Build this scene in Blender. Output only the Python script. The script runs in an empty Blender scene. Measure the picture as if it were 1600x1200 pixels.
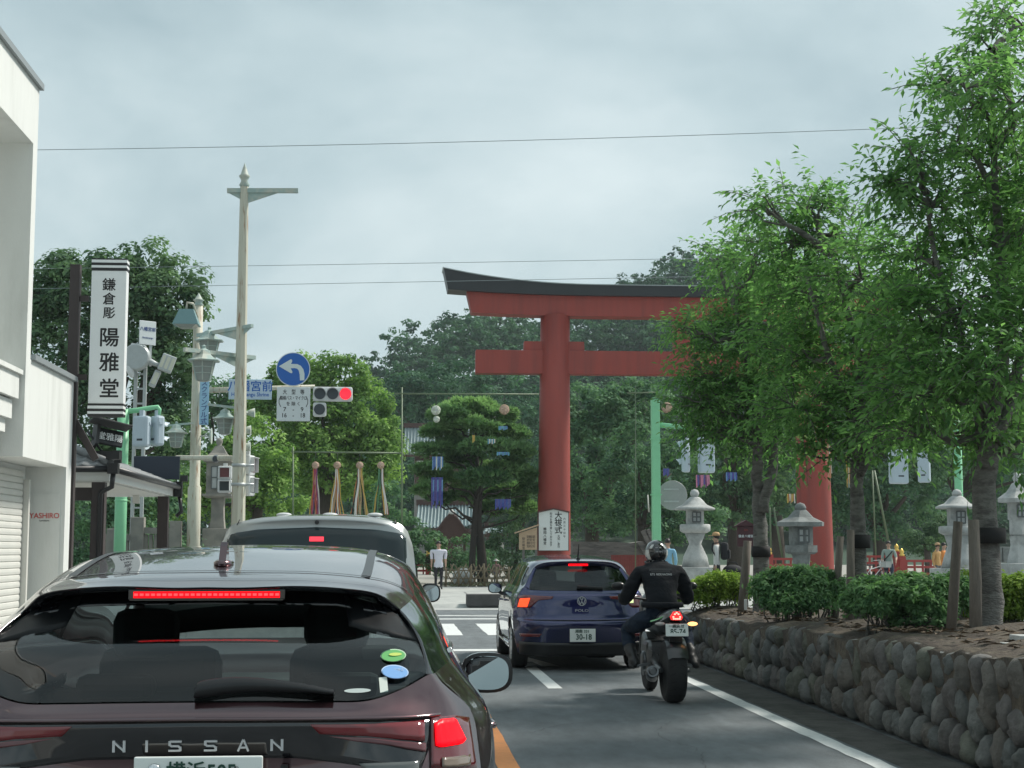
import bpy, bmesh, math, random
import numpy as np
from mathutils import Vector, Matrix, Euler

SC = bpy.context.scene
COL = SC.collection
random.seed(7)
RNG = np.random.default_rng(11)
R = math.radians

# ---------------------------------------------------------------- camera
FPX, EYE = 2404.0, 1.55
PITCH = math.atan(258 / FPX)
YAW = math.atan(183 / FPX * math.cos(PITCH))
cam_d = bpy.data.cameras.new('camera')
cam_d.sensor_width = 36.0
cam_d.lens = FPX / 1600 * 36
cam_d.clip_start = 0.1
cam_d.clip_end = 3000
cam = bpy.data.objects.new('camera', cam_d)
COL.objects.link(cam)
cam.location = (0, 0, EYE)
cam.rotation_euler = (R(90) + PITCH, 0, -YAW)
SC.camera = cam

# ---------------------------------------------------------------- sky, sun, exposure
SUN_EL, SUN_AZ = R(48), R(68)          # azimuth clockwise from +Y (right of the road, ahead)
w = bpy.data.worlds.new('World')
SC.world = w
w.use_nodes = True
nt = w.node_tree
nt.nodes.clear()
N = nt.nodes.new
out = N('ShaderNodeOutputWorld')
bg = N('ShaderNodeBackground')
bg.inputs['Strength'].default_value = 0.1
sky = N('ShaderNodeTexSky')
sky.sky_type = 'NISHITA'
sky.sun_disc = False
sky.sun_elevation = SUN_EL
sky.sun_rotation = SUN_AZ
sky.air_density = 1.0
sky.dust_density = 2.0
tc = N('ShaderNodeTexCoord')
sep = N('ShaderNodeSeparateXYZ')
nt.links.new(tc.outputs['Generated'], sep.inputs[0])
add = N('ShaderNodeMath'); add.operation = 'ADD'; add.inputs[1].default_value = 0.42
mx0 = N('ShaderNodeMath'); mx0.operation = 'MAXIMUM'; mx0.inputs[1].default_value = 0.0
nt.links.new(sep.outputs[2], mx0.inputs[0])
nt.links.new(mx0.outputs[0], add.inputs[0])
dx = N('ShaderNodeMath'); dx.operation = 'DIVIDE'
dy = N('ShaderNodeMath'); dy.operation = 'DIVIDE'
for d_, k in ((dx, 0), (dy, 1)):
    nt.links.new(sep.outputs[k], d_.inputs[0])
    nt.links.new(add.outputs[0], d_.inputs[1])
cmb = N('ShaderNodeCombineXYZ')
nt.links.new(dx.outputs[0], cmb.inputs[0])
nt.links.new(dy.outputs[0], cmb.inputs[1])
n1 = N('ShaderNodeTexNoise')
n1.inputs['Scale'].default_value = 1.9
n1.inputs['Detail'].default_value = 7
n1.inputs['Roughness'].default_value = 0.56
n1.inputs['Distortion'].default_value = 0.25
nt.links.new(cmb.outputs[0], n1.inputs['Vector'])
n2 = N('ShaderNodeTexNoise')
n2.inputs['Scale'].default_value = 1.0
n2.inputs['Detail'].default_value = 3
nt.links.new(cmb.outputs[0], n2.inputs['Vector'])
mixn = N('ShaderNodeMath'); mixn.operation = 'MULTIPLY_ADD'; mixn.inputs[1].default_value = 0.6
nt.links.new(n1.outputs['Fac'], mixn.inputs[0])
n2m = N('ShaderNodeMath'); n2m.operation = 'MULTIPLY'; n2m.inputs[1].default_value = 0.4
nt.links.new(n2.outputs['Fac'], n2m.inputs[0])
nt.links.new(n2m.outputs[0], mixn.inputs[2])
cr = N('ShaderNodeValToRGB')
cr.color_ramp.elements[0].position = 0.40
cr.color_ramp.elements[0].color = (0.255, 0.34, 0.368, 1)
cr.color_ramp.elements[1].position = 0.61
cr.color_ramp.elements[1].color = (0.51, 0.585, 0.595, 1)
e = cr.color_ramp.elements.new(0.5); e.color = (0.37, 0.458, 0.478, 1)
nt.links.new(mixn.outputs[0], cr.inputs['Fac'])
sc10 = N('ShaderNodeVectorMath'); sc10.operation = 'SCALE'; sc10.inputs['Scale'].default_value = 10.0
nt.links.new(cr.outputs['Color'], sc10.inputs[0])
mx = N('ShaderNodeMix'); mx.data_type = 'RGBA'; mx.inputs[0].default_value = 0.92
nt.links.new(sky.outputs['Color'], mx.inputs[6])
nt.links.new(sc10.outputs[0], mx.inputs[7])
nt.links.new(mx.outputs[2], bg.inputs['Color'])
nt.links.new(bg.outputs[0], out.inputs['Surface'])

sun_d = bpy.data.lights.new('sun', 'SUN')
sun_d.energy = 3.1
sun_d.angle = R(11)
sun_d.color = (1.0, 0.95, 0.87)
sun = bpy.data.objects.new('sun', sun_d)
COL.objects.link(sun)
sdir = Vector((math.sin(SUN_AZ) * math.cos(SUN_EL), math.cos(SUN_AZ) * math.cos(SUN_EL), math.sin(SUN_EL)))
sun.rotation_euler = (-sdir).to_track_quat('-Z', 'Y').to_euler()
sun.location = (30, 30, 60)

vs = SC.view_settings
SC.display_settings.display_device = 'sRGB'
vs.view_transform = 'Standard'
vs.look = 'None'
vs.exposure = 0.58
vs.gamma = 1.0
vs.use_curve_mapping = False
SC.cycles.max_bounces = 6
SC.cycles.transparent_max_bounces = 10
SC.cycles.volume_bounces = 0
HAZE = 0.0003

# ---------------------------------------------------------------- survey: where a sight line meets a plane Y = const or a height
_Rt = np.array([math.cos(YAW), -math.sin(YAW), 0.0])
_Fh = np.array([math.sin(YAW), math.cos(YAW), 0.0])
_U = np.array([0, 0, 1.0])
_Fw = _Fh * math.cos(PITCH) + _U * math.sin(PITCH)
_Up = -_Fh * math.sin(PITCH) + _U * math.cos(PITCH)
_C = np.array([0, 0, EYE])
def at(px, py, Y):
    d = _Fw * FPX + _Rt * (px - 800) + _Up * (600 - py)
    return Vector(_C + d * (Y / d[1]))
def gr(px, py, z=0.0):
    d = _Fw * FPX + _Rt * (px - 800) + _Up * (600 - py)
    return Vector(_C + d * ((z - EYE) / d[2]))
def ppm(Y):                                   # photo pixels per metre at distance Y
    return FPX / (Y * 1.0)

# ---------------------------------------------------------------- materials
MATS = {}
def mat(name, col, rough=0.6, metal=0.0, var=0.0, vscale=8.0, bump=0.0, bscale=40.0, coat=0.0,
        col2=None, fac2=(0.45, 0.6), scale2=3.0, stretch=None, spec=None, emit=None, estr=1.0, coat_rough=0.05, coat_ior=1.5):
    if name in MATS:
        return MATS[name]
    m = bpy.data.materials.new(name)
    m.use_nodes = True
    t = m.node_tree
    b = t.nodes['Principled BSDF']
    L = t.links.new
    b.inputs['Roughness'].default_value = rough
    b.inputs['Metallic'].default_value = metal
    if coat:
        b.inputs['Coat Weight'].default_value = coat
        b.inputs['Coat Roughness'].default_value = coat_rough
        b.inputs['Coat IOR'].default_value = coat_ior
    if spec is not None:
        b.inputs['Specular IOR Level'].default_value = spec
    if emit:
        b.inputs['Emission Color'].default_value = (*emit, 1)
        b.inputs['Emission Strength'].default_value = estr
    base = None
    crd = t.nodes.new('ShaderNodeTexCoord')
    vec = crd.outputs['Object']
    if stretch:
        mp = t.nodes.new('ShaderNodeMapping')
        mp.inputs['Scale'].default_value = stretch
        L(vec, mp.inputs['Vector'])
        vec = mp.outputs['Vector']
    rgb = t.nodes.new('ShaderNodeRGB')
    rgb.outputs[0].default_value = (*col, 1)
    base = rgb.outputs[0]
    if col2:
        nz = t.nodes.new('ShaderNodeTexNoise')
        nz.inputs['Scale'].default_value = scale2
        nz.inputs['Detail'].default_value = 6
        nz.inputs['Roughness'].default_value = 0.65
        L(vec, nz.inputs['Vector'])
        rp = t.nodes.new('ShaderNodeMapRange')
        rp.inputs['From Min'].default_value = fac2[0]
        rp.inputs['From Max'].default_value = fac2[1]
        L(nz.outputs['Fac'], rp.inputs['Value'])
        mm = t.nodes.new('ShaderNodeMix'); mm.data_type = 'RGBA'
        L(rp.outputs[0], mm.inputs[0])
        L(base, mm.inputs[6])
        mm.inputs[7].default_value = (*col2, 1)
        base = mm.outputs[2]
    if var:
        nz = t.nodes.new('ShaderNodeTexNoise')
        nz.inputs['Scale'].default_value = vscale
        nz.inputs['Detail'].default_value = 8
        nz.inputs['Roughness'].default_value = 0.7
        L(vec, nz.inputs['Vector'])
        rp = t.nodes.new('ShaderNodeMapRange')
        rp.inputs['From Min'].default_value = 0.25
        rp.inputs['From Max'].default_value = 0.75
        rp.inputs['To Min'].default_value = 1 - var
        rp.inputs['To Max'].default_value = 1 + var
        L(nz.outputs['Fac'], rp.inputs['Value'])
        vm = t.nodes.new('ShaderNodeVectorMath'); vm.operation = 'SCALE'
        L(base, vm.inputs[0])
        L(rp.outputs[0], vm.inputs['Scale'])
        base = vm.outputs[0]
    L(base, b.inputs['Base Color'])
    if bump:
        nz = t.nodes.new('ShaderNodeTexNoise')
        nz.inputs['Scale'].default_value = bscale
        nz.inputs['Detail'].default_value = 6
        L(vec, nz.inputs['Vector'])
        bp = t.nodes.new('ShaderNodeBump')
        bp.inputs['Strength'].default_value = bump
        bp.inputs['Distance'].default_value = 0.02
        L(nz.outputs['Fac'], bp.inputs['Height'])
        L(bp.outputs[0], b.inputs['Normal'])
    MATS[name] = m
    return m

def leaf_mat(name, dark, light, trans=0.35, rough=0.65, cool=1.65):
    """foliage: the leaf's own colour varies leaf by leaf (mesh attribute 'tint'), light shines through a little"""
    if name in MATS:
        return MATS[name]
    dark = (dark[0] * 1.06, dark[1] * 1.06, dark[2] * cool); light = (light[0] * 1.02, light[1] * 1.06, light[2] * cool)
    m = bpy.data.materials.new(name)
    m.use_nodes = True
    t = m.node_tree
    L = t.links.new
    b = t.nodes['Principled BSDF']
    o = t.nodes['Material Output']
    at_ = t.nodes.new('ShaderNodeAttribute'); at_.attribute_name = 'tint'
    mm = t.nodes.new('ShaderNodeMix'); mm.data_type = 'RGBA'
    mm.inputs[6].default_value = (*dark, 1)
    mm.inputs[7].default_value = (*light, 1)
    L(at_.outputs['Fac'], mm.inputs[0])
    L(mm.outputs[2], b.inputs['Base Color'])
    b.inputs['Roughness'].default_value = rough
    b.inputs['Specular IOR Level'].default_value = 0.1
    tr = t.nodes.new('ShaderNodeBsdfTranslucent')
    ms = t.nodes.new('ShaderNodeVectorMath'); ms.operation = 'MULTIPLY'
    ms.inputs[1].default_value = (1.15, 1.35, 0.85)
    L(mm.outputs[2], ms.inputs[0])
    L(ms.outputs[0], tr.inputs['Color'])
    mix = t.nodes.new('ShaderNodeMixShader')
    mix.inputs[0].default_value = trans
    L(b.outputs[0], mix.inputs[1])
    L(tr.outputs[0], mix.inputs[2])
    L(mix.outputs[0], o.inputs['Surface'])
    MATS[name] = m
    return m

def glass_mat(name, tint, refl=1.0, rough=0.02):
    if name in MATS:
        return MATS[name]
    m = bpy.data.materials.new(name)
    m.use_nodes = True
    t = m.node_tree
    t.nodes.remove(t.nodes['Principled BSDF'])
    o = t.nodes['Material Output']
    tr = t.nodes.new('ShaderNodeBsdfTransparent'); tr.inputs['Color'].default_value = (*tint, 1)
    gl = t.nodes.new('ShaderNodeBsdfGlossy'); gl.inputs['Roughness'].default_value = rough
    gl.inputs['Color'].default_value = (refl, refl, refl, 1)
    fr = t.nodes.new('ShaderNodeFresnel'); fr.inputs['IOR'].default_value = 1.55
    mx_ = t.nodes.new('ShaderNodeMixShader')
    t.links.new(fr.outputs[0], mx_.inputs[0])
    t.links.new(tr.outputs[0], mx_.inputs[1])
    t.links.new(gl.outputs[0], mx_.inputs[2])
    t.links.new(mx_.outputs[0], o.inputs['Surface'])
    MATS[name] = m
    return m

# ---------------------------------------------------------------- mesh builder
class MB:
    def __init__(s):
        s.v = []; s.f = []; s.sm = []
    def _a(s, vs_, fs, smooth=False):
        o = len(s.v)
        s.v.extend([tuple(p) for p in vs_])
        s.f.extend([tuple(i + o for i in f) for f in fs])
        s.sm.extend([smooth] * len(fs))
        return s
    def box(s, c, d, rot=None, taper=1.0, bev=0.0):
        hx, hy, hz = d[0] / 2, d[1] / 2, d[2] / 2
        if bev > 0:
            bm = bmesh.new()
            bmesh.ops.create_cube(bm, size=1.0)
            for v in bm.verts:
                v.co = Vector((v.co.x * d[0], v.co.y * d[1], v.co.z * d[2]))
            bmesh.ops.bevel(bm, geom=bm.edges[:], offset=bev, segments=2, affect='EDGES', profile=0.5)
            P = [v.co.copy() for v in bm.verts]
            bm.verts.index_update()
            F = [[v.index for v in f.verts] for f in bm.faces]
            bm.free()
        else:
            P = []
            for z in (-hz, hz):
                k = taper if z > 0 else 1.0
                P += [Vector((-hx * k, -hy * k, z)), Vector((hx * k, -hy * k, z)), Vector((hx * k, hy * k, z)), Vector((-hx * k, hy * k, z))]
            F = [(0, 3, 2, 1), (4, 5, 6, 7), (0, 1, 5, 4), (1, 2, 6, 5), (2, 3, 7, 6), (3, 0, 4, 7)]
        if rot is not None:
            M = Euler(rot).to_matrix() if not isinstance(rot, Matrix) else rot
            P = [M @ p for p in P]
        return s._a([p + Vector(c) for p in P], F)
    def bar(s, p0, p1, w_, h_):
        p0, p1 = Vector(p0), Vector(p1)
        d = p1 - p0
        q = d.to_track_quat('Y', 'Z').to_matrix()
        return s.box((p0 + p1) / 2, (w_, d.length, h_), q)
    def tube(s, pts, rad, n=10, caps=True):
        pts = [Vector(p) for p in pts]
        if not hasattr(rad, '__len__'):
            rad = [rad] * len(pts)
        P = []; F = []
        up = None
        for i, p in enumerate(pts):
            if i == 0: d = pts[1] - pts[0]
            elif i == len(pts) - 1: d = pts[-1] - pts[-2]
            else: d = (pts[i + 1] - pts[i]).normalized() + (pts[i] - pts[i - 1]).normalized()
            d.normalize()
            if up is None:
                up = Vector((0, 0, 1)) if abs(d.z) < 0.9 else Vector((1, 0, 0))
            a = d.cross(up).normalized(); b = a.cross(d).normalized()
            up = b
            for k in range(n):
                t = 2 * math.pi * k / n
                P.append(p + (a * math.cos(t) + b * math.sin(t)) * rad[i])
        for i in range(len(pts) - 1):
            for k in range(n):
                F.append((i * n + k, i * n + (k + 1) % n, (i + 1) * n + (k + 1) % n, (i + 1) * n + k))
        s._a(P, F, True)
        if caps:
            o = len(s.v) - len(P)
            s.f.append(tuple(o + k for k in range(n))[::-1]); s.sm.append(False)
            s.f.append(tuple(o + (len(pts) - 1) * n + k for k in range(n))); s.sm.append(False)
        return s
    def lathe(s, prof, n=24, c=(0, 0, 0), axis='Z', smooth=True, phase=0.0):
        P = []; F = []
        for (r, z) in prof:
            for k in range(n):
                t = 2 * math.pi * k / n + phase
                if axis == 'Z': q = (r * math.cos(t), r * math.sin(t), z)
                elif axis == 'X': q = (z, r * math.cos(t), r * math.sin(t))
                else: q = (r * math.cos(t), z, r * math.sin(t))
                P.append((q[0] + c[0], q[1] + c[1], q[2] + c[2]))
        for i in range(len(prof) - 1):
            for k in range(n):
                F.append((i * n + k, i * n + (k + 1) % n, (i + 1) * n + (k + 1) % n, (i + 1) * n + k))
        F2 = []
        if prof[0][0] > 1e-4: F2.append(tuple(range(n))[::-1])
        if prof[-1][0] > 1e-4: F2.append(tuple((len(prof) - 1) * n + k for k in range(n)))
        o = len(s.v)
        s._a(P, F, smooth)
        for f in F2:
            s.f.append(tuple(o + i for i in f)); s.sm.append(False)
        return s
    def ell(s, c, r, n=12, m=8, rot=None):
        P = []; F = []
        M = Euler(rot).to_matrix() if rot else Matrix.Identity(3)
        for i in range(m + 1):
            a = math.pi * i / m
            for k in range(n):
                t = 2 * math.pi * k / n
                P.append(M @ Vector((r[0] * math.sin(a) * math.cos(t), r[1] * math.sin(a) * math.sin(t), r[2] * math.cos(a))) + Vector(c))
        for i in range(m):
            for k in range(n):
                F.append((i * n + k, (i + 1) * n + k, (i + 1) * n + (k + 1) % n, i * n + (k + 1) % n))
        return s._a(P, F, True)
    def prism(s, outline, depth, axis='Y', o0=0.0):
        """2-D outline extruded: axis Y takes (x, z), axis X takes (y, z), axis Z takes (x, y)"""
        n = len(outline); P = []
        for d in (o0, o0 + depth):
            for a, b in outline:
                P.append((a, d, b) if axis == 'Y' else (d, a, b) if axis == 'X' else (a, b, d))
        F = [tuple(range(n)), tuple(range(n, 2 * n))[::-1]]
        F += [(i, i + n, (i + 1) % n + n, (i + 1) % n) for i in range(n)]
        return s._a(P, F)
    def grid(s, P, smooth=True, flip=False):
        nu, nv = len(P), len(P[0])
        F = []
        for i in range(nu - 1):
            for j in range(nv - 1):
                f = (i * nv + j, i * nv + j + 1, (i + 1) * nv + j + 1, (i + 1) * nv + j)
                F.append(f[::-1] if flip else f)
        return s._a([tuple(p) for row in P for p in row], F, smooth)
    def quad(s, a, b, c, d):
        return s._a([a, b, c, d], [(0, 1, 2, 3)])
    def build(s, name, m, parent=None, fix=True, merge=0.0, loc=None):
        me = bpy.data.meshes.new(name)
        me.from_pydata(s.v, [], s.f)
        me.polygons.foreach_set('use_smooth', s.sm)
        if fix or merge:
            bm = bmesh.new(); bm.from_mesh(me)
            if merge:
                bmesh.ops.remove_doubles(bm, verts=bm.verts[:], dist=merge)
            if fix:
                bmesh.ops.recalc_face_normals(bm, faces=bm.faces[:])
            bm.to_mesh(me); bm.free()
        me.update()
        o = bpy.data.objects.new(name, me)
        COL.objects.link(o)
        if isinstance(m, (list, tuple)):
            for x in m: me.materials.append(x)
        elif m is not None:
            me.materials.append(m)
        if parent is not None: o.parent = parent
        if loc is not None: o.location = loc
        return o

def tag(o, label, cat, group=None, kind=None):
    o['label'] = label; o['category'] = cat
    if group: o['group'] = group
    if kind: o['kind'] = kind
    return o
def thing(name, label, cat, loc=(0, 0, 0), rz=0.0, group=None):
    o = bpy.data.objects.new(name, None)
    o.empty_display_size = 0.2
    COL.objects.link(o)
    o.location = loc; o.rotation_euler = (0, 0, rz)
    return tag(o, label, cat, group)
def setting(o):
    o['kind'] = 'structure'
    return o
def copy_tree(o, parent=None):
    c = o.copy(); COL.objects.link(c)
    if parent is not None: c.parent = parent
    for ch in list(o.children): copy_tree(ch, c)
    return c

FONT = None
def text(body, size, m, parent=None, loc=(0, 0, 0), rot=(R(90), 0, 0), depth=0.0015, bold=0.0, sx=1.0, name='lettering', line=1.0, align='CENTER'):
    cu = bpy.data.curves.new(name, 'FONT')
    cu.body = body
    cu.size = size
    cu.align_x = align
    cu.align_y = 'CENTER'
    cu.extrude = depth
    cu.space_line = line
    cu.resolution_u = 3
    tmp = bpy.data.objects.new('text_source', cu)
    COL.objects.link(tmp)
    dg = bpy.context.evaluated_depsgraph_get()
    me = bpy.data.meshes.new_from_object(tmp.evaluated_get(dg))
    bpy.data.objects.remove(tmp); bpy.data.curves.remove(cu)
    if bold > 0:                                   # heavier strokes: the glyph repeated a hair to each side
        n_ = len(me.vertices); V = np.empty(n_ * 3, np.float32); me.vertices.foreach_get('co', V); V = V.reshape(-1, 3)
        F = [tuple(p.vertices) for p in me.polygons]; b_ = min(bold, .03) * size * .55
        VV = []; FF = []
        for i, (ox, oy) in enumerate(((-b_, 0), (b_, 0), (0, b_), (0, -b_))):
            VV.append(V + np.array([ox, oy, .00025 * i])); FF += [tuple(v + n_ * i for v in f) for f in F]
        bpy.data.meshes.remove(me); me = bpy.data.meshes.new(name)
        me.from_pydata(np.vstack(VV).tolist(), [], FF)
    me.name = name
    o = bpy.data.objects.new(name, me)
    COL.objects.link(o)
    me.materials.clear(); me.materials.append(m)
    o.rotation_euler = rot; o.location = loc; o.scale = (sx, 1, 1)
    if parent is not None: o.parent = parent
    return o

def catmull(pts, n):
    """dense Catmull-Rom through pts (k x 3) -> n samples, end points kept"""
    P = np.asarray(pts, float)
    k = len(P)
    Q = np.vstack([2 * P[0] - P[1], P, 2 * P[-1] - P[-2]])
    u = np.linspace(0, k - 1, n)
    i = np.minimum(u.astype(int), k - 2); t = (u - i)[:, None]
    a, b, c, d = Q[i], Q[i + 1], Q[i + 2], Q[i + 3]
    return 0.5 * (2 * b + (c - a) * t + (2 * a - 5 * b + 4 * c - d) * t ** 2 + (3 * b - a - 3 * c + d) * t ** 3)
def surf(rows, per_u=6, per_v=4, smooth_u=True, smooth_v=True):
    """rows: list of equal-length point lists -> dense numpy grid; knots stay on the surface"""
    rows = np.asarray(rows, float)
    nu = (rows.shape[0] - 1) * per_u + 1; nv = (rows.shape[1] - 1) * per_v + 1
    lin = lambda p, n: np.stack([np.interp(np.linspace(0, len(p) - 1, n), np.arange(len(p)), np.asarray(p)[:, c]) for c in range(3)], 1)
    A = np.stack([(catmull if smooth_v else lin)(r, nv) for r in rows])
    return np.stack([(catmull if smooth_u else lin)(A[:, j], nu) for j in range(nv)], 1)
def mirror_rows(rows):
    """rows given from the centre line (x = 0) out to the right: add the left half"""
    return [[(-x, y, z) for (x, y, z) in r[:0:-1]] + list(r) for r in rows]
# ================================================================ GROUND AND ROADS
M_asph = mat('asphalt', (0.145, 0.163, 0.172), 0.85, var=0.30, vscale=3.2, bump=0.6, bscale=140, col2=(0.108, 0.124, 0.132), scale2=0.5, fac2=(0.42, 0.60), stretch=(1.6, .55, 1))
M_paint = mat('road_paint_white', (0.62, 0.64, 0.63), 0.7, var=0.12, vscale=14, col2=(0.36, 0.37, 0.37), scale2=9, fac2=(0.56, 0.74), bump=0.2, bscale=120)
M_orange = mat('road_paint_orange', (0.62, 0.24, 0.07), 0.7, var=0.12, vscale=14, col2=(0.34, 0.17, 0.09), scale2=8, fac2=(0.56, 0.74))
M_pave = mat('pale_paving', (0.40, 0.41, 0.39), 0.85, var=0.14, vscale=3, col2=(0.33, 0.34, 0.33), scale2=0.8, bump=0.2, bscale=60)
M_walk = mat('grey_paving', (0.30, 0.30, 0.29), 0.85, var=0.15, vscale=4, bump=0.3, bscale=60)
M_kerb = mat('kerb_stone', (0.36, 0.37, 0.36), 0.85, var=0.15, vscale=9, bump=0.3, bscale=50)
M_soil = mat('soil', (0.055, 0.042, 0.032), 0.95, var=0.5, vscale=18, bump=1.0, bscale=30, col2=(0.085, 0.070, 0.05), scale2=5)
M_dirt = mat('shrine_ground', (0.30, 0.29, 0.26), 0.95, var=0.2, vscale=2, bump=0.4, bscale=20)

def sheet(name, x0, x1, y0, y1, z, m, nx=1, ny=1):
    b = MB()
    P = [[(x0 + (x1 - x0) * i / nx, y0 + (y1 - y0) * j / ny, z) for j in range(ny + 1)] for i in range(nx + 1)]
    b.grid(P, smooth=False, flip=True)
    o = b.build(name, m, fix=False)
    for p in o.data.polygons:
        if p.normal.z < 0: o.data.flip_normals(); break
    return setting(o)

sheet('ground', -490, 490, -190, 690, -0.02, M_dirt, 4, 4)
sheet('road', -70, 90, -30, 41.0, 0.0, M_asph, 16, 14)
def mark(name, pts, z, m):
    b = MB(); b._a([(x, y, z) for x, y in pts], [tuple(range(len(pts)))])
    o = b.build(name, m, fix=False)
    if o.data.polygons[0].normal.z < 0: o.data.flip_normals()
    return setting(o)
def wob(x0, x1, y0, y1, n=26, a=0.008):
    """a painted stripe whose edges waver a little"""
    r = random.Random(int(x0 * 100 + y0 * 7))
    L = [(x0 + r.uniform(-a, a), y0 + (y1 - y0) * i / n) for i in range(n + 1)]
    Rr = [(x1 + r.uniform(-a, a), y0 + (y1 - y0) * i / n) for i in range(n + 1)]
    return L + Rr[::-1]
sheet('road_edge', 3.62, 4.1, 3, 23.4, 0.003, mat('road_grit', (0.088, 0.085, 0.078), .95, var=.35, vscale=7, bump=.8, bscale=60, col2=(.05, .052, .045), scale2=2.2, fac2=(.45, .62)), 1, 20)
for i, pts in enumerate(([(1.15, 13.2), (1.6, 13.9), (2.3, 14.1), (3.3, 14.9)], [(2.2, 11.0), (2.35, 12.0), (2.2, 13.0), (2.5, 14.0)], [(1.0, 16.6), (2.0, 16.4), (3.4, 16.9)], [(.95, 25.4), (2.2, 25.7), (4, 25.5)], [(-2, 33), (1, 32.9), (5, 33.3)])):
    c_ = catmull(np.array([(x, y, 0) for x, y in pts]), 40); rr_ = np.random.default_rng(i)
    c_[:, :2] += rr_.normal(0, .018, (40, 2)); w_ = rr_.uniform(.001, .003, 40)
    tg = np.gradient(c_[:, :2], axis=0); nn_ = np.stack([-tg[:, 1], tg[:, 0]], 1); nn_ /= np.linalg.norm(nn_, axis=1)[:, None] + 1e-6
    b = MB(); b.grid([[(c_[k, 0] + s_ * nn_[k, 0] * w_[k], c_[k, 1] + s_ * nn_[k, 1] * w_[k], .0045) for s_ in (-1, 1)] for k in range(40)], smooth=False)
    setting(b.build('road_crack', mat('crack_dark', (.035, .036, .037), .95)))
mark('lane_line', wob(0.745, 0.905, 4, 24.0, 60), 0.004, M_orange)
mark('edge_line', wob(3.42, 3.58, 3, 19.2, 60), 0.004, M_paint)
mark('stop_line', [(0.75, 23.75), (3.55, 23.75), (3.55, 24.22), (0.75, 24.22)], 0.004, M_paint)
mark('stop_line', [(-2.1, 18.3), (0.74, 18.3), (0.74, 18.75), (-2.1, 18.75)], 0.004, M_paint)
# direction arrow in the right lane: a straight shaft and a barbed head under the hatchback
mark('lane_arrow', [(1.72, 17.35), (1.88, 17.35), (1.88, 20.6), (1.72, 20.6)], 0.004, M_paint)
mark('lane_arrow_head', [(1.80, 22.9), (1.42, 20.8), (1.66, 20.85), (1.70, 21.4), (1.90, 21.4), (1.95, 20.62), (2.22, 20.5), (2.10, 21.2)], 0.008, M_paint)
k = 0
for i in range(-12, 22):
    x0 = 0.82 + 0.9 * i - 0.03
    mark('crossing_stripe', wob(x0, x0 + 0.45, 28.1, 32.4, 10, 0.01), 0.004, M_paint)
for (y0, y1) in ((34.4, 34.85), (36.3, 36.55)):
    mark('crossing_edge_line', [(-9, y0), (14, y0), (14, y1), (-9, y1)], 0.004, M_paint)
mark('crossing_diagonal_line', [(0.8, 36.2), (1.3, 36.2), (9.3, 33.5), (8.8, 33.5)], 0.008, M_paint)
sheet('gutter', -70, 90, 39.6, 41.0, 0.006, M_kerb, 8, 1)
# far side: kerb, pale apron, shrine forecourt
b = MB()
b._a([(-70, 41, 0), (90, 41, 0), (90, 41.25, 0.10), (-70, 41.25, 0.10)], [(0, 1, 2, 3)])
b._a([(-70, 41.25, 0.10), (90, 41.25, 0.10), (90, 58.4, 0.14), (-70, 58.4, 0.14)], [(0, 1, 2, 3)])
setting(b.build('pavement', M_pave))
for y in (46.5, 51.7):
    mark('paving_joint', [(-40, y), (60, y), (60, y + .06), (-40, y + .06)], 0.135, mat('joint', (0.2, 0.2, 0.2), 0.9))
for i in range(-10, 22):
    x = 0.4 + i * 1.9
    mark('paving_joint', [(x, 46.5), (x + .03, 46.5), (x + .03, 51.7), (x, 51.7)], 0.135, MATS['joint'])
sheet('forecourt', -70, 90, 58.4, 140, 0.05, M_dirt, 6, 4)
# left pavement with kerb
b = MB()
b.box((-33, 5.5, 0.06), (60.4, 51, 0.12))
setting(b.build('left_pavement', M_walk))
b = MB()
for i in range(30):
    y = -18 + i * 1.65
    if y > 29: break
    b.box((-2.72, y + 0.8, 0.065), (0.18, 1.62, 0.135), bev=0.012)
setting(b.build('left_kerb', M_kerb))
# dark stone kerb block on the far pavement
t = thing('stone_block', 'low dark stone kerb block lying on the far pavement beside the blue hatchback', 'kerb block', (2.9, 41.2, 0.0))
bb = MB()
bb.box((0, 0, 0.2), (2.0, 0.5, 0.33), bev=0.03)
bb.build('block', mat('dark_stone', (0.075, 0.072, 0.072), 0.9, var=0.3, vscale=6, bump=0.5, bscale=20), t)

# ================================================================ STONE RETAINING WALL of the raised path, with its planting bed
WX, WY0, WY1 = 4.06, 7.4, 22.4
def wall_top(y):
    return 0.62 + (22.4 - y) * 0.017 + 0.02 * math.sin(y * 2.1) + 0.012 * math.sin(y * 5.3)
wall = thing('stone_wall', 'low retaining wall of rounded grey field stones along the right side of the road', 'stone wall', (WX, 0, 0))
M_mortar = mat('wall_earth', (0.05, 0.047, 0.042), 0.95, var=0.4, vscale=10, bump=0.8, bscale=25)
bb = MB()
ys = np.linspace(WY0, WY1, 50)
P = [[(0.16, y, -0.02), (0.10, y, wall_top(y) * .5), (0.13, y, wall_top(y) - .07), (0.6, y, wall_top(y) - .05), (0.9, y, wall_top(y) - 0.12)] for y in ys]
bb.grid(P)
bb.box((0.5, WY1 + 0.0, 0.26), (0.8, 0.2, 0.6))
bb.build('backing', M_mortar, wall)
stone_m = [mat('stone_%s' % n, c, 0.88, var=0.28, vscale=7, bump=0.9, bscale=22, col2=c2, scale2=4, fac2=(0.5, 0.68)) for n, c, c2 in (
    ('slate', (0.112, 0.12, 0.117), (0.062, 0.068, 0.062)), ('brown', (0.122, 0.114, 0.102), (0.068, 0.066, 0.06)),
    ('grey', (0.145, 0.15, 0.144), (0.082, 0.09, 0.085)), ('mauve', (0.115, 0.109, 0.105), (0.17, 0.17, 0.158)), ('olive', (0.105, 0.112, 0.09), (0.165, 0.167, 0.14)))]
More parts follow.
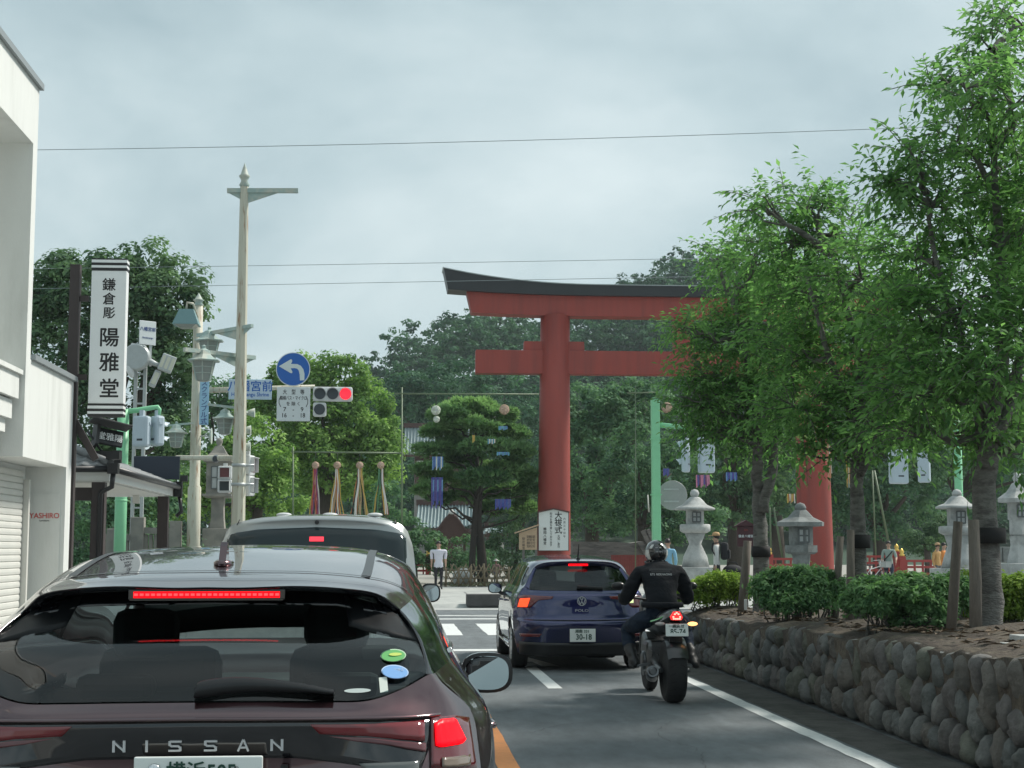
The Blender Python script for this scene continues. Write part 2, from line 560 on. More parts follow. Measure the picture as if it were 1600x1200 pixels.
def clip_poly(poly, a, b_, c):
    """keep a*x + b*y <= c"""
    outp = []
    for i in range(len(poly)):
        p, q = poly[i], poly[(i + 1) % len(poly)]
        dp = a * p[0] + b_ * p[1] - c; dq = a * q[0] + b_ * q[1] - c
        if dp <= 0: outp.append(p)
        if (dp < 0 < dq) or (dq < 0 < dp):
            t_ = dp / (dp - dq)
            outp.append((p[0] + t_ * (q[0] - p[0]), p[1] + t_ * (q[1] - p[1])))
    return outp
def voronoi_stones(y0, y1, rng):
    """egg-shaped cells, taller than wide: Voronoi cells of jittered courses"""
    seeds = []
    rows = [0.13, 0.42, 0.67]
    for ri, zz in enumerate(rows):
        y = y0 + rng.uniform(0, 0.2)
        while y < y1:
            wdt = rng.uniform(0.15, 0.36)
            seeds.append((y + wdt / 2, zz + rng.normal(0, 0.055)))
            y += wdt
    S = np.array(seeds); cells = []
    for i, (sy, sz) in enumerate(S):
        top = wall_top(sy) + 0.01
        if sz > top - 0.03: continue
        poly = [(sy - .45, 0.0), (sy + .45, 0.0), (sy + .45, top), (sy - .45, top)]
        d = np.hypot((S[:, 0] - sy), (S[:, 1] - sz) * 0.62)
        for j in np.argsort(d)[1:14]:
            oy, oz = S[j]
            # bisector in the stretched metric
            ay, az = oy - sy, (oz - sz) * 0.62 ** 2
            my, mz = (oy + sy) / 2, (oz + sz) / 2
            poly = clip_poly(poly, ay, az, ay * my + az * mz)
            if len(poly) < 3: break
        if len(poly) >= 3: cells.append(((sy, sz), poly))
    return cells
def stone_mesh(cell, rng):
    (sy, sz), poly = cell
    for _ in range(3):                                    # round the corners
        q = []
        for i in range(len(poly)):
            a, c = poly[i], poly[(i + 1) % len(poly)]
            q += [(a[0] * .75 + c[0] * .25, a[1] * .75 + c[1] * .25), (a[0] * .25 + c[0] * .75, a[1] * .25 + c[1] * .75)]
        poly = q
        if len(poly) > 16: break
    A = np.array(poly)
    # resample evenly to 14
    seg = np.vstack([A, A[:1]]); dl = np.r_[0, np.cumsum(np.hypot(*np.diff(seg, axis=0).T))]
    tt = np.linspace(0, dl[-1], 15)[:-1]
    A = np.stack([np.interp(tt, dl, seg[:, c]) for c in (0, 1)], 1)
    cen = A.mean(0); sz_ = A.max(0) - A.min(0)
    dep = rng.uniform(0.055, 0.11)
    ang = rng.uniform(0, 6.28); tilt = rng.uniform(0, 0.16)
    V = []; F = []
    lump = rng.normal(0, 0.006, (5, 14)) + .007 * np.sin(np.arange(14) * rng.uniform(1, 2.5))[None]
    for ri, (s_, d_) in enumerate(((0.88, -0.10), (0.91, 0.0), (0.84, 0.52), (0.62, 0.86), (0.3, 1.0))):
        for kk, (y, z) in enumerate(A):
            yy, zz = cen[0] + (y - cen[0]) * s_, cen[1] + (z - cen[1]) * s_
            r_ = d_ * dep + (lump[ri, kk] if ri > 1 else 0) + tilt * ((y - cen[0]) * math.cos(ang) + (z - cen[1]) * math.sin(ang)) * (d_ > 0)
            V.append((0.13 - r_ - (0.02 if ri else 0), yy, zz))
    V.append((0.13 - dep * 1.02 - 0.02, cen[0], cen[1]))
    n = 14
    for ri in range(4):
        for kk in range(n):
            F.append((ri * n + kk, ri * n + (kk + 1) % n, (ri + 1) * n + (kk + 1) % n, (ri + 1) * n + kk))
    for kk in range(n):
        F.append((4 * n + kk, 4 * n + (kk + 1) % n, 5 * n))
    return V, F
rngw = np.random.default_rng(5)
cells = voronoi_stones(WY0, WY1, rngw)
cells.sort(key=lambda c: c[0][0])
vis = [c for c in cells if c[0][0] > 9.4]
hid = [c for c in cells if c[0][0] <= 9.4]
far_extra = vis[298:]
for c in vis[:298]:
    V, F = stone_mesh(c, rngw)
    bb = MB(); bb._a(V, F, True)
    bb.build('stone', stone_m[int(rngw.integers(0, 5))], wall)
bb = MB()
for c in hid + far_extra:
    V, F = stone_mesh(c, rngw); bb._a(V, F, True)
o = bb.build('more_stones', stone_m[0], wall); o['kind'] = 'stuff'

# planting bed behind the wall: lumpy soil
rb = np.random.default_rng(3)
xs = np.r_[4.12, 4.25, 4.5, 4.8, 5.2, 5.7, 6.2, 6.8]; ys = np.linspace(6.5, 22.45, 90)
P = []
for i, x in enumerate(xs):
    row = []
    for y in ys:
        z = wall_top(min(max(y, WY0), WY1)) - 0.02 + (0.035 * math.sin(x * 4 + y * 1.3) + 0.03 * math.sin(y * 3.1 + x)) * min(1, i / 2) + 0.07 * min(1, i / 3) + rb.normal(0, 0.013)
        row.append((x, y, z))
    P.append(row)
P.insert(0, [(4.16, y, 0.3) for y in ys])
P.append([(6.9, y, 0.2) for y in ys])
bb = MB(); bb.grid(P)
setting(bb.build('planting_bed', M_soil))
bb = MB(); bb.box((5.5, 22.5, 0.3), (2.7, 0.12, 0.62))
setting(bb.build('bed_end', M_mortar))
# pale walk on top of the raised path, right of the planting bed
bb = MB(); bb.box((9.0, 7, 0.2), (4.2, 31, 0.36))
setting(bb.build('raised_path', M_pave))
# dry leaves and twigs on the soil
bb = MB()
for i in range(1500):
    x, y = rb.uniform(4.2, 6.4), rb.uniform(9.5, 22.3)
    z = wall_top(y) + 0.055 + rb.uniform(0, 0.03)
    a = rb.uniform(0, 6.28); l_ = rb.uniform(0.03, 0.08)
    dx_, dy_ = math.cos(a) * l_, math.sin(a) * l_
    bb._a([(x - dx_, y - dy_, z), (x + dy_ * .3, y - dx_ * .3, z + rb.uniform(0, .02)), (x + dx_, y + dy_, z), (x - dy_ * .3, y + dx_ * .3, z + rb.uniform(0, .02))], [(0, 1, 2, 3)])
o = bb.build('leaf_litter', mat('dry_leaf', (0.11, 0.078, 0.048), 0.9, var=0.5, vscale=30), fix=False)
tag(o, 'dry brown leaves and twigs littering the planting bed soil', 'leaf litter', kind='stuff')

# ================================================================ WHITE BUILDING on the left
M_white = mat('white_render', (0.70, 0.715, 0.69), 0.75, var=0.05, vscale=2, bump=0.2, bscale=90, col2=(0.59, 0.605, 0.575), scale2=1.6, fac2=(.5, .72), stretch=(1.4, 1.4, .28))
M_cap = mat('metal_coping', (0.28, 0.31, 0.32), 0.5, metal=0.3)
M_shut = mat('shutter_steel', (0.62, 0.62, 0.58), 0.5, var=0.06, vscale=3)
bld = thing('white_building', 'white rendered shop building with a deep upper recess and a grey roller shutter', 'building', (-4.6, 20, 0))
def L(x, y, z): return (x + 4.6, y - 20, z)                     # world -> building
bb = MB()
# frame of the tall block: fascia, far pier, back wall, roof slab
def wbox(bb, x0, x1, y0, y1, z0, z1, org=(-4.6, 20, 0), bev=0.0):
    bb.box(((x0 + x1) / 2 - org[0], (y0 + y1) / 2 - org[1], (z0 + z1) / 2 - org[2]), (x1 - x0, y1 - y0, z1 - z0), bev=bev)
wbox(bb, -7.2, -4.6, 4, 19.65, 6.65, 7.42)            # fascia / roof slab
wbox(bb, -7.2, -4.6, 19.42, 19.65, 2.69, 6.65)        # far pier of the frame
wbox(bb, -9.0, -7.0, 4, 19.40, 0, 6.6)                # back wall
wbox(bb, -4.99, -4.602, 19.655, 22.3, 2.69, 3.93)     # low block face
wbox(bb, -7.2, -5.0, 19.655, 22.3, 2.9, 3.93)
wbox(bb, -7.2, -4.992, 19.66, 22.29, 2.695, 2.9)
wbox(bb, -9.0, -5.14, 4, 21.9, 2.45, 2.692)           # soffit slab over the shutter
bb.build('wall', M_white, bld)
bb = MB(); wbox(bb, -5.24, -4.6, 21.97, 22.3, 0.1, 2.69); wbox(bb, -5.16, -4.66, 21.955, 21.97, 0.12, 2.32)
bb.build('pier', M_white, bld)
bb = MB(); wbox(bb, -7.25, -4.55, 4, 19.70, 7.42, 7.50); bb.build('coping', M_cap, bld)
bb = MB(); wbox(bb, -7.25, -4.55, 19.72, 22.34, 3.932, 4.0); bb.build('coping', M_cap, bld)
# stepped balcony front
for (x, ye, z0, z1) in ((-4.66, 19.36, 3.40, 3.68), (-4.72, 19.30, 3.15, 3.36), (-4.78, 19.24, 2.98, 3.14)):
    bb = MB(); wbox(bb, -6.9, x, 4, ye, z0, z1 + 0.02); bb.build('balcony_step', M_white, bld)
bb = MB(); wbox(bb, -6.9, -4.62, 4, 19.39, 3.702, 3.76); bb.build('balcony_rail', M_white, bld)
# roller shutter: each slat a piece
sl = MB(); sl._a([(0, 8, -0.043), (0.012, 8, -0.032), (0.016, 8, 0.0), (0.012, 8, 0.032), (0, 8, 0.043), (0, 21.6, -0.043), (0.012, 21.6, -0.032), (0.016, 21.6, 0), (0.012, 21.6, 0.032), (0, 21.6, 0.043)],
                 [(i, i + 1, i + 6, i + 5) for i in range(4)])
sh = bld
proto = None
for i in range(28):
    z = 0.14 + i * 0.0885 + 0.045
    if proto is None:
        proto = sl.build('shutter_slat', M_shut, bld, loc=(-0.51, -20, z))
    else:
        c = proto.copy(); COL.objects.link(c); c.parent = bld; c.location = (-0.51, -20, z)
bb = MB(); wbox(bb, -5.2, -5.12, 8, 21.62, 0.1, 2.5); bb.build('shutter_backing', mat('shutter_dark', (0.1, 0.1, 0.1), 0.7), bld)
bb = MB(); wbox(bb, -5.16, -5.02, 21.62, 21.70, 0.1, 2.5); bb.build('shutter_rail', M_shut, bld)
bb = MB(); wbox(bb, -7, -5.245, 21.7, 21.96, 0.1, 2.45); bb.build('side_wall', M_white, bld)
M_red = mat('letter_red', (0.55, 0.05, 0.04), 0.5)
M_ink = mat('ink', (0.012, 0.012, 0.013), 0.6)
text('YASHIRO', 0.105, M_red, bld, L(-4.875, 21.952, 2.01), bold=0.02, sx=0.95)
text('kamakura', 0.035, M_ink, bld, L(-4.875, 21.952, 1.945))

# ================================================================ SHOP with tiled eaves
M_tile = mat('roof_tile', (0.19, 0.20, 0.205), 0.55, var=0.2, vscale=10, bump=0.2)
M_brown = mat('dark_timber', (0.045, 0.034, 0.033), 0.6, var=0.25, vscale=12, stretch=(6, 6, 0.6))
M_beige = mat('beige_tile', (0.52, 0.49, 0.40), 0.6, var=0.06)
M_plas = mat('white_board', (0.72, 0.73, 0.70), 0.7, var=0.05)
M_blk = mat('black_metal', (0.015, 0.016, 0.018), 0.4)
shop = thing('tiled_roof_shop', 'low shop with grey tiled eaves, white fascia and dark timber posts', 'building', (-4.4, 27, 0))
org = (-4.4, 27, 0)
bb = MB()
wbox(bb, -4.47, -4.41, 24.2, 31.15, 2.60, 2.76, org); wbox(bb, -9, -4.41, 24.14, 24.2, 2.60, 2.76, org)
bb.build('fascia', M_plas, shop)
bb = MB(); wbox(bb, -9, -4.5, 24.22, 31.1, 2.58, 2.62, org); bb.build('soffit', M_plas, shop)
# hipped roof: courses of tiles stepping up from two eaves
def roof_pt(s, u, side):
    """s = metres up the slope, u = along the eave"""
    rise = 0.36
    if side == 0: return (-4.33 - s * .94, u, 2.80 + s * rise)
    return (u, 24.06 + s * .94, 2.80 + s * rise)
tm = MB()
for k in range(9):
    tm._a([(math.cos(math.pi * k / 8) * 0.0, 0, 0)], [])
def tile_mesh():
    b_ = MB(); n = 6
    P = []
    for i, (s, dz) in enumerate(((0.0, 0.012), (0.0, 0.036), (0.27, 0.012))):
        P.append([( -s * .94, -0.11 + 0.22 * j / n, s * .36 + dz + 0.018 * math.cos(2 * math.pi * j / n)) for j in range(n + 1)])
    b_.grid(P)
    return b_
tproto = None
for side in (0, 1):
    for kx in range(7):
        s = kx * 0.235
        lim0, lim1 = (24.1 + s * .94, 31.2 - s * .5) if side == 0 else (-4.36 - s * .94, -6.6)
        n = int(abs(lim1 - lim0) / 0.22)
        for j in range(n):
            u = lim0 + (j + .5) * 0.22 * (1 if lim1 > lim0 else -1)
            p = roof_pt(s, u, side)
            if tproto is None:
                tproto = tile_mesh().build('roof_tile', M_tile, shop); c = tproto
            else:
                c = tproto.copy(); COL.objects.link(c); c.parent = shop
            c.location = (p[0] - org[0], p[1] - org[1], p[2])
            c.rotation_euler = (0, 0, 0 if side == 0 else R(-90))
bb = MB()
bb._a([(-4.36 + 4.4, -2.9, 2.79), (-4.36 + 4.4, 4.2, 2.79), (-1.5, 2.5, 3.36), (-1.5, -1.4, 3.36), (-5, -2.9, 2.79), (-5, -1.4, 3.36), (-5, 4.2, 2.79), (-5, 2.5, 3.36)],
      [(0, 1, 2, 3), (0, 3, 5, 4), (1, 6, 7, 2), (3, 2, 7, 5)])
bb.build('roof_deck', M_tile, shop)
bb = MB(); bb.tube([(-4.38 - org[0], 24.08 - 27, 2.86), (-5.9 - org[0], 25.55 - 27, 3.46)], 0.07, 8); bb.build('hip_ridge', M_tile, shop)
bb = MB()
bb.tube([(0.10, -3.0, 2.77), (0.10, 4.25, 2.77)], 0.05, 8); bb.tube([(0.10, -3.0, 2.77), (-3, -3.0, 2.77)], 0.05, 8)
bb.build('gutter', M_blk, shop)
bb = MB()
bb.box((0.08, -2.98, 2.78), (0.16, 0.16, 0.16)); bb.box((0.08, -2.98, 2.98), (0.2, 0.2, 0.12))
bb.tube([(0.08, -2.98, 2.7), (0.06, -2.96, 2.5), (-0.12, -2.85, 2.42), (-0.14, -2.8, 2.3), (-0.14, -2.8, 0.2)], 0.04, 8)
bb.build('downpipe', M_blk, shop)
bb = MB()
bb.box((0.08, 4.15, 2.74), (0.16, 0.16, 0.3)); bb.tube([(0.1, 4.2, 2.6), (0.14, 4.25, 2.3), (0.05, 4.2, 2.2)], 0.04, 8); bb.box((0.2, 4.1, 2.95), (0.14, 0.14, 0.12))
bb.build('downpipe', M_blk, shop)
for (x, y) in ((-4.58, 24.32), (-4.55, 30.8)):
    bb = MB(); bb.box((x + 4.4, y - 27, 1.34), (0.2, 0.2, 2.48)); bb.build('post', M_brown, shop)
bb = MB(); wbox(bb, -9, -5.4, 24.6, 25.4, 0.1, 2.58, org); wbox(bb, -9, -7.6, 25.4, 31, 0.1, 2.58, org); bb.build('wall', M_beige, shop)
for i in range(22):
    bb = MB(); wbox(bb, -9, -5.385, 24.585, 25.0, 0.2 + i * 0.105, 0.29 + i * 0.105, org); bb.build('wall_tile', M_beige, shop)
bb = MB(); wbox(bb, -5.6, -4.7, 24.3, 24.42, 2.3, 2.5, org); bb.build('lintel', M_brown, shop)
bb = MB(); bb.box((-0.55, 3.0, 2.5), (0.12, 0.1, 0.16)); bb.build('eave_lamp', M_plas, shop)
# dark panel on the roof's far end
bb = MB(); bb.box((0, 0, 0.16), (0.9, 0.06, 0.46), bev=0.01)
bb.box((0, 0.1, -0.16), (0.06, 0.06, 0.4))
p = at(245, 731, 31.0)
o = bb.build('roof_panel', mat('navy_panel', (0.02, 0.03, 0.05), 0.5), shop); o.location = (p.x - org[0], 31.0 - 27, p.z - 0.16)

# tall sign on a dark post in front of the shop
sg = thing('vertical_shop_sign', 'tall white lightbox shop sign with black brush lettering on a dark post', 'sign', (-4.66, 22.5, 0.12))
bb = MB(); bb.box((0, 0, 2.77), (0.14, 0.14, 5.54)); bb.build('post', M_brown, sg)
for z in (5.05, 3.9):
    bb = MB(); bb.box((0.12, 0, z), (0.16, 0.06, 0.08)); bb.build('bracket', M_brown, sg)
bb = MB(); bb.box((0.13, 0.05, 3.1), (0.1, 0.05, 0.9), rot=(0, R(-30), 0)); bb.build('brace', M_brown, sg)
px0, pz0, pz1 = at(145, 645, 22.5), 3.50, 5.70
SX = (at(145, 500, 22.5).x + at(196, 500, 22.5).x) / 2 + 4.66
M_lbox = mat('lightbox_white', (0.78, 0.80, 0.80), 0.4, var=0.02)
bb = MB(); bb.box((SX, 0, 4.48), (0.50, 0.2, 1.94), bev=0.01); bb.build('lightbox', M_lbox, sg)
M_sgblk = mat('sign_black', (0.012, 0.012, 0.014), 0.4)
for base in (3.40, 5.44):
    o_ = base - 0.0
    for i, (h, m_) in enumerate(((0.045, M_sgblk), (0.036, M_lbox), (0.036, M_sgblk), (0.04, M_lbox), (0.022, M_sgblk))[::1 if base < 4 else -1]):
        pass
stack = [('sign_black', .03), ('lw', .042), ('sign_black', .04), ('lw', .036), ('sign_black', .036)]
z = 3.51
for n_, h in stack:
    bb = MB(); bb.box((SX, 0, z - h / 2), (0.505, 0.21, h - 0.001)); bb.build('band', M_sgblk if n_ != 'lw' else M_lbox, sg); z -= h
z = 5.45
for n_, h in [('sign_black', .04), ('lw', .036), ('sign_black', .04), ('lw', .042), ('sign_black', .02)]:
    bb = MB(); bb.box((SX, 0, z + h / 2), (0.505, 0.21, h - 0.001)); bb.build('band', M_sgblk if n_ != 'lw' else M_lbox, sg); z += h
for ch, py, sz in (('鎌', 446, .20), ('倉', 468, .19), ('彫', 490, .18), ('陽', 529, .30), ('雅', 568, .30), ('堂', 609, .30)):
    p = at(170.5, py, 22.4)
    text(ch, sz * 0.98, M_ink, sg, (p.x + 4.66, -0.101, p.z - 0.12), bold=0.035, name='character')
# black plaque under its own little roof, on the eaves
pq = thing('shop_plaque', 'black tilted name plaque with white characters under a small roof on the eaves', 'sign', (-4.25, 24.6, 2.86))
p0 = at(172, 684, 24.6)
cz = p0.z - 2.86; cx_ = p0.x + 4.25
bb = MB(); bb.box((cx_, 0, cz), (0.40, 0.06, 0.26), rot=(R(-18), R(9), R(24)), bev=0.008); bb.build('board', M_sgblk, pq)
bb = MB()
bb.box((cx_ + 0.02, -0.10, cz + 0.21), (0.62, 0.36, 0.03), rot=(R(-10), R(12), R(24)), bev=0.01)
bb.box((cx_ - 0.22, 0, cz + 0.05), (0.05, 0.3, 0.42), rot=(R(-18), R(9), R(24)))
bb.build('canopy', mat('weathered_board', (0.05, 0.05, 0.052), 0.7, var=.2), pq)
bb = MB()
bb.box((cx_ - .1, 0.05, cz - .26), (0.5, 0.16, 0.1)); bb.box((cx_ + .12, 0.02, cz - .3), (0.12, 0.12, 0.2))
bb.tube([(cx_ - .35, 0, cz + .1), (cx_ - .1, 0, cz - .25)], .02, 6)
bb.build('stand', M_blk, pq)
text('堂雅陽', 0.135, M_lbox, pq, (cx_ + .008, -0.042, cz + .0), rot=(R(72), R(9), R(24)), bold=0.03)
# ================================================================ FOLIAGE TOOLS
def leaf_object(name, C, A, B, tint, m, parent=None, fold=0.0, loc=None):
    """diamond leaves: centre C, half-length A, half-width B (all n x 3)"""
    n = len(C)
    Nn = np.cross(A, B); Nn /= (np.linalg.norm(Nn, axis=1)[:, None] + 1e-9)
    lift = Nn * (np.linalg.norm(B, axis=1)[:, None] * fold)
    V = np.empty((n, 4, 3), np.float32)
    V[:, 0] = C - A; V[:, 1] = C + B + lift - A * 0.1; V[:, 2] = C + A - lift * .6; V[:, 3] = C - B + lift - A * 0.1
    me = bpy.data.meshes.new(name)
    me.vertices.add(n * 4); me.loops.add(n * 4); me.polygons.add(n)
    me.vertices.foreach_set('co', V.ravel())
    me.loops.foreach_set('vertex_index', np.arange(n * 4, dtype=np.int32))
    me.polygons.foreach_set('loop_start', np.arange(0, n * 4, 4, dtype=np.int32))
    me.polygons.foreach_set('loop_total', np.full(n, 4, np.int32))
    a = me.attributes.new('tint', 'FLOAT', 'POINT')
    a.data.foreach_set('value', np.repeat(np.clip(tint, 0, 1), 4).astype(np.float32))
    me.update()
    me.validate()
    o = bpy.data.objects.new(name, me); COL.objects.link(o)
    me.materials.append(m)
    if parent is not None: o.parent = parent
    if loc is not None: o.location = loc
    return o
def unit(v):
    return v / (np.linalg.norm(v, axis=-1, keepdims=True) + 1e-9)
def rand_dirs(n, rng):
    return unit(rng.normal(size=(n, 3)))
def clump_leaves(blobs, n_sub, sub_r, n_leaf, leaf, rng, flat=0.75, droop=0.0, aspect=0.5, inner=0.5, up=0.35, tvar=0.22):
    """blobs -> many small clumps near their surfaces -> leaves on the clumps. Returns C, A, B, tint"""
    vol = np.array([b[1][0] * b[1][2] for b in blobs]); cnt = np.maximum(1, np.round(n_sub * vol / vol.sum())).astype(int)
    SCs = []
    for (c, r), k in zip(blobs, cnt):
        d = rand_dirs(k, rng); d[:, 2] = np.abs(d[:, 2]) * 1.0 - rng.uniform(0, .75, k)
        d = unit(d)
        SCs.append(np.array(c) + d * np.array(r) * rng.uniform(inner, 1.0, (k, 1)))
    S = np.vstack(SCs); ns = len(S)
    sr = sub_r * rng.uniform(0.6, 1.35, ns)
    stint = rng.normal(0, tvar, ns)
    idx = rng.integers(0, ns, n_leaf)
    d = rand_dirs(n_leaf, rng)
    d[:, 2] = np.where(rng.random(n_leaf) < up, np.abs(d[:, 2]), d[:, 2])
    C = S[idx] + d * sr[idx][:, None] * np.array([1, 1, flat]) * rng.uniform(0.55, 1.0, (n_leaf, 1))
    nrm = unit(d + np.array([0, 0, 0.6]) + rng.normal(0, .32, (n_leaf, 3)))
    a = np.cross(nrm, rand_dirs(n_leaf, rng)); a = unit(a); a[:, 2] -= droop; a = unit(a)
    b = unit(np.cross(nrm, a))
    s = leaf * rng.uniform(0.6, 1.3, (n_leaf, 1))
    tint = 0.45 + stint[idx] + rng.normal(0, 0.16, n_leaf)
    return C, a * s * .5, b * s * .5 * aspect, tint
def limb_path(p0, p1, rng, n=6, wob_=0.06):
    p0, p1 = np.array(p0, float), np.array(p1, float)
    L_ = np.linalg.norm(p1 - p0)
    P = [p0 + (p1 - p0) * i / (n - 1) + (rng.normal(0, wob_ * L_, 3) * (0 < i < n - 1)) for i in range(n)]
    return P

# ================================================================ FAR HILLS with their wood
rh = np.random.default_rng(21)
def hill_h(x, y):
    """wooded hill behind the shrine"""
    h1 = 28 * math.exp(-((x - 10) / (25 if x < 10 else 36)) ** 2 - ((y - 265) / 55) ** 2)
    h2 = 42 * math.exp(-((x - 58) / 40) ** 2 - ((y - 285) / 60) ** 2)
    h3 = 8 * math.exp(-((x + 48) / 40) ** 2 - ((y - 300) / 60) ** 2)
    h4 = 34 * math.exp(-((x - 120) / 50) ** 2 - ((y - 290) / 70) ** 2)
    return max(h1, h2) + 0.35 * min(h1, h2) + 0.5 * h3 + 0.5 * h4
xs = np.linspace(-190, 260, 60); ys = np.linspace(150, 460, 40)
bb = MB(); bb.grid([[(x, y, hill_h(x, y) - 0.4) for y in ys] for x in xs], flip=True)
setting(bb.build('hill', mat('hill_soil', (0.02, 0.05, 0.025), 0.95, var=0.3, vscale=0.3)))
M_hill = leaf_mat('hill_leaf', (0.024, 0.070, 0.036), (0.085, 0.18, 0.070), 0.28, cool=1.4)
Cs, As, Bs, Ts = [], [], [], []
cnt = 0
for x in np.arange(-50, 120, 4.9):
    for y in np.arange(178, 290, 6.2):
        xx, yy = x + rh.uniform(-3, 3), y + rh.uniform(-3, 3)
        h = hill_h(xx, yy)
        if h < 3.0 and yy > 200: continue
        # only the slope that faces the road, up to just over the crest
        if hill_h(xx, yy - 6) > h + 1.2: continue
        r = rh.uniform(3.0, 5.4) * (1.25 if h > 25 else 1.0)
        t_ = rh.normal(0, 0.16)
        blobs = [((xx, yy, h + r * 0.9), (r, r, r * 0.95))]
        if rh.random() < .6: blobs.append(((xx + rh.uniform(-2, 2), yy - 1, h + r * 1.4), (r * .6, r * .6, r * .6)))
        c, a, b_, t2 = clump_leaves(blobs, 34, 1.05, 820, 0.60, rh, flat=0.6, aspect=0.75, inner=0.78)
        Cs.append(c); As.append(a); Bs.append(b_); Ts.append(t2 + t_); cnt += 1
o = leaf_object('forest', np.vstack(Cs), np.vstack(As), np.vstack(Bs), np.hstack(Ts), M_hill)
tag(o, 'dark evergreen wood covering the hills behind the shrine', 'forest', kind='stuff')
print('hill crowns', cnt)

# ================================================================ MIDDLE-DISTANCE TREES of the shrine grounds
M_bark = mat('bark', (0.085, 0.07, 0.058), 0.9, var=0.35, vscale=9, bump=1.0, bscale=16, stretch=(3, 3, 0.5))
M_barkd = mat('bark_dark', (0.05, 0.043, 0.038), 0.9, var=0.3, vscale=9, bump=1.0, bscale=16, stretch=(3, 3, 0.5))
M_dark = leaf_mat('leaf_dark', (0.045, 0.094, 0.038), (0.17, 0.26, 0.085), 0.35)
M_mid = leaf_mat('leaf_mid', (0.052, 0.118, 0.048), (0.18, 0.30, 0.10), 0.35)
M_lite = leaf_mat('leaf_light', (0.085, 0.175, 0.05), (0.31, 0.45, 0.12), 0.4, cool=1.15)
def px_tree(name, label, blobs_px, Y, m, trunk_px=None, n_sub=120, sub_r=0.55, n_leaf=5000, leaf=0.34, droop=0.0, flat=0.75, seed=1, group=None, bark=None, depth=0.8, inner=0.72, aspect=0.55):
    """a tree at distance Y; its crown lobes are measured in the photograph as (px, py, half-width, half-height)"""
    rng = np.random.default_rng(seed)
    bl = []
    for (px, py, rx, ry) in blobs_px:
        c = at(px, py, Y + rng.uniform(-.6, .6)); s = Y / FPX
        bl.append([np.array(c), (rx * s, (rx + ry) / 2 * s * depth, ry * s)])
    base = at(trunk_px if trunk_px else blobs_px[0][0], 900, Y); base.z = 0.05
    t_ = thing(name, label, 'tree', base, group=group)
    bb_ = np.array(base)
    for b in bl: b[0] = b[0] - bb_
    C, A, B, T = clump_leaves(bl, n_sub, sub_r, n_leaf, leaf, rng, flat=flat, droop=droop, inner=inner, aspect=aspect)
    leaf_object('crown', C, A, B, T, m, t_)
    zc = min(b[0][2] for b in bl)
    top = max(b[0][2] for b in bl)
    mb = MB()
    r0 = 0.035 * top + 0.08
    mb.tube([(0, 0, -0.1), (0.03, 0.02, zc * .5), (0.0, 0.05, zc)], [r0 * 1.25, r0, r0 * .85], 9)
    for b in bl[:10]:
        P = limb_path((0, 0.05, min(zc, b[0][2]) * .95), b[0], rng, 5, 0.05)
        mb.tube(P, [r0 * .55 * (1 - .8 * i / 4) for i in range(5)], 6)
    mb.build('trunk', bark or M_bark, t_)
    return t_
PX = px_tree
PX('broadleaf_tree', 'tall dark evergreen tree behind the vertical white shop sign', [(150, 460, 95, 80), (235, 460, 80, 85), (90, 480, 50, 80), (95, 580, 60, 110), (285, 480, 28, 60), (200, 590, 100, 120), (270, 560, 42, 80), (130, 690, 80, 90), (240, 700, 70, 90)], 54, M_dark, 190, 380, .58, 44100, 0.204, seed=2)
PX('broadleaf_tree', 'mid green tree behind the blue left-turn sign', [(470, 620, 60, 62), (520, 600, 58, 48), (430, 650, 60, 70), (560, 660, 55, 75), (500, 690, 70, 80), (590, 720, 38, 70), (440, 730, 60, 60), (540, 755, 70, 50)], 76, M_lite, 505, 380, .62, 39900, 0.218, droop=.4, seed=3)
PX('broadleaf_tree', 'bright green bush-like tree right of the big stone lantern', [(400, 720, 50, 70), (350, 760, 60, 60), (420, 790, 60, 45), (290, 790, 60, 60)], 66, M_lite, 400, 160, .55, 14700, 0.204, droop=.3, seed=4)
PX('broadleaf_tree', 'shadowed tree behind the rust-streaked street lamps', [(330, 640, 60, 60), (300, 720, 60, 70), (385, 640, 45, 60)], 82, M_mid, 335, 130, .6, 11550, 0.231, droop=.2, seed=14)
PX('broadleaf_tree', 'dark tree beyond the stone balustrade of the left corner', [(140, 800, 90, 70), (220, 790, 60, 60), (250, 850, 60, 40), (160, 870, 80, 30)], 47, M_mid, 190, 160, .4, 14700, 0.150, seed=5)
PX('broadleaf_tree', 'dark rounded tree just right of the torii left pillar', [(930, 650, 55, 62), (900, 720, 50, 80), (970, 660, 50, 55), (920, 800, 60, 60), (1010, 640, 45, 50)], 84, M_mid, 925, 220, .65, 18900, 0.245, droop=.25, seed=6)
PX('broadleaf_tree', 'clipped dark green tree behind the green signal post', [(1000, 720, 50, 60), (960, 780, 45, 60), (1050, 740, 50, 60), (1010, 820, 60, 50), (1080, 810, 50, 50)], 74, M_mid, 1005, 200, .5, 17850, 0.190, seed=7)
PX('broadleaf_tree', 'shaded tree behind the white stone lantern', [(1130, 700, 60, 80), (1180, 760, 60, 90), (1120, 800, 60, 70), (1220, 700, 50, 80), (1150, 610, 60, 50)], 78, M_dark, 1150, 200, .6, 16800, 0.231, seed=8)
PX('broadleaf_tree', 'shaded tree left of the torii right pillar', [(1215, 800, 40, 70), (1235, 680, 50, 90), (1300, 640, 60, 60)], 88, M_mid, 1215, 120, .6, 10500, 0.231, seed=9)
PX('broadleaf_tree', 'light green tree behind the bamboo props right of the torii', [(1330, 760, 50, 80), (1400, 760, 60, 80), (1380, 680, 70, 60), (1440, 720, 50, 60), (1350, 820, 60, 40)], 80, M_mid, 1375, 220, .6, 18900, 0.231, seed=10)
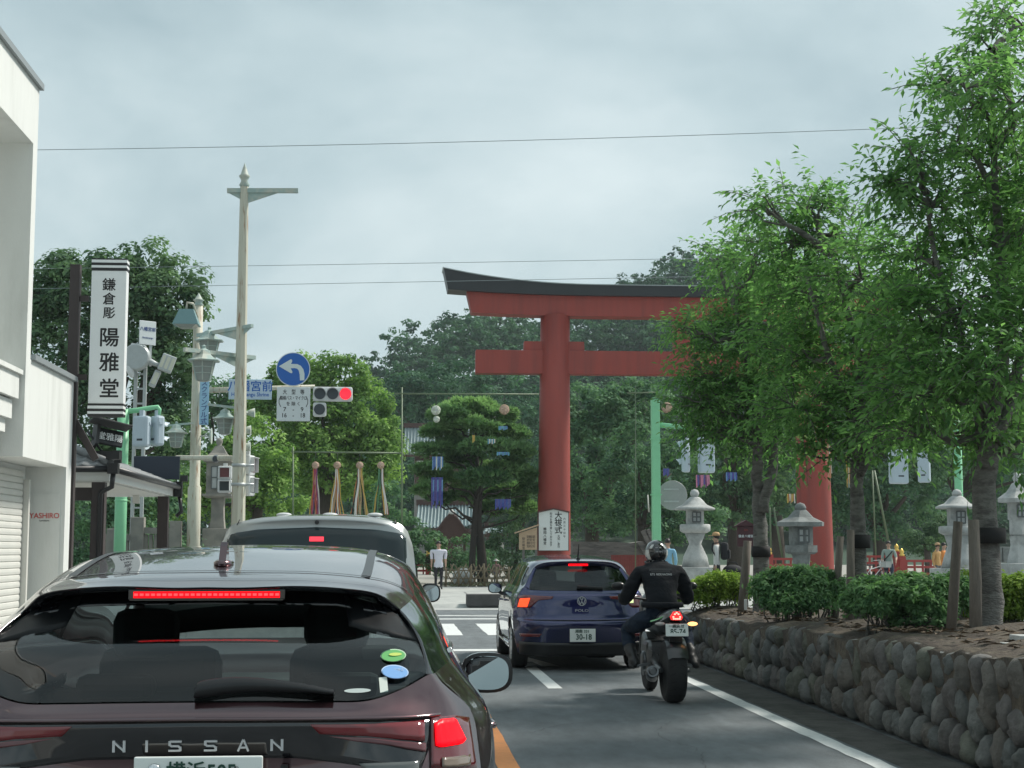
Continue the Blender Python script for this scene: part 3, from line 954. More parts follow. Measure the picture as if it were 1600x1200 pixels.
PX('broadleaf_tree', 'leafy tree behind the right signal lights', [(1460, 700, 60, 60), (1510, 740, 60, 70), (1560, 690, 60, 80), (1490, 800, 60, 40), (1600, 750, 60, 80), (1440, 640, 60, 50), (1530, 620, 70, 50)], 84, M_mid, 1500, 240, .65, 18900, 0.245, seed=12)
PX('round_topiary_shrub', 'dark clipped round shrub behind the red railing right of the cyclist', [(1440, 850, 32, 36), (1475, 840, 30, 40)], 64, M_dark, 1450, 60, .35, 8400, 0.109, seed=13)
PX('broadleaf_tree', 'low mound of dark trees left of the white-shirted pedestrian', [(640, 850, 40, 45), (600, 800, 40, 50), (670, 870, 40, 40), (620, 870, 40, 50), (705, 880, 40, 36), (735, 872, 36, 36)], 68, M_mid, 645, 140, .4, 10500, 0.150, seed=15)
PX('broadleaf_tree', 'dark low trees behind the wooden notice board', [(800, 850, 40, 45), (775, 878, 40, 36), (825, 790, 30, 50), (790, 905, 40, 24)], 80, M_dark, 805, 140, .45, 9450, 0.163, seed=16)
PX('broadleaf_tree', 'tall dark wood tree rising behind the large pine', [(620, 640, 60, 70), (700, 620, 80, 60), (780, 640, 80, 70), (640, 740, 60, 80), (820, 720, 60, 90)], 150, M_hill, 710, 300, 1.2, 18900, 0.422, seed=17)

# the tall rows of the hillside wood right of the torii reach above the crossbeam
# ---------------------------------------------------------------- the large pine in front of the shrine
def pine_tree():
    Y = 62.0; rng = np.random.default_rng(31)
    base = at(745, 915, Y); base.z = 0.12
    t_ = thing('pine_tree', 'large spreading pine with layered needle pads on two dark trunks inside the bamboo fence', 'tree', base)
    b0 = np.array(base)
    pads = [(735, 640, 52, 18), (700, 650, 34, 15), (775, 650, 36, 15), (690, 676, 36, 14), (735, 668, 52, 15), (790, 680, 40, 16), (680, 705, 38, 13), (760, 700, 46, 15), (810, 708, 27, 16), (720, 722, 42, 13),
            (672, 735, 34, 11), (790, 735, 44, 15), (700, 752, 46, 12), (755, 748, 44, 14), (818, 742, 22, 13), (665, 765, 24, 9), (800, 768, 40, 14), (740, 775, 40, 11), (815, 795, 26, 11), (690, 778, 30, 8), (770, 795, 30, 9), (828, 765, 14, 12), (720, 695, 40, 12)]
    Cs, As, Bs, Ts = [], [], [], []
    mb = MB()
    for (px, py, rx, ry) in pads:
        yy = Y + rng.uniform(-2.4, 2.2)
        c = np.array(at(px, py, yy)) - b0; s = yy / FPX
        r = np.array([rx * s * .92, rx * s * .85, ry * s * .85])
        k = int(760 * (rx * ry) / 500) + 320
        d = rand_dirs(k, rng); d[:, 2] = np.where(rng.random(k) < .75, np.abs(d[:, 2]), d[:, 2])
        C = c + d * r * rng.uniform(.6, 1.05, (k, 1))
        C[:, 2] += 0.10 * np.sin(C[:, 0] * 5 + py) * np.cos(C[:, 1] * 4)
        tu = unit(d * np.array([1, 1, .3]) + np.array([0, 0, .22]) + rng.normal(0, .3, (k, 3))); up_ = unit(d * np.array([.5, .5, .6]) + np.array([0, 0, .9]))
        tint = 0.42 + rng.normal(0, .12) + rng.normal(0, .15, k)
        for q in range(3):
            a = unit(tu + rng.normal(0, .42, (k, 3))); b_ = unit(np.cross(up_ + rng.normal(0, .25, (k, 3)), a))
            Cs.append(C + a * .08); As.append(a * rng.uniform(.10, .17, (k, 1))); Bs.append(b_ * .034); Ts.append(tint)
        tx = 0.25 * math.sin(py)
        mb.tube(limb_path((tx * .4, 0, max(1.8, c[2] - 0.9 - abs(c[0]) * .12)), c - np.array([0, 0, ry * s * .5]), rng, 6, .05), [.06, .05, .042, .034, .026, .018], 6)
    leaf_object('crown', np.vstack(Cs), np.vstack(As), np.vstack(Bs), np.hstack(Ts), leaf_mat('pine_needles', (0.075, 0.155, 0.05), (0.32, 0.46, 0.14), .4), t_)
    a0 = np.array(at(737, 905, Y)) - b0; a1 = np.array(at(741, 800, Y)) - b0
    c0 = np.array(at(753, 905, Y)) - b0; c1 = np.array(at(747, 800, Y)) - b0
    mb.tube([(a0[0], 0, -.1), (a0[0] + .02, 0, 1.0), (a1[0], 0.0, 2.4), (.05, 0, 4.4), (-.1, 0, 6.2)], [.17, .135, .12, .10, .06], 10)
    mb.tube([(c0[0] + .05, .25, -.1), (c0[0], .2, 1.2), (c1[0], .1, 2.6), (.15, 0, 4.2)], [.24, .19, .15, .09], 10)
    mb.build('trunk', M_barkd, t_)
pine_tree()
# ================================================================ TORII
M_tor = mat('vermilion', (0.305, 0.050, 0.037), 0.6, var=0.07, vscale=1.2, bump=0.12, bscale=30, col2=(0.225, 0.044, 0.035), scale2=1.1, fac2=(.42, .68), stretch=(2.4, 2.4, 0.22))
M_torblk = mat('torii_black', (0.022, 0.024, 0.027), 0.45, var=0.2, vscale=2)
TX0, TX1, TY = 6.40, 17.08, 62.0
TC = (TX0 + TX1) / 2
tor = thing('torii_gate', 'huge vermilion shrine gate with a black curved top beam', 'torii', (TC, TY, 0.1))
for x in (TX0, TX1):
    bb = MB()
    s_ = 1 if x < TC else -1
    k_ = 1.0 if s_ > 0 else 1.07
    prof = [(0.70 * k_, 0), (0.685 * k_, 0.4), (0.63 * k_, 6), (0.60 * k_, 10.95)]
    bb.lathe(prof, 40, (0, 0, 0))
    # pillars lean inward slightly
    bb.v = [(px + s_ * 0.10 * (pz / 11 - .35) + x - TC, py, pz) for px, py, pz in bb.v]
    bb.build('pillar', M_tor, tor)
    bb = MB(); bb.lathe([(0.80 * k_, -0.1), (0.80 * k_, 0.55), (0.74 * k_, 0.6)], 40, (x - TC - s_ * .035, 0, 0))
    bb.build('pillar_sleeve', M_torblk, tor)
nb, ntp = 8.62, 9.58
bb = MB(); bb.box((0, 0, (nb + ntp) / 2 - .1), (2 * (TC - 3.2), 0.62, ntp - nb), bev=0.02); bb.build('tie_beam', M_tor, tor)
for x in (TX0, TX1):
    for sx_ in (-1, 1):
        bb = MB()
        xx = x - TC + sx_ * 0.82
        bb.prism([(xx - .42, ntp - .1), (xx + .42, ntp - .1), (xx + .40, ntp + .27), (xx - .40, ntp + .27)] if sx_ > 0 else [(xx - .42, ntp - .1), (xx + .42, ntp - .1), (xx + .40, ntp + .27), (xx - .40, ntp + .27)], 0.5, 'Y', -0.25)
        bb.build('wedge', M_tor, tor)
bb = MB(); bb.box((0, 0, (ntp + 11.0) / 2 - .1), (0.8, 0.5, 11.0 - ntp)); bb.build('centre_strut', M_tor, tor)
def rise(x, amt):
    a = max(0.0, abs(x) - 3.4) / 6.5
    return amt * a ** 2.2
def beam(name, half_b, half_t, zb, zt, thick, amt_b, amt_t, m):
    b_ = MB(); n = 40
    rows = []
    for i in range(n + 1):
        u = -1 + 2 * i / n
        xb, xt = u * half_b, u * half_t
        z0, z1 = zb + rise(xb, amt_b), zt + rise(xt, amt_t)
        rows.append([(xb, -thick / 2, z0 - .1), (xt, -thick / 2, z1 - .1), (xt, thick / 2, z1 - .1), (xb, thick / 2, z0 - .1), (xb, -thick / 2, z0 - .1)])
    b_.grid(rows, smooth=False)
    b_._a(rows[0][:4], [(0, 1, 2, 3)]); b_._a(rows[-1][:4], [(3, 2, 1, 0)])
    return b_.build(name, m, tor, merge=0.001)
beam('lower_lintel', 8.72, 8.92, 10.98, 11.80, 0.85, 0.16, 0.20, M_tor)
beam('top_lintel', 9.68, 9.86, 11.80, 12.23, 1.25, 0.20, 0.62, M_torblk)
beam('ridge_cap', 9.86, 9.90, 12.232, 12.27, 1.32, 0.62, 0.62, mat('copper_cap', (0.30, 0.34, 0.34), 0.5))
# white announcement board on the left pillar
ab = thing('announcement_board', 'white announcement board with brush calligraphy on the torii pillar', 'sign', (TX0 - .02, TY - 0.86, 1.2))
q = lambda px, py: at(px, py, TY - 0.9)
pts = [(q(842, 860)), (q(888, 860)), (q(888, 801)), (q(865, 796)), (q(842, 801))]
ol = [(p.x - TX0 + .02, p.z - 1.2) for p in pts]
bb = MB(); bb.prism(ol, 0.05, 'Y', -0.03); bb.build('panel', mat('board_white', (0.74, 0.77, 0.76), 0.6, var=.03), ab)
cx = sum(p[0] for p in ol[:2]) / 2
bb = MB()
big = [(cx + (a - cx) * 1.06, (b_ - .75) * 1.05 + .75) for a, b_ in ol]
bb.prism(big, 0.05, 'Y', -0.01); bb.build('frame', mat('frame_brown', (0.10, 0.04, 0.035), 0.6), ab)
bb = MB()
for s_ in (-1, 1): bb.bar((cx, -0.05, ol[3][1] + .03), (cx + s_ * .64, -0.05, ol[2][1] + .02), .16, .04)
bb.build('gable', MATS['frame_brown'], ab)
def col_text(chars, px, pys, size, parent, org, Y, m=M_ink, bold=.02, dy=-0.035):
    for ch, py in zip(chars, pys):
        p = at(px, py, Y)
        text(ch, size, m, parent, (p.x - org[0], dy, p.z - org[2]), bold=bold, name='character')
o_ = (TX0 - .02, 0, 1.2)
col_text('大祓式', 872.5, (806, 817, 829), .31, ab, o_, TY - .9, bold=.035)
col_text('大式、本日', 873, (838, 842, 846, 850, 854), .11, ab, o_, TY - .9)
col_text('六月三十日午', 882, (811, 816.5, 822, 827.5, 833, 838.5), .10, ab, o_, TY - .9)
col_text('形代お頒ち致しております', 861, (803, 807.5, 812, 816.5, 821, 825.5, 830, 834.5, 839, 843.5, 848, 852), .105, ab, o_, TY - .9)
col_text('鶴岡八幡宮', 851.5, (827, 832.5, 838, 843.5, 849), .13, ab, o_, TY - .9)
# wooden notice board at its left
nbd = thing('wooden_notice_board', 'pale wooden notice board with a sloped roof left of the torii pillar', 'notice board', (at(824, 900, 60.5).x, 60.5, 0.14))
o_ = (nbd.location.x, 0, 0.14)
q = lambda px, py: at(px, py, 60.5)
M_wood = mat('pale_wood', (0.50, 0.36, 0.24), 0.7, var=0.15, vscale=5, stretch=(1, 1, 6))
ol = [(q(a, b_).x - o_[0], q(a, b_).z - .14) for a, b_ in ((811, 859), (839, 859), (839, 824), (811, 833))]
bb = MB(); bb.prism(ol, .05, 'Y', -.02); bb.build('panel', M_wood, nbd)
bb = MB(); a, b_ = q(804, 833), q(842, 820); bb.bar((a.x - o_[0], 0, a.z - .14), (b_.x - o_[0], 0, b_.z - .14), .3, .05); bb.build('roof', M_wood, nbd)
for x in (-.15, .35):
    bb = MB(); bb.box((x, .03, .75), (.09, .09, 1.5)); bb.build('post', mat('grey_wood', (0.16, 0.15, 0.14), 0.8, var=.2), nbd)
for px in (818, 825, 829, 834):
    for k in range(4):
        p = q(px, 839 + k * 5 + (3 if px == 818 else 0))
        text('御祈願受付所内'[k + (2 if px > 826 else 0)], .12, M_ink, nbd, (p.x - o_[0], -.022, p.z - .14), bold=0, name='character')

# ================================================================ SHRINE BUILDINGS among the trees
M_cop = mat('copper_roof', (0.26, 0.33, 0.34), 0.55, var=0.12, vscale=3)
M_rib = mat('copper_rib', (0.23, 0.30, 0.31), 0.5)
M_timb = mat('shrine_timber', (0.07, 0.035, 0.03), 0.7, var=.2)
M_plaster = mat('shrine_plaster', (0.6, 0.6, 0.57), 0.8)
def shrine_roof(name, label, Y, eave, ridge, label_cat='shrine hall', n=18, wall_h=1.6, lip=1.0):
    """eave, ridge: ((px, py) left, (px, py) right); a hipped roof with standing seams, timber wall below"""
    e0, e1 = at(*eave[0], Y), at(*eave[1], Y)
    r0, r1 = at(*ridge[0], Y + 2.5), at(*ridge[1], Y + 2.5)
    org_ = ((e0.x + e1.x) / 2, Y + 2.5, 0.05)
    t_ = thing(name, label, label_cat, org_)
    S = lambda p: (p[0] - org_[0], p[1] - org_[1], p[2] - org_[2])
    def rp(u, v):
        e = e0.lerp(e1, u); r = r0.lerp(r1, u)
        p = e.lerp(r, v); p.z -= 0.22 * math.sin(math.pi * v) * (r.z - e.z) * .6
        p.z += 0.25 * (abs(u - .5) * 2) ** 4 * (1 - v)
        return p
    bb = MB(); bb.grid([[S(rp(i / 14, j / 8)) for j in range(9)] for i in range(15)])
    back = [[S((p.x, 2 * (Y + 2.5) - p.y, p.z)) for p in (rp(i / 14, j / 8) for j in range(9))] for i in range(15)]
    bb.grid(back)
    bb._a([S(e0), S(r0), S((e0.x, 2 * (Y + 2.5) - e0.y, e0.z))], [(0, 1, 2)]); bb._a([S(e1), S(r1), S((e1.x, 2 * (Y + 2.5) - e1.y, e1.z))], [(0, 1, 2)])
    bb.build('roof', M_cop, t_)
    for i in range(n + 1):
        u = i / n
        bb = MB(); bb.tube([Vector(S(rp(u, v))) + Vector((0, -.03, .05)) for v in (0, .25, .5, .75, 1)], .055, 5, caps=False)
        bb.build('roof_seam', M_rib, t_)
    bb = MB(); a, b_ = Vector(S(r0)), Vector(S(r1)); bb.bar(a + Vector((-.2, 0, .12)), b_ + Vector((.2, 0, .12)), .4, .4)
    bb.build('ridge', M_timb, t_)
    bb = MB(); bb.bar(Vector(S(e0)) + Vector((0, .1, -.12)), Vector(S(e1)) + Vector((0, .1, -.12)), .3, .16); bb.build('eave_beam', M_timb, t_)
    zb = max(0, e0.z - wall_h)
    bb = MB(); bb.box((0, 0.3, (e0.z + zb) / 2 - .05), ((e1.x - e0.x) - 2 * lip, 4.0, e0.z - zb + .3)); bb.build('wall', M_timb, t_)
    k = max(3, int((e1.x - e0.x) / 1.2))
    for i in range(k):
        x = -(e1.x - e0.x) / 2 + lip + (i + .5) * ((e1.x - e0.x) - 2 * lip) / k
        bb = MB(); bb.box((x, -1.74, e0.z - .75), (.6, .08, .42)); bb.build('wall_panel', M_plaster, t_)
    bb = MB(); bb.box((0, 0.3, zb / 2), ((e1.x - e0.x) - 2 * lip, 3.8, zb)); 
    if zb > .1: bb.build('base', mat('stone_base', (0.2, 0.2, 0.19), .9, var=.2), t_)
    return t_
shrine_roof('shrine_hall', 'upper shrine hall with a seamed grey-green roof seen left of the pine', 130, ((630, 710), (735, 710)), ((634, 667), (732, 667)), n=20, wall_h=3.2)
shrine_roof('shrine_hall', 'lower shrine hall with a broad pale copper roof behind the pine trunks', 105, ((650, 825), (738, 825)), ((655, 788), (738, 788)), n=16, wall_h=2.0)
shrine_roof('shrine_hall', 'small low-roofed pavilion right of the pine trunks', 96, ((757, 834), (794, 832)), ((762, 824), (786, 824)), n=8, wall_h=2.0, lip=.4)
# dark curved gable of the dance stage
dg_ = thing('dance_stage', 'dark curved gable with a white finial in front of the lower shrine roof', 'pavilion', (at(705, 900, 92).x, 92, 0.05))
bb = MB()
rows = []
for i in range(17):
    u = -1 + i / 8
    z = 2.3 + 1.1 * (math.cos(u * math.pi) * .5 + .5)
    rows.append([(u * 1.15, y, z + dz) for y, dz in ((-.6, 0), (-.6, .22), (2, .22), (2, 0))])
bb.grid(rows, smooth=True); bb._a([(r_[0][0], -.55, r_[0][2]) for r_ in rows] + [(1.1, -.55, 1.9), (-1.1, -.55, 1.9)], [tuple(range(19))]); bb.build('roof', M_timb, dg_)
bb = MB(); bb.lathe([(.0, .45), (.05, .3), (.16, .15), (.25, 0)], 10, (0, -.4, 3.55)); bb.build('finial', M_plaster, dg_)
for x in (-.8, .8):
    bb = MB(); bb.box((x, .3, 1.2), (.16, .16, 2.4)); bb.build('post', M_timb, dg_)
# grey drum-shaped stone bridge behind the torii's left pillar
br = thing('drum_bridge', 'grey weathered humped stone bridge behind the torii left pillar', 'bridge', (at(950, 880, 68).x, 68, 0.05))
bb = MB(); q = lambda px, py: at(px, py, 68)
prof = [(895, 885), (895, 846), (930, 846.5), (965, 847), (985, 849), (1005, 846), (1012, 850), (1012, 885)]
bb.prism([(q(a, b_).x - br.location.x, q(a, b_).z - .05) for a, b_ in prof], 2.0, 'Y', 0)
bb.build('span', mat('bridge_stone', (0.17, 0.165, 0.155), .9, var=.35, vscale=2.5, bump=.8, bscale=8, col2=(0.09, 0.09, 0.088), scale2=1.2, stretch=(.6, 1, 3)), br)
bb = MB()
for (a, b_) in (((999, 848), (1012, 872)), ((1004, 829), (1016, 856)), ((1010, 828), (1022, 852))):
    bb.bar((q(*a).x - br.location.x, -.2, q(*a).z - .05), (q(*b_).x - br.location.x, -.2, q(*b_).z - .05), .2, .22)
bb.build('rail_stone', MATS['bridge_stone'], br)

# ================================================================ RED RAILINGS with gilt caps
M_vrail = mat('red_lacquer', (0.33, 0.045, 0.04), 0.45, var=.1)
M_gilt = mat('gilt', (0.75, 0.5, 0.12), 0.35, metal=.6)
def railing(label, pxs, Y, top, bottom, posts, n_mid=3, cat='railing', rails=(0.95, 0.62, 0.25)):
    a, b_ = at(pxs[0], bottom, Y), at(pxs[1], bottom, Y)
    h = at(pxs[0], top, Y).z - a.z
    t_ = thing('red_railing', label, cat, (a.x, Y, a.z))
    W = b_.x - a.x
    for f in rails:
        m = MB(); m.bar((0, 0, h * f), (W, 0, h * f), .1, .09); m.build('rail', M_vrail, t_)
    for i in range(1, n_mid + 1):
        m = MB(); m.box((W * i / (n_mid + 1), 0, h * .5), (.07, .07, h * .95)); m.build('baluster', M_vrail, t_)
    for px in posts:
        x = at(px, bottom, Y).x - a.x
        m = MB(); m.box((x, 0, h * .6), (.24, .24, h * 1.2)); m.build('post', M_vrail, t_)
        m = MB(); m.lathe([(.10, 0), (.11, .07), (.06, .10), (.09, .17), (.08, .22), (.02, .29), (0, .31)], 12, (x, 0, h * 1.2)); m.build('cap', M_gilt, t_)
    return t_
railing('red lacquered railing right of the torii right pillar behind the cyclist', (1340, 1398), 60, 868, 899, (1402,), 5)
railing('red railing with dark panels between the cyclist and the orange-shirted person', (1404, 1468), 59, 875, 904, (1410, 1465), 4)
railing('red railing half hidden between the cherry trunk and the grey lantern', (1200, 1248), 60, 872, 900, (1203,), 3)
railing('red railing with gilt cap left of the white-shirted pedestrian', (640, 672), 70, 873, 898, (669,), 2)
t_ = thing('red_fence', 'dull red board fence behind the roof of the blue hatchback', 'fence', (at(935, 900, 66).x, 66, .05))
for i in range(22):
    p0 = at(955 + i * 2.75, 907, 66)
    m = MB(); m.box((p0.x + .035 - t_.location.x, 0, .63), (.068, .05, 1.24)); m.build('board', mat('dull_red', (0.20, 0.04, 0.035), .7, var=.2), t_)
m = MB(); m.box((at(985, 900, 66).x - t_.location.x, -.05, .1), (1.9, .2, .2)); m.build('sill', M_kerb, t_)

# ================================================================ STONE LANTERNS
M_gran = mat('pale_granite', (0.42, 0.43, 0.42), 0.8, var=.14, vscale=14, bump=.3, bscale=60, col2=(0.30, 0.31, 0.30), scale2=2.2)
M_gdark = mat('dark_granite', (0.20, 0.215, 0.21), 0.85, var=.18, vscale=12, bump=.4, bscale=50, col2=(0.13, 0.14, 0.135), scale2=2.5)
M_gold = mat('old_granite', (0.27, 0.255, 0.225), 0.9, var=.2, vscale=8, bump=.5, bscale=40, col2=(0.17, 0.165, 0.15), scale2=2)
M_lat = mat('lattice', (0.10, 0.11, 0.11), 0.7)
M_paper = mat('lantern_paper', (0.36, 0.38, 0.38), 0.7)
def lantern(label, px, Y, ys, m, roof_r, house_r, plat_r, sh, sides=24, base=None, window=True, cat='stone lantern', phase=0.0):
    """ys: photo rows (finial top, roof top, roof edge, house bottom, platform bottom, shaft bottom, base bottom)"""
    z = [at(px, y, Y).z for y in ys]
    x = at(px, ys[4], Y).x
    gz = min(z[-1], 0.2) if base is None else z[-1]
    t_ = thing('stone_lantern', label, cat, (x, Y, gz))
    Z = [q - gz for q in z]
    r = roof_r
    rise_ = Z[1] - Z[2]
    b_ = MB(); b_.lathe([(0, Z[0]), (r * .16, Z[0] - .06 * r), (r * .23, Z[0] - .2 * r), (r * .21, Z[0] - .32 * r), (r * .14, Z[1] + .02), (r * .24, Z[1]), (r * .24, Z[1] - .03)][::-1], 20); b_.build('finial', m, t_)
    if sides == 4:
        prof = [(house_r, Z[2] - .02), (r, Z[2] - .005), (r * 1.02, Z[2] + .07), (r * .98, Z[2] + .09), (r * .55, Z[2] + rise_ * .55), (r * .26, Z[1])]
        prof = [(a * 1.25, c) for a, c in prof]
    elif sides == 6:
        prof = [(house_r, Z[2] - .02), (r, Z[2]), (r * 1.01, Z[2] + .09), (r * .55, Z[2] + rise_ * .55), (r * .26, Z[1])]
    else:
        prof = [(house_r, Z[2] + .02), (r * .9, Z[2] + .03), (r, Z[2]), (r * 1.01, Z[2] + .05), (r * .86, Z[2] + .09), (r * .6, Z[2] + rise_ * .42), (r * .36, Z[2] + rise_ * .85), (r * .24, Z[1])]
    b_ = MB(); b_.lathe(prof, sides, smooth=(sides > 8), phase=phase); b_.build('roof', m, t_)
    hs = 6 if sides == 6 else 4 if sides == 4 else 6
    kk = 1.2 if hs == 4 else 1.05
    b_ = MB(); b_.lathe([(house_r * kk, Z[3]), (house_r * kk, Z[2] + .03)], hs, smooth=False, phase=phase if hs != 6 else R(30) + phase); hb = b_.build('fire_box', m, t_)
    if window:
        d = house_r * (.88 if hs == 6 else .86)
        zc, zh = (Z[3] + Z[2]) / 2, (Z[2] - Z[3]) * .68
        ang = (R(0))
        b_ = MB(); b_.box((0, -d - .012, zc), (house_r * .92, .03, zh)); b_.build('window', M_paper, hb)
        b_ = MB()
        for u in (-.44, 0, .44): b_.box((house_r * u, -d - .03, zc), (.035, .03, zh))
        for u in (-.5, 0, .5): b_.box((0, -d - .034, zc + zh * u), (house_r * .92, .03, .035))
        b_.build('lattice', M_lat, hb)
    b_ = MB()
    if sides == 24:
        b_.lathe([(plat_r * .75, Z[4]), (plat_r, Z[4] + .06), (plat_r, Z[3] - .02), (plat_r * .9, Z[3])], 24)
    else:
        b_.lathe([(plat_r * .8, Z[4]), (plat_r, Z[4] + .05), (plat_r, Z[3])], hs, smooth=False, phase=phase if hs != 6 else R(30) + phase)
    b_.build('platform', m, t_)
    b_ = MB()
    s0, s1, s2 = sh
    b_.lathe([(s0, Z[5]), (s0 * .86, Z[5] + (Z[4] - Z[5]) * .3), (s1, Z[5] + (Z[4] - Z[5]) * .68), (s2, Z[4])], 24 if sides == 24 else hs, smooth=(sides == 24), phase=0 if sides == 24 else phase); b_.build('shaft', m, t_)
    if len(Z) > 6 and Z[5] - Z[6] > .05:
        b_ = MB(); b_.box((0, 0, (Z[5] + Z[6]) / 2), (s0 * 2.6, s0 * 2.6, Z[5] - Z[6]), bev=.015); b_.build('base', m, t_)
    return t_
lantern('pale granite lantern on a white block left of the cherry trunks', 1086, 44, (764, 777, 797, 819, 833, 886, 920), M_gran, .58, .26, .44, (.40, .17, .30))
lantern('grey hexagonal stone lantern with a latticed window in front of the torii right pillar', 1252, 36, (785, 797, 822, 852, 866, 905, 925), M_gdark, .60, .27, .38, (.22, .22, .24), sides=6, phase=R(10))
lantern('pale round-roofed stone lantern behind the leaning stake on the right', 1497, 40, (764, 775, 795, 822, 836, 888, 912), M_gran, .56, .26, .50, (.46, .28, .36))
lantern('grey stone lantern partly cut off at the right edge of the view', 1592, 34, (738, 755, 785, 812, 838, 880, 915), M_gran, .46, .22, .20, (.3, .2, .22), sides=6)
lantern('huge weathered stone lantern with a square tiled roof behind the rusty lamp post', 341, 48, (684, 697, 722, 772, 778, 826, 862), M_gold, .48, .40, .62, (.32, .26, .28), sides=4, phase=R(45))
t_ = thing('stone_annex', 'low grey stone block building beyond the yellowish shrub at the right edge', 'wall', (at(1580, 900, 46).x, 46, .1))
for i in range(6):
    for j in range(3):
        m = MB(); m.box((-0.6 + i * .52 + (j % 2) * .2, 0, .28 + j * .5), (.5, .5, .48), bev=.02); m.build('stone', M_gdark, t_)

# stone balustrade of the left corner
bl = thing('stone_balustrade', 'pale stone balustrade with square posts behind the tiled-roof shop', 'balustrade', (at(240, 860, 40).x, 40, .1))
for (pa, pt, w_) in ((216, 808, .34), (275, 814, .28), (176, 826, .25)):
    p = at(pa, pt, 40); m = MB(); m.box((p.x - bl.location.x, 0, (p.z - .1) / 2), (w_, .3, p.z - .1), bev=.02); m.build('post', M_gold, bl)
for (pa, pb, pt) in ((225, 270, 824), (160, 212, 834)):
    a, b_ = at(pa, pt, 40), at(pb, pt + 1, 40)
    m = MB(); m.bar((a.x - bl.location.x, 0, a.z - .18), (b_.x - bl.location.x, 0, b_.z - .18), .22, .16); m.build('rail', M_gold, bl)
    for i in range(6):
        x = a.x + (b_.x - a.x) * (i + .5) / 6 - bl.location.x
        m = MB(); m.box((x, 0, (a.z - .26) / 2), (.085, .1, a.z - .3)); m.build('baluster', M_gold, bl)

# ================================================================ BAMBOO FENCE round the pine
M_bam = mat('dry_bamboo', (0.20, 0.155, 0.095), .6, var=.35, vscale=8)
bf = thing('bamboo_fence', 'low criss-cross bamboo fence round the foot of the large pine', 'fence', (at(745, 920, 58.6).x, 58.6, .14))
x0 = at(697, 920, 58.6).x - bf.location.x; x1 = at(795, 920, 58.6).x - bf.location.x
rf = random.Random(4)
n = 6
for i in range(n):
    x = x0 + (x1 - x0) * i / (n - 1)
    m = MB(); m.tube([(x + rf.uniform(-.04, .04), 0, 0), (x, 0, .78 + rf.uniform(-.1, .14))], .045, 7); m.build('upright', M_bam, bf)
for i in range(11):
    x = x0 + (x1 - x0) * (i + .5) / 11
    for s_ in (-1, 1):
        m = MB(); m.tube([(x - s_ * .20, -.03 * s_, .06), (x + s_ * .20 + rf.uniform(-.05, .05), -.03 * s_, .80 + rf.uniform(-.05, .08))], .024, 6); m.build('cross_cane', M_bam, bf)
for z in (.32, .62):
    m = MB(); m.tube([(x0, .02, z), (x1, .02, z + rf.uniform(-.04, .04))], .024, 6); m.build('rail', M_bam, bf)
for (xx, sz) in ((x0, 0), (x1, 0)):
    for z in (.32, .62):
        m = MB(); m.tube([(xx, .02, z), (xx, 3.5, z)], .02, 6); m.build('rail', M_bam, bf)
bb = MB(); bb.grid([[(x0 + (x1 - x0) * i / 12 - .2 + .4 * i / 12, y, .02 + .12 * math.sin(math.pi * min(1, y / 4)) + .02 * math.sin(i * 2.3 + y)) for y in (0.05, .3, 1, 2, 3, 4)] for i in range(13)])
bb.build('soil', mat('mossy_soil', (0.07, 0.085, 0.04), .95, var=.4, vscale=6), bf)
t_ = thing('fence_stone', 'pale boulder inside the bamboo fence', 'stone', (at(723, 906, 59.5).x, 59.5, .2))
m = MB(); m.ell((0, 0, .25), (.42, .3, .38), 12, 8); m.v = [(a + .03 * math.sin(b_ * 9 + c * 7), b_, c + .03 * math.sin(a * 8)) for a, b_, c in m.v]; m.build('stone', M_gran, t_)

# ================================================================ BAMBOO FRAMES, FESTIVAL BALLS AND STREAMERS
M_gbam = mat('green_bamboo', (0.13, 0.18, 0.10), .5, var=.2, vscale=6)
def pole_px(name, label, cat, a, b_, Y, r, m, group=None):
    p0, p1 = at(*a, Y), at(*b_, Y)
    lo = p0 if p0.z < p1.z else p1; hi = p1 if lo is p0 else p0
    t_ = MB(); t_.tube([(0, 0, 0), hi - lo], [r, r * .8], 8)
    o = t_.build(name, m, None, loc=lo)
    tag(o, label, cat, group)
    return o
pole_px('bamboo_pole', 'tall thin upright bamboo pole left of the large pine', 'bamboo pole', (628, 906), (628, 605), 58, .036, M_gbam)
pole_px('bamboo_pole', 'long level bamboo pole above the pine, tied to the torii pillar', 'bamboo pole', (617, 615), (842, 616), 58, .03, M_gbam)
pole_px('bamboo_pole', 'level bamboo pole carrying the four festival balls', 'bamboo pole', (455, 706), (628, 708), 58, .035, M_gbam)
pole_px('bamboo_pole', 'thin upright bamboo pole right of the left-turn sign', 'bamboo pole', (458, 900), (458, 698), 58, .036, M_gbam)
pole_px('bamboo_pole', 'level bamboo pole above the green signal post', 'bamboo pole', (980, 614), (1026, 613), 60, .03, M_gbam)
pole_px('bamboo_pole', 'thin upright bamboo pole behind the green signal post', 'bamboo pole', (993, 905), (993, 602), 61, .026, M_gbam)
pole_px('bamboo_pole', 'leaning bamboo prop just left of the grey lantern', 'bamboo pole', (1223, 872), (1209, 793), 62, .05, M_gbam)
pole_px('bamboo_pole', 'upright bamboo prop right of the cherry trunk by the grey lantern', 'bamboo pole', (1205, 872), (1203, 793), 62, .04, M_gbam)
pole_px('bamboo_pole', 'leaning bamboo prop above the cyclist', 'bamboo pole', (1389, 850), (1366, 735), 62, .05, M_gbam)
pole_px('bamboo_pole', 'upright bamboo prop left of the cyclist', 'bamboo pole', (1369, 880), (1363, 735), 63, .035, M_gbam)
pole_px('bamboo_pole', 'pale thin bamboo cane leaning left of the pale granite lantern', 'bamboo pole', (1014, 800), (1012, 773), 61, .03, mat('pale_cane', (.6, .62, .55), .6))
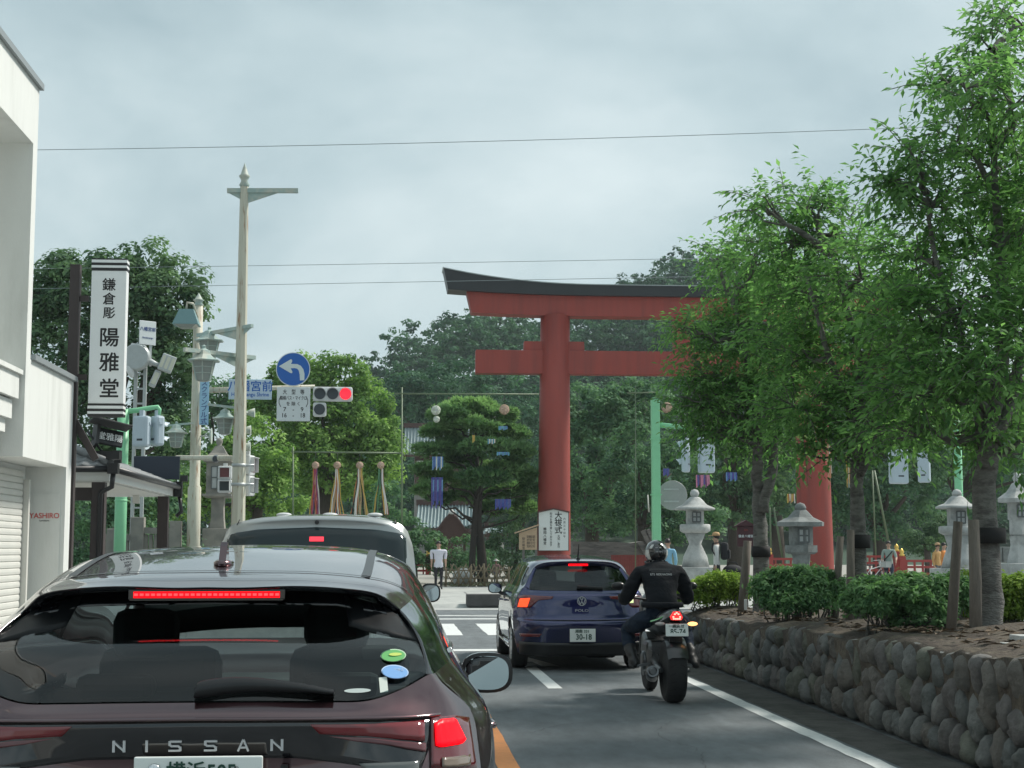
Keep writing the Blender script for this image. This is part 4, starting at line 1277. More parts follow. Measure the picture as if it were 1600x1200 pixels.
def strips(parent, cols, top, length, spread, rng, n, wd=.02):
    for i in range(n):
        a = rng.uniform(-1, 1); m = MB()
        P = []
        for k in range(7):
            f = k / 6
            P.append((a * (.06 + spread * f ** 1.3) + .02 * math.sin(k * 1.4 + i), .12 * math.sin(i * 2.1) * f, top - length * f * rng.uniform(.97, 1.0)))
        V = []
        for (x, y, z) in P: V += [(x - wd, y, z), (x + wd, y, z)]
        m._a(V, [(2 * k, 2 * k + 1, 2 * k + 3, 2 * k + 2) for k in range(6)], True)
        m.build('streamer', cols[i % len(cols)], parent, fix=False)
PAL = {n_: mat('paper_' + n_, c, .7) for n_, c in dict(yellow=(.50, .34, .08), orange=(.42, .17, .06), black=(.02, .02, .025), white=(.62, .6, .56), purple=(.16, .05, .16), red=(.4, .05, .06), tan=(.45, .30, .17), green=(.08, .2, .1), pink=(.55, .2, .32), blue=(.06, .09, .34), sky=(.14, .27, .50), violet=(.10, .08, .30), teal=(.12, .32, .42)).items()}
def ball(parent, r, m, c=(0, 0, 0), rng=None):
    b_ = MB(); b_.ell(c, (r * .86,) * 3, 14, 10)
    ob = b_.build('ball', m, parent)
    # paper petals standing off the ball
    C = rand_dirs(160, rng) * r * .92
    A = unit(np.cross(C, rand_dirs(160, rng))) * r * .20; B = unit(np.cross(C, A)) * r * .17
    leaf_object('petals', C + np.array(c), A, B, rng.uniform(0, 1, 160), leaf_mat('petal_' + m.name, tuple(x * .75 for x in MATS[m.name].node_tree.nodes['RGB'].outputs[0].default_value[:3]), tuple(min(.8, x * 1.35) for x in MATS[m.name].node_tree.nodes['RGB'].outputs[0].default_value[:3]), .2, cool=1.0), ob)
    return ob
M_bp = mat('paper_ball_pink', (.50, .36, .30), .8); M_bw = mat('paper_ball_white', (.58, .60, .58), .8)
rs = np.random.default_rng(77)
Yf = 57.5
for (px, lab, cols) in ((493, 'leftmost of the four hanging festival balls, with yellow, purple and black streamers', 'orange black purple white yellow red'),
                        (527, 'second festival ball from the left, with yellow and dark streamers spread wide', 'yellow black orange tan blue white'),
                        (562, 'third festival ball from the left, with mostly tan streamers', 'tan orange yellow tan black white'),
                        (595, 'rightmost of the four hanging festival balls, with white, red and yellow streamers', 'yellow red white black orange green')):
    p = at(px, 727, Yf)
    t_ = thing('festival_ball', lab, 'festival ball', p, group='festival balls hung in a row on a bamboo pole')
    ball(t_, .15, M_bp, rng=rs)
    strips(t_, [PAL[c] for c in cols.split()], -.1, 1.75, .28 if px > 500 else .14, rs, 13)
    m = MB(); m.tube([(0, 0, .12), (0, 0, at(px, 707, Yf).z - p.z)], .01, 5); m.build('cord', M_ink, t_)
for (px, py, r_, m_, lab, Y) in ((681, 641, .20, M_bw, 'white paper ball at the top left of the large pine', 58.0), (682, 655, .14, M_bw, 'small white paper ball just under the larger white one by the pine', 58.0), (788, 640, .21, M_bp, 'pink paper ball at the top right of the large pine', 58.0),
                                 (1042, 637, .22, M_bp, 'pink paper ball beside the top of the green signal post', 58)):
    t_ = thing('paper_ball', lab, 'paper ball', at(px, py, Y))
    ball(t_, r_, m_, rng=rs)
    p1 = at(px, 615, Y) - at(px, py, Y)
    m = MB(); m.tube([(0, 0, r_ * .8), (0, 0, p1.z)], .008, 5); m.build('cord', M_ink, t_)
for (px, py, w_, h_, cols, lab, Y, n_) in ((684, 724, .42, .52, 'sky blue sky white', 'light blue paper streamers hanging at the left of the pine', 59, 9), (683, 745 + 15, .45, .5, 'violet sky violet', 'violet and blue paper streamers under the light blue ones left of the pine', 59, 8), (683, 770, .45, 1.2, 'violet blue violet', 'long violet paper streamers in front of the lower shrine roof', 59.4, 8),
                                            (786, 788, .62, .40, 'blue violet blue', 'dark blue paper streamers right of the pine trunk', 59.4, 12), (786, 709, .5, .14, 'teal sky', 'teal strip of paper among the right pine branches', 59, 7), (786, 669, .36, .16, 'teal sky', 'small pale teal paper strip at the upper right of the pine', 59, 6), (768, 690, .3, .2, 'teal white', 'pale green paper strip below the teal one in the pine', 59, 6),
                                            (740, 686, .1, .3, 'yellow', 'yellow paper strip hanging in the middle of the pine', 59, 3),
                                            (1098, 752, .55, .5, 'pink violet purple pink', 'pink and violet paper streamers above the pale granite lantern', 60, 9), (1143, 745, .45, .35, 'sky blue violet', 'blue paper streamers left of the first cherry trunk', 60, 8), (1041, 738, .25, .3, 'violet blue', 'violet paper streamers behind the green signal post', 60, 5),
                                            (1236, 779, .32, .36, 'yellow orange white tan', 'short yellow and white streamers left of the torii right pillar', 58.5, 7), (1296, 725, .16, 1.5, 'tan orange white', 'long tan streamers along the right edge of the torii right pillar', 60.4, 6), (1326, 735, .22, 1.4, 'yellow orange tan white', 'long yellow and orange streamers right of the torii right pillar', 60, 8)):
    t_ = thing('paper_streamers', lab, 'paper streamers', at(px, py - h_ * .5 * FPX / Y, Y))
    for i in range(n_):
        x = -w_ / 2 + w_ * (i + .5) / n_; m = MB(); wd = w_ / n_ * .42
        V = []
        for k in range(5):
            V += [(x - wd, .03 * math.sin(i + k), -h_ * k / 4 * (1 - .12 * ((i * 7) % 3))), (x + wd, .03 * math.sin(i + k + 1), -h_ * k / 4 * (1 - .12 * ((i * 7) % 3)))]
        m._a(V, [(2 * k, 2 * k + 1, 2 * k + 3, 2 * k + 2) for k in range(4)])
        m.build('streamer', PAL[cols.split()[i % len(cols.split())]], t_, fix=False)
# ================================================================ LAMP POSTS, SIGNALS AND SIGNS
M_cream = mat('cream_steel', (0.50, 0.49, 0.40), 0.6, var=.08, vscale=4, col2=(0.27, 0.16, 0.09), scale2=2.6, fac2=(0.54, 0.66), stretch=(5, 5, 0.6))
M_verd = mat('verdigris', (0.33, 0.43, 0.40), 0.6, var=.15, vscale=8, col2=(0.42, 0.44, 0.38), scale2=4)
M_lglass = mat('lamp_glass', (0.24, 0.27, 0.25), 0.3, var=.1)
M_green = mat('mint_green_paint', (0.22, 0.55, 0.31), 0.45, var=.07, vscale=5)
M_sig = mat('signal_grey', (0.42, 0.50, 0.56), 0.5, var=.04)
M_sigw = mat('signal_pale', (0.58, 0.60, 0.60), 0.5, var=.04)
M_lens = mat('dark_lens', (0.035, 0.045, 0.055), 0.3)
M_gl = mat('galvanised', (0.40, 0.43, 0.43), 0.5, metal=.4, var=.1)
M_blue = mat('sign_blue', (0.012, 0.11, 0.42), 0.45)
M_lblue = mat('sign_pale_blue', (0.44, 0.58, 0.68), 0.5)
M_swhite = mat('sign_white', (0.60, 0.64, 0.65), 0.5, var=.03)
M_navy = mat('sign_navy', (0.03, 0.06, 0.22), 0.5)

def spear(z, r):
    return [(r * .9, z), (r * 1.15, z + .06), (r * .7, z + .2), (r * 1.0, z + .30), (r * 1.25, z + .36), (r * .85, z + .42), (r * .45, z + .62), (0, z + .82)]
def lamp_lantern(parent, c, s=1.0, tier=True):
    """a hanging lantern: finial, flared roof, tapering glass box with ribs"""
    x, y, z = c
    b_ = MB(); b_.lathe([(.0, .02 * s), (.06 * s, -.02 * s), (.05 * s, -.08 * s), (.16 * s, -.14 * s), (.20 * s, -.24 * s), (.34 * s, -.36 * s), (.46 * s, -.40 * s), (.44 * s, -.43 * s), (.30 * s, -.43 * s)], 6, c, smooth=False, phase=R(30))
    rf_ = b_.build('lamp_roof', M_verd, parent)
    b_ = MB(); b_.lathe([(.31 * s, -.43 * s), (.19 * s, -.92 * s), (.12 * s, -.95 * s)], 6, c, smooth=False, phase=R(30)); g_ = b_.build('lamp_box', M_lglass, parent)
    b_ = MB()
    for k in range(6):
        t = math.pi / 3 * k + R(30)
        b_.bar((x + .315 * s * math.cos(t), y + .315 * s * math.sin(t), z - .43 * s), (x + .195 * s * math.cos(t), y + .195 * s * math.sin(t), z - .92 * s), .025 * s, .025 * s)
    for f in (.3, .62):
        r_ = (.315 - .12 * f) * s
        for k in range(6):
            t, t2 = math.pi / 3 * k + R(30), math.pi / 3 * (k + 1) + R(30)
            b_.bar((x + r_ * math.cos(t), y + r_ * math.sin(t), z - (.43 + .49 * f) * s), (x + r_ * math.cos(t2), y + r_ * math.sin(t2), z - (.43 + .49 * f) * s), .018 * s, .018 * s)
    b_.build('lamp_rib', M_verd, g_)
def arm_px(parent, org, a, Ya, c, Yc, w_=.07, m=M_verd, bracket=None, name='arm'):
    p, q_ = at(*a, Ya) - Vector(org), at(*c, Yc) - Vector(org)
    b_ = MB(); b_.bar(p, q_, w_, w_)
    if bracket:
        for f0, f1, dz in bracket:
            u, v = p.lerp(q_, f0), p.lerp(q_, f1)
            b_.prism([(0, 0), (1, 0), (1, 1)], .01) if False else None
            b_._a([u + Vector((0, -.015, -.03)), v + Vector((0, -.015, -.03)), v + Vector((0, -.015, -dz)), u + Vector((0, .015, -.03)), v + Vector((0, .015, -.03)), v + Vector((0, .015, -dz))], [(0, 1, 2), (5, 4, 3), (0, 2, 5, 3)])
    return b_.build(name, m, parent), p, q_

# ---- near lamp post (rust streaks), on the corner of the left pavement
YA = 31.0
pA = at(372, 812, YA)
orgA = (pA.x, YA, 0.12)
la = thing('street_lamp', 'tall cream street lamp post with rust streaks and a spear finial', 'street lamp', orgA)
topz = at(379, 292, YA).z - .12
b_ = MB(); b_.lathe([(.20, 0), (.20, .5), (.145, .6), (.135, 3.0), (.11, 5.5), (.085, topz)], 8, smooth=False); b_.build('post', M_cream, la)
b_ = MB(); b_.lathe([(r_ * .72, topz + (z_ - topz) * .62) for r_, z_ in spear(topz, .13)], 10); b_.build('finial', M_verd, la)
arm_px(la, orgA, (355, 298), YA, (466, 298), YA, .09, bracket=[(1 - .25, .26, .27), (.0, .18, .17)], name='top_arm')
_, p, q_ = arm_px(la, orgA, (309, 524), 31.95, (394, 509), 30.75, .07, bracket=[(.35, .78, .26), (1, .82, .18)])
lamp_lantern(la, tuple(p.lerp(q_, .22) - Vector((0, 0, -.13))), .70)
_, p, q_ = arm_px(la, orgA, (288, 546), 30.2, (398, 559), 31.5, .08, bracket=[(.35, .78, .26), (1, .82, .18)])
lamp_lantern(la, tuple(p.lerp(q_, .27) - Vector((0, 0, -.13))), .76)
_, p, q_ = arm_px(la, orgA, (326, 632), 31.4, (376, 638), 31.0, .05, name='side_arm')
lamp_lantern(la, tuple(p.lerp(q_, .52)), .60)
for (px, py) in ((391, 645), (385, 672), (384, 698)):
    c = at(px, py, 31.2) - Vector(orgA)
    b_ = MB(); b_.lathe([(.03, -.1), (.10, .09)], 10, c, axis='X'); b_.tube([(0, 0, c.z), c], .02, 6); b_.build('loudspeaker', M_verd, la)
b_ = MB()
for z in (at(372, 727, YA).z - .12, at(372, 757, YA).z - .12): b_.lathe([(.15, z - .03), (.15, z + .03)], 8); b_.tube([(0, 0, z), (.3, 0, z)], .03, 6)
b_.build('clamp', M_gl, la)
# pedestrian signal facing the camera and one seen from its side, both on this post's clamps
def ped_signal(name, label, px, y0, y1, Y, rz, lit=True):
    a, c = at(px, y0, Y), at(px, y1, Y)
    H_ = a.z - c.z; W = H_ * .52
    t_ = thing(name, label, 'pedestrian signal', (a.x, Y, c.z), rz)
    m = MB()
    for k in (0, 1): m.box((0, 0, H_ * (.25 + .5 * k)), (W, .16, H_ * .49), bev=.03)
    m.box((0, .02, H_ * 1.03), (.08, .08, H_ * .14)); m.build('housing', M_sigw, t_)
    for k, cc in ((1, 'ped_red' if lit else 'ped_off'), (0, 'ped_green')):
        m = MB(); m.box((0, -.085, H_ * (.25 + .5 * k)), (W * .66, .012, H_ * .34))
        m.build('lens', mat(cc, (.17, .055, .06) if cc == 'ped_red' else (.03, .045, .055), .35), t_)
        m = MB(); zz = H_ * (.25 + .5 * k)
        m.box((0, -.13, zz + H_ * .18), (W * .74, .10, .012)); m.box((-W * .36, -.12, zz), (.012, .08, H_ * .34)); m.box((W * .36, -.12, zz), (.012, .08, H_ * .34))
        m.build('hood', M_sigw, t_)
    return t_
ped_signal('pedestrian_signal', 'pale pedestrian signal with dim red upper lens hanging left of the rusty lamp post', 352, 728, 770, 33, 0)
ped_signal('pedestrian_signal', 'pedestrian signal seen from the side on the right of the rusty lamp post', 389, 711, 775, 31.4, R(80))
o = at(352, 722, 33)
t_ = la; O_ = Vector(orgA)
b_ = MB(); a = at(276, 715, 37) - O_; c = at(376, 716, 31.2) - O_; b_.tube([a, c], .055, 8); b_.build('signal_arm', M_cream, t_)
b_ = MB(); c = at(337, 717, 33) - O_; b_.lathe([(.05, -.1), (.09, .06)], 10, c, axis='Y'); b_.build('camera', M_lens, t_)

# ---- far lamp post with mast arm
YB = 40.0
pB = at(302, 850, YB)
orgB = (pB.x, YB, 0.12)
lb = thing('street_lamp', 'cream lamp post with pointed cap behind the rusty one, carrying the signal mast arm', 'street lamp', orgB)
topz = at(307, 478, YB).z - .12
b_ = MB(); b_.lathe([(.17, 0), (.17, 3.0), (.135, 3.05), (.13, 5.0), (.12, topz)], 10); b_.build('post', M_cream, lb)
b_ = MB(); b_.lathe([(r_ * .8, topz + (z_ - topz) * .42) for r_, z_ in spear(topz, .15)], 10); b_.build('finial', M_verd, lb)
# square shaded lamp at the top
c = at(292, 500, YB - .6) - Vector(orgB)
b_ = MB(); b_.lathe([(.46, -.14), (.25, .26), (.05, .28)], 4, c, smooth=False, phase=R(45)); b_.build('lamp_shade', mat('teal_shade', (.13, .24, .25), .5), lb)
b_ = MB(); b_.lathe([(.2, -.22), (.38, -.14)], 4, c, smooth=False, phase=R(45)); b_.build('lamp_glass', M_lglass, lb)
b_ = MB(); b_.tube([(0, 0, topz - .35), c + Vector((.15, 0, .42)), c + Vector((0, 0, .45)), c + Vector((-.02, 0, .27))], .035, 6); b_.build('lamp_arm', M_cream, lb)
for (a, c_, Yl, lx, ly, s) in (((250, 666), (303, 661), YB - .3, 276, 662, .70), ((322, 585), (322, 585.5), YB, 0, 0, 0)):
    if s:
        _, p, q_ = arm_px(lb, orgB, a, Yl, c_, Yl, .05, name='side_arm'); lamp_lantern(lb, tuple(at(lx, ly - 3, Yl) - Vector(orgB)), s)
pt = at(325, 681, YB - .2) - Vector(orgB)
b_ = MB(); b_.lathe([(.05, .02), (.14, .1), (.20, .2), (.215, .2), (.21, .24)], 14, (pt.x, pt.y + .1, pt.z), axis='X'); b_.tube([(0, 0, pt.z), (pt.x, pt.y + .1, pt.z)], .02, 6)
b_.v = [(pt.x + (x - pt.x) * .35 + (0), pt.y - (x - pt.x) * .0 + (y - pt.y), z) if x > pt.x - .01 else (x, y, z) for x, y, z in b_.v]
b_.build('loudspeaker', M_verd, lb)
mz = at(400, 610, YB).z
b_ = MB(); b_.tube([(0, 0, mz - .12 - .02), (at(492, 607, YB).x - orgB[0], 0, at(492, 604, YB).z - .12)], [.075, .05], 8); b_.build('mast_arm', M_cream, lb)
b_ = MB(); b_.box((0, 0, 3.0), (.34, .2, .5), bev=.02); b_.build('control_box', M_gl, lb) if False else None
# signs hung on the mast arm (each a thing)
def plate(name, label, x0, x1, y0, y1, Y, m, cat='road sign', th=.03, frame=None, bev=.02):
    a, c = at(x0, y1, Y), at(x1, y0, Y)
    t_ = thing(name, label, cat, ((a.x + c.x) / 2, Y, a.z))
    m_ = MB(); m_.box((0, 0, (c.z - a.z) / 2), (c.x - a.x, th, c.z - a.z), bev=bev if bev < th / 2.01 else th / 2.2); m_.build('plate', m, t_)
    if frame:
        m_ = MB(); m_.box((0, .006, (c.z - a.z) / 2), (c.x - a.x + .05, th, c.z - a.z + .05)); m_.build('frame', frame, t_)
    return t_, c.x - a.x, c.z - a.z
t_, W, H_ = plate('place_name_sign', 'white junction name sign with blue lettering, partly behind the rusty lamp post', 357, 425, 593, 624, YB - .12, M_lblue, cat='name sign')
m_ = MB(); m_.box((0, -.017, H_ / 2), (W * .95, .006, H_ * .9)); m_.build('face', mat('sign_face_blue', (.46, .56, .66), .5), t_)
text('八幡宮前', H_ * .56, M_blue, t_, (0, -.024, H_ * .62), bold=.02)
text('Hachimangu Shrine', H_ * .27, M_blue, t_, (0, -.024, H_ * .24), bold=.02, sx=.88)
p = at(458, 577, YB - .12)
rs_ = thing('road_sign', 'round blue road sign with a white left-turn arrow on the mast arm', 'road sign', (p.x, YB - .12, p.z))
rr = 26.5 / ppm(YB)
b_ = MB(); b_.lathe([(rr, -.01), (rr, .02)], 36, axis='Y'); b_.build('plate', M_swhite, rs_)
b_ = MB(); b_.lathe([(rr * .95, -.016), (rr * .95, -.005)], 36, axis='Y'); b_.build('face', M_blue, rs_)
Q = lambda zx, zy: ((zx - 322) / 262 * rr, -(zy - 322) / 262 * rr)
arrow = [Q(*v) for v in ((105, 278), (285, 168), (305, 178), (306, 205), (288, 240), (385, 242), (440, 268), (478, 320), (497, 390), (497, 492), (430, 495), (424, 400), (408, 340), (382, 312), (345, 305), (285, 308), (312, 358), (310, 380), (290, 385))]
b_ = MB(); b_.prism(arrow, .006, 'Y', -.024); b_.build('arrow', mat('arrow_white', (.60, .66, .66), .5), rs_)
t_, W, H_ = plate('exemption_plate', 'white plate of black lettering and hours under the round blue sign', 432, 485, 605, 658, YB - .12, M_swhite)
Z = lambda zy: H_ * (1 - (zy - 605) / (1120 - 605))
for s_, zy, sz, sx_ in (('大　型　等', 685, .19, .78), ('路線バス・マイクロ', 775, .155, .66), ('を 除 く', 862, .155, .9), ('7　-　9', 945, .21, 1), ('16　-　18', 1035, .21, .9)):
    text(s_, H_ * sz * .85, M_ink, t_, (0, -.017, Z(zy) if True else 0), bold=.02, sx=sx_)
for s_ in (-1, 1):
    b_ = MB(); b_.tube([(s_ * W * .38, -.018, Z(745)), (s_ * W * .43, -.018, Z(800)), (s_ * W * .43, -.018, Z(850)), (s_ * W * .38, -.018, Z(905))], .008, 5); b_.build('bracket_mark', M_ink, t_)
# the vehicle signal: red lit
M_redlit = mat('signal_red_lit', (.5, .02, .03), .4, emit=(1.0, .012, .03), estr=1.15)
a, c = at(489, 627, YB), at(551, 605, YB)
sg_ = thing('traffic_signal', 'horizontal traffic signal with its red lamp lit beside the exemption plate', 'traffic signal', ((a.x + c.x) / 2, YB, a.z))
W, H_ = c.x - a.x, c.z - a.z
b_ = MB(); b_.box((0, 0, H_ / 2), (W, .16, H_), bev=.05); b_.build('housing', M_sigw, sg_)
for k in (-1, 0, 1):
    b_ = MB(); b_.lathe([(H_ * .38, -.11), (H_ * .38, -.07)], 24, (k * W * .325, 0, H_ / 2), axis='Y'); b_.build('lens', M_redlit if k == 1 else M_lens, sg_)
    b_ = MB(); n = 14
    V = []
    for j in range(n + 1):
        t = math.pi * j / n - R(15) * (1 - 2 * j / n)
        x, z = math.cos(t) * H_ * .41 + k * W * .325, math.sin(t) * H_ * .41 + H_ / 2
        V += [(x, -.08, z), (x, -.08 - .20 * max(.25, math.sin(t)), z)]
    b_._a(V, [(2 * j, 2 * j + 1, 2 * j + 3, 2 * j + 2) for j in range(n)], True); b_.build('visor', M_sigw, sg_)
a, c = at(489, 651, YB), at(510, 629, YB)
b_ = MB(); b_.box(((a.x + c.x) / 2 - sg_.location.x, 0, (a.z + c.z) / 2 - sg_.location.z), (c.x - a.x, .16, c.z - a.z), bev=.05); sub = b_.build('arrow_housing', M_sigw, sg_)
b_ = MB(); b_.lathe([(H_ * .38, -.11), (H_ * .38, -.07)], 24, ((a.x + c.x) / 2 - sg_.location.x, 0, (a.z + c.z) / 2 - sg_.location.z), axis='Y'); b_.build('arrow_lens', M_lens, sub)
t_, W, H_ = plate('scramble_crossing_sign', 'narrow vertical light blue sign with katakana on the far cream lamp post', 311, 327, 594, 664, YB - .3, mat('sky_sign', (.26, .45, .62), .5), cat='sign')
b_ = MB(); b_.box((0, -.017, H_ / 2), (W * .84, .006, H_ * .95)); b_.build('face', mat('sky_sign_face', (.30, .50, .66), .5), t_)
for i, ch in enumerate('スクランブル式'):
    text(ch, H_ * .15, M_navy, t_, (0, -.024, H_ * (.925 - .142 * i)), bold=.01, name='character')

# ---- green signal post at the far left corner, floodlight mast
def signal_head(post, px, y0, y1, Y, w_px, rz, m=M_sig):
    """two-lens pedestrian signal heads seen from behind: rounded case with hooded lenses on the far side"""
    a, c = at(px, y0, Y), at(px, y1, Y)
    H_ = a.z - c.z; W = w_px / ppm(Y)
    t_ = bpy.data.objects.new('signal_head', None); COL.objects.link(t_); t_.parent = post
    t_.location = Vector((a.x, Y, c.z)) - post.location; t_.rotation_euler = (0, 0, rz)
    b_ = MB(); b_.box((0, 0, H_ / 2), (W, W * .62, H_), bev=.06); b_.build('housing', m, t_)
    for k in (.27, .75):
        b_ = MB(); n = 8
        V = []
        for j in range(n + 1):
            tt = math.pi * j / n
            x, z = math.cos(tt) * W * .42, math.sin(tt) * H_ * .16 + H_ * k - .05
            V += [(x, W * .3, z), (x, W * .3 + .22 * max(.35, math.sin(tt)), z - .03)]
        b_._a(V, [(2 * j, 2 * j + 1, 2 * j + 3, 2 * j + 2) for j in range(n)], True); b_.build('hood', m, t_)
        b_ = MB(); b_.lathe([(W * .38, W * .31), (W * .38, W * .33)], 14, (0, 0, H_ * k), axis='Y'); b_.build('lens', M_lens, t_)
    b_ = MB(); b_.box((0, 0, H_ + .06), (.1, .1, .16)); b_.box((-W * .51, 0, H_ * .45), (.03, .1, .06)); b_.box((W * .51, 0, H_ * .75), (.03, .1, .06)); b_.build('hinge', m, t_)
    b_ = MB(); b_.box((0, -W * .315, H_ * .22), (W * .35, .004, .05)); b_.build('label_plate', M_lens, t_)
    return t_
YG = 38.0
pG = at(187, 860, YG)
gp = thing('signal_post', 'mint green signal post behind the tiled-roof shop with a curved arm', 'signal post', (pG.x, YG, .12))
tz = at(187, 640, YG).z - .12
b_ = MB(); b_.lathe([(.145, 0), (.145, 2.6), (.14, tz)], 20); b_.build('post', M_green, gp)
b_ = MB(); b_.tube([(0, 0, tz - .05)] + [at(x_, y_, YG) - Vector((pG.x, YG, .12)) for x_, y_ in ((215, 641), (235, 637.5), (246, 636), (249, 640), (248, 648))], [.07, .065, .06, .06, .055, .05], 10); b_.build('arm', M_green, gp)
b_ = MB(); b_.lathe([(.15, 2.58), (.16, 2.6), (.15, 2.62)], 20); b_.build('collar', M_green, gp)
signal_head(gp, 222, 650, 698, YG - .2, 26, R(-12))
signal_head(gp, 246, 650, 697, YG, 24, R(-52))
YM = 44.0
pM = at(214, 800, YM)
fm = thing('floodlight_mast', 'lattice steel mast with floodlights behind the white shop sign', 'light mast', (pM.x, YM, .1))
b_ = MB(); tz = at(214, 545, YM).z - .1
for x in (-.13, .13): b_.box((x, 0, tz / 2), (.09, .12, tz))
for i in range(14): b_.box((0, 0, tz - .3 - i * .42), (.2, .08, .05))
b_.build('mast', M_gl, fm)
def flood(px, py, w_, h_, rot, nl=3):
    c = at(px, py, YM - .4) - fm.location
    b_ = MB(); b_.box(c, (w_, .14, h_), rot=rot, bev=.03); f_ = b_.build('floodlight', M_gl, fm)
    Mr = Euler(rot).to_matrix()
    for k in range(nl):
        b_ = MB(); d = Mr @ Vector((w_ * (-.5 + (k + .5) / nl), -.075, 0)); b_.box(c + d, (w_ / nl * .66, .02, h_ * .72), rot=rot); b_.build('lamp', mat('flood_glass', (.52, .52, .42), .35), f_)
flood(261, 568, .40, .50, (R(-8), R(20), R(10)))
flood(242, 592, .19, .50, (R(-8), R(22), R(10)), 1)
b_ = MB(); c = at(213, 558, YM - .4) - fm.location; b_.lathe([(.34, -.12), (.40, .05), (.36, .18), (.2, .3)], 16, c, axis='Y'); b_.box(c + Vector((0, .1, .1)), (.5, .12, .56), rot=(0, R(12), R(-30)), bev=.03); b_.build('floodlight', M_gl, fm)
b_ = MB(); b_.tube([c, at(235, 565, YM - .3) - fm.location, at(250, 572, YM - .4) - fm.location], [.07, .09, .05], 8); b_.build('bracket', M_gl, fm)
b_ = MB(); c = at(203, 578, YM - .4) - fm.location; b_.ell(c, (.1, .14, .24), 10, 8, rot=(0, R(-20), 0)); b_.build('floodlight', M_sigw, fm)
p = at(230, 540, YM - .3)
ns = thing('place_name_sign', 'small white place name sign turned half away above the floodlights', 'name sign', (p.x, YM - .3, p.z), R(38))
b_ = MB(); b_.box((0, 0, .36), (.52, .035, .68), bev=.012); b_.build('plate', M_swhite, ns)
text('八幡宮前', .125, M_navy, ns, (0, -.022, .46), bold=.02); text('Hachimangu', .07, M_navy, ns, (0, -.022, .22), bold=.02)
b_ = MB()
for x in (-.12, .12): b_.box((x, .03, -.1), (.06, .05, .95))
b_.build('stem', M_gl, ns)

# ---- green signal post right of the torii pillar
YR = 50.0
pR = at(1026, 870, YR)
gr_ = thing('signal_post', 'square mint green signal post right of the torii left pillar', 'signal post', (pR.x, YR, .1))
tz = at(1025, 622, YR).z - .1
b_ = MB(); b_.box((0, 0, tz / 2), (.27, .27, tz), bev=.02); b_.build('post', M_green, gr_)
b_ = MB(); b_.tube([(.1, 0, at(1040, 664, YR).z - .1), at(1060, 667, YR) - gr_.location, at(1072, 668, YR) - gr_.location, at(1073, 676, YR) - gr_.location], [.09, .08, .075, .06], 10); b_.build('arm', M_green, gr_)
b_ = MB(); b_.box((0, 0, at(1025, 773, YR).z - .1), (.33, .33, .04)); b_.box((0, 0, at(1025, 686, YR).z - .1), (.31, .31, .04)); b_.build('band', M_green, gr_)
signal_head(gr_, 1071, 681, 738, YR, 17, R(62))
signal_head(gr_, 1103, 683, 739, YR, 25, R(14))
p = at(1051, 774, YR + .4)
ds = thing('round_sign', 'back of a round grey sign behind the green signal post', 'road sign', (p.x, YR + .4, p.z))
b_ = MB(); b_.lathe([(.48, -.015), (.49, 0), (.48, .015)], 32, axis='Y'); b_.build('plate', mat('sign_back', (.30, .32, .31), .5, metal=.3, var=.08), ds)
b_ = MB(); b_.box((-.05, -.03, .2), (.5, .03, .05)); b_.box((-.05, -.03, -.2), (.5, .03, .05)); b_.build('rail', M_gl, ds)
YS = 52.0
pS = at(1501, 860, YS)
g2 = thing('signal_post', 'green signal post half hidden behind the large cherry trunk', 'signal post', (pS.x, YS, .1))
b_ = MB(); tz = at(1500, 640, YS).z - .1; b_.lathe([(.14, 0), (.14, tz)], 16); b_.build('post', M_green, g2)
b_ = MB(); b_.tube([(0, 0, tz - .5), (-1.5, 0, tz - .2), (-2.2, 0, tz - .2)], [.07, .06, .05], 8); b_.build('arm', M_green, g2)
signal_head(g2, 1403, 702, 756, YS, 28, R(10))
signal_head(g2, 1443, 702, 754, YS, 19, R(-35))
# dark red notice board beside the first cherry trunk
nb2 = thing('notice_board', 'dark red notice board with white characters left of the first cherry trunk', 'notice board', (at(1165, 930, 30).x, 30, .3))
c = at(1165, 838, 30) - nb2.location
b_ = MB(); b_.box((c.x, 0, c.z), (.34, .05, .40), bev=.01); b_.build('panel', mat('board_maroon', (.055, .015, .02), .6, var=.15), nb2)
b_ = MB(); b_.prism([(c.x - .22, c.z + .2), (c.x, c.z + .32), (c.x + .22, c.z + .2)], .12, 'Y', -.06); b_.build('roof', MATS['board_maroon'], nb2)
b_ = MB(); b_.box((c.x, .03, c.z * .5), (.07, .06, c.z)); b_.build('post', MATS['grey_wood'], nb2)
text('鎌倉八幡宮', .06, M_swhite, nb2, (c.x, -.03, c.z + .0), bold=.02); text('境内', .04, MATS['vermilion'], nb2, (c.x, -.03, c.z + .12))

# ---- overhead wires
M_wire = mat('wire', (.20, .24, .25), .6)
def wire(label, pts, Y, r):
    p0 = at(*pts[0], Y); n = 24
    xs_ = [p[0] for p in pts]; y_ = [p[1] for p in pts]
    cf = np.polyfit(xs_, y_, min(2, len(pts) - 1))
    P = []
    for i in range(n + 1):
        x = pts[0][0] + (pts[-1][0] - pts[0][0]) * i / n
        P.append(at(x, float(np.polyval(cf, x)), Y) - p0)
    b_ = MB(); b_.tube(P, r, 5)
    o = b_.build('overhead_wire', M_wire, None, loc=p0); tag(o, label, 'wire')
wire('uppermost thin wire across the sky from the white building to the right trees', [(-200, 238), (62, 232), (720, 223), (1400, 200), (1700, 188)], 36, .0085)
wire('middle thin wire just above the torii top beam', [(-200, 424), (300, 415), (700, 411), (1070, 405), (1700, 392)], 52, .0095)
wire('lowest thin wire crossing in front of the torii top beam', [(-200, 456), (300, 446), (660, 440), (1050, 434), (1700, 420)], 52, .0095)
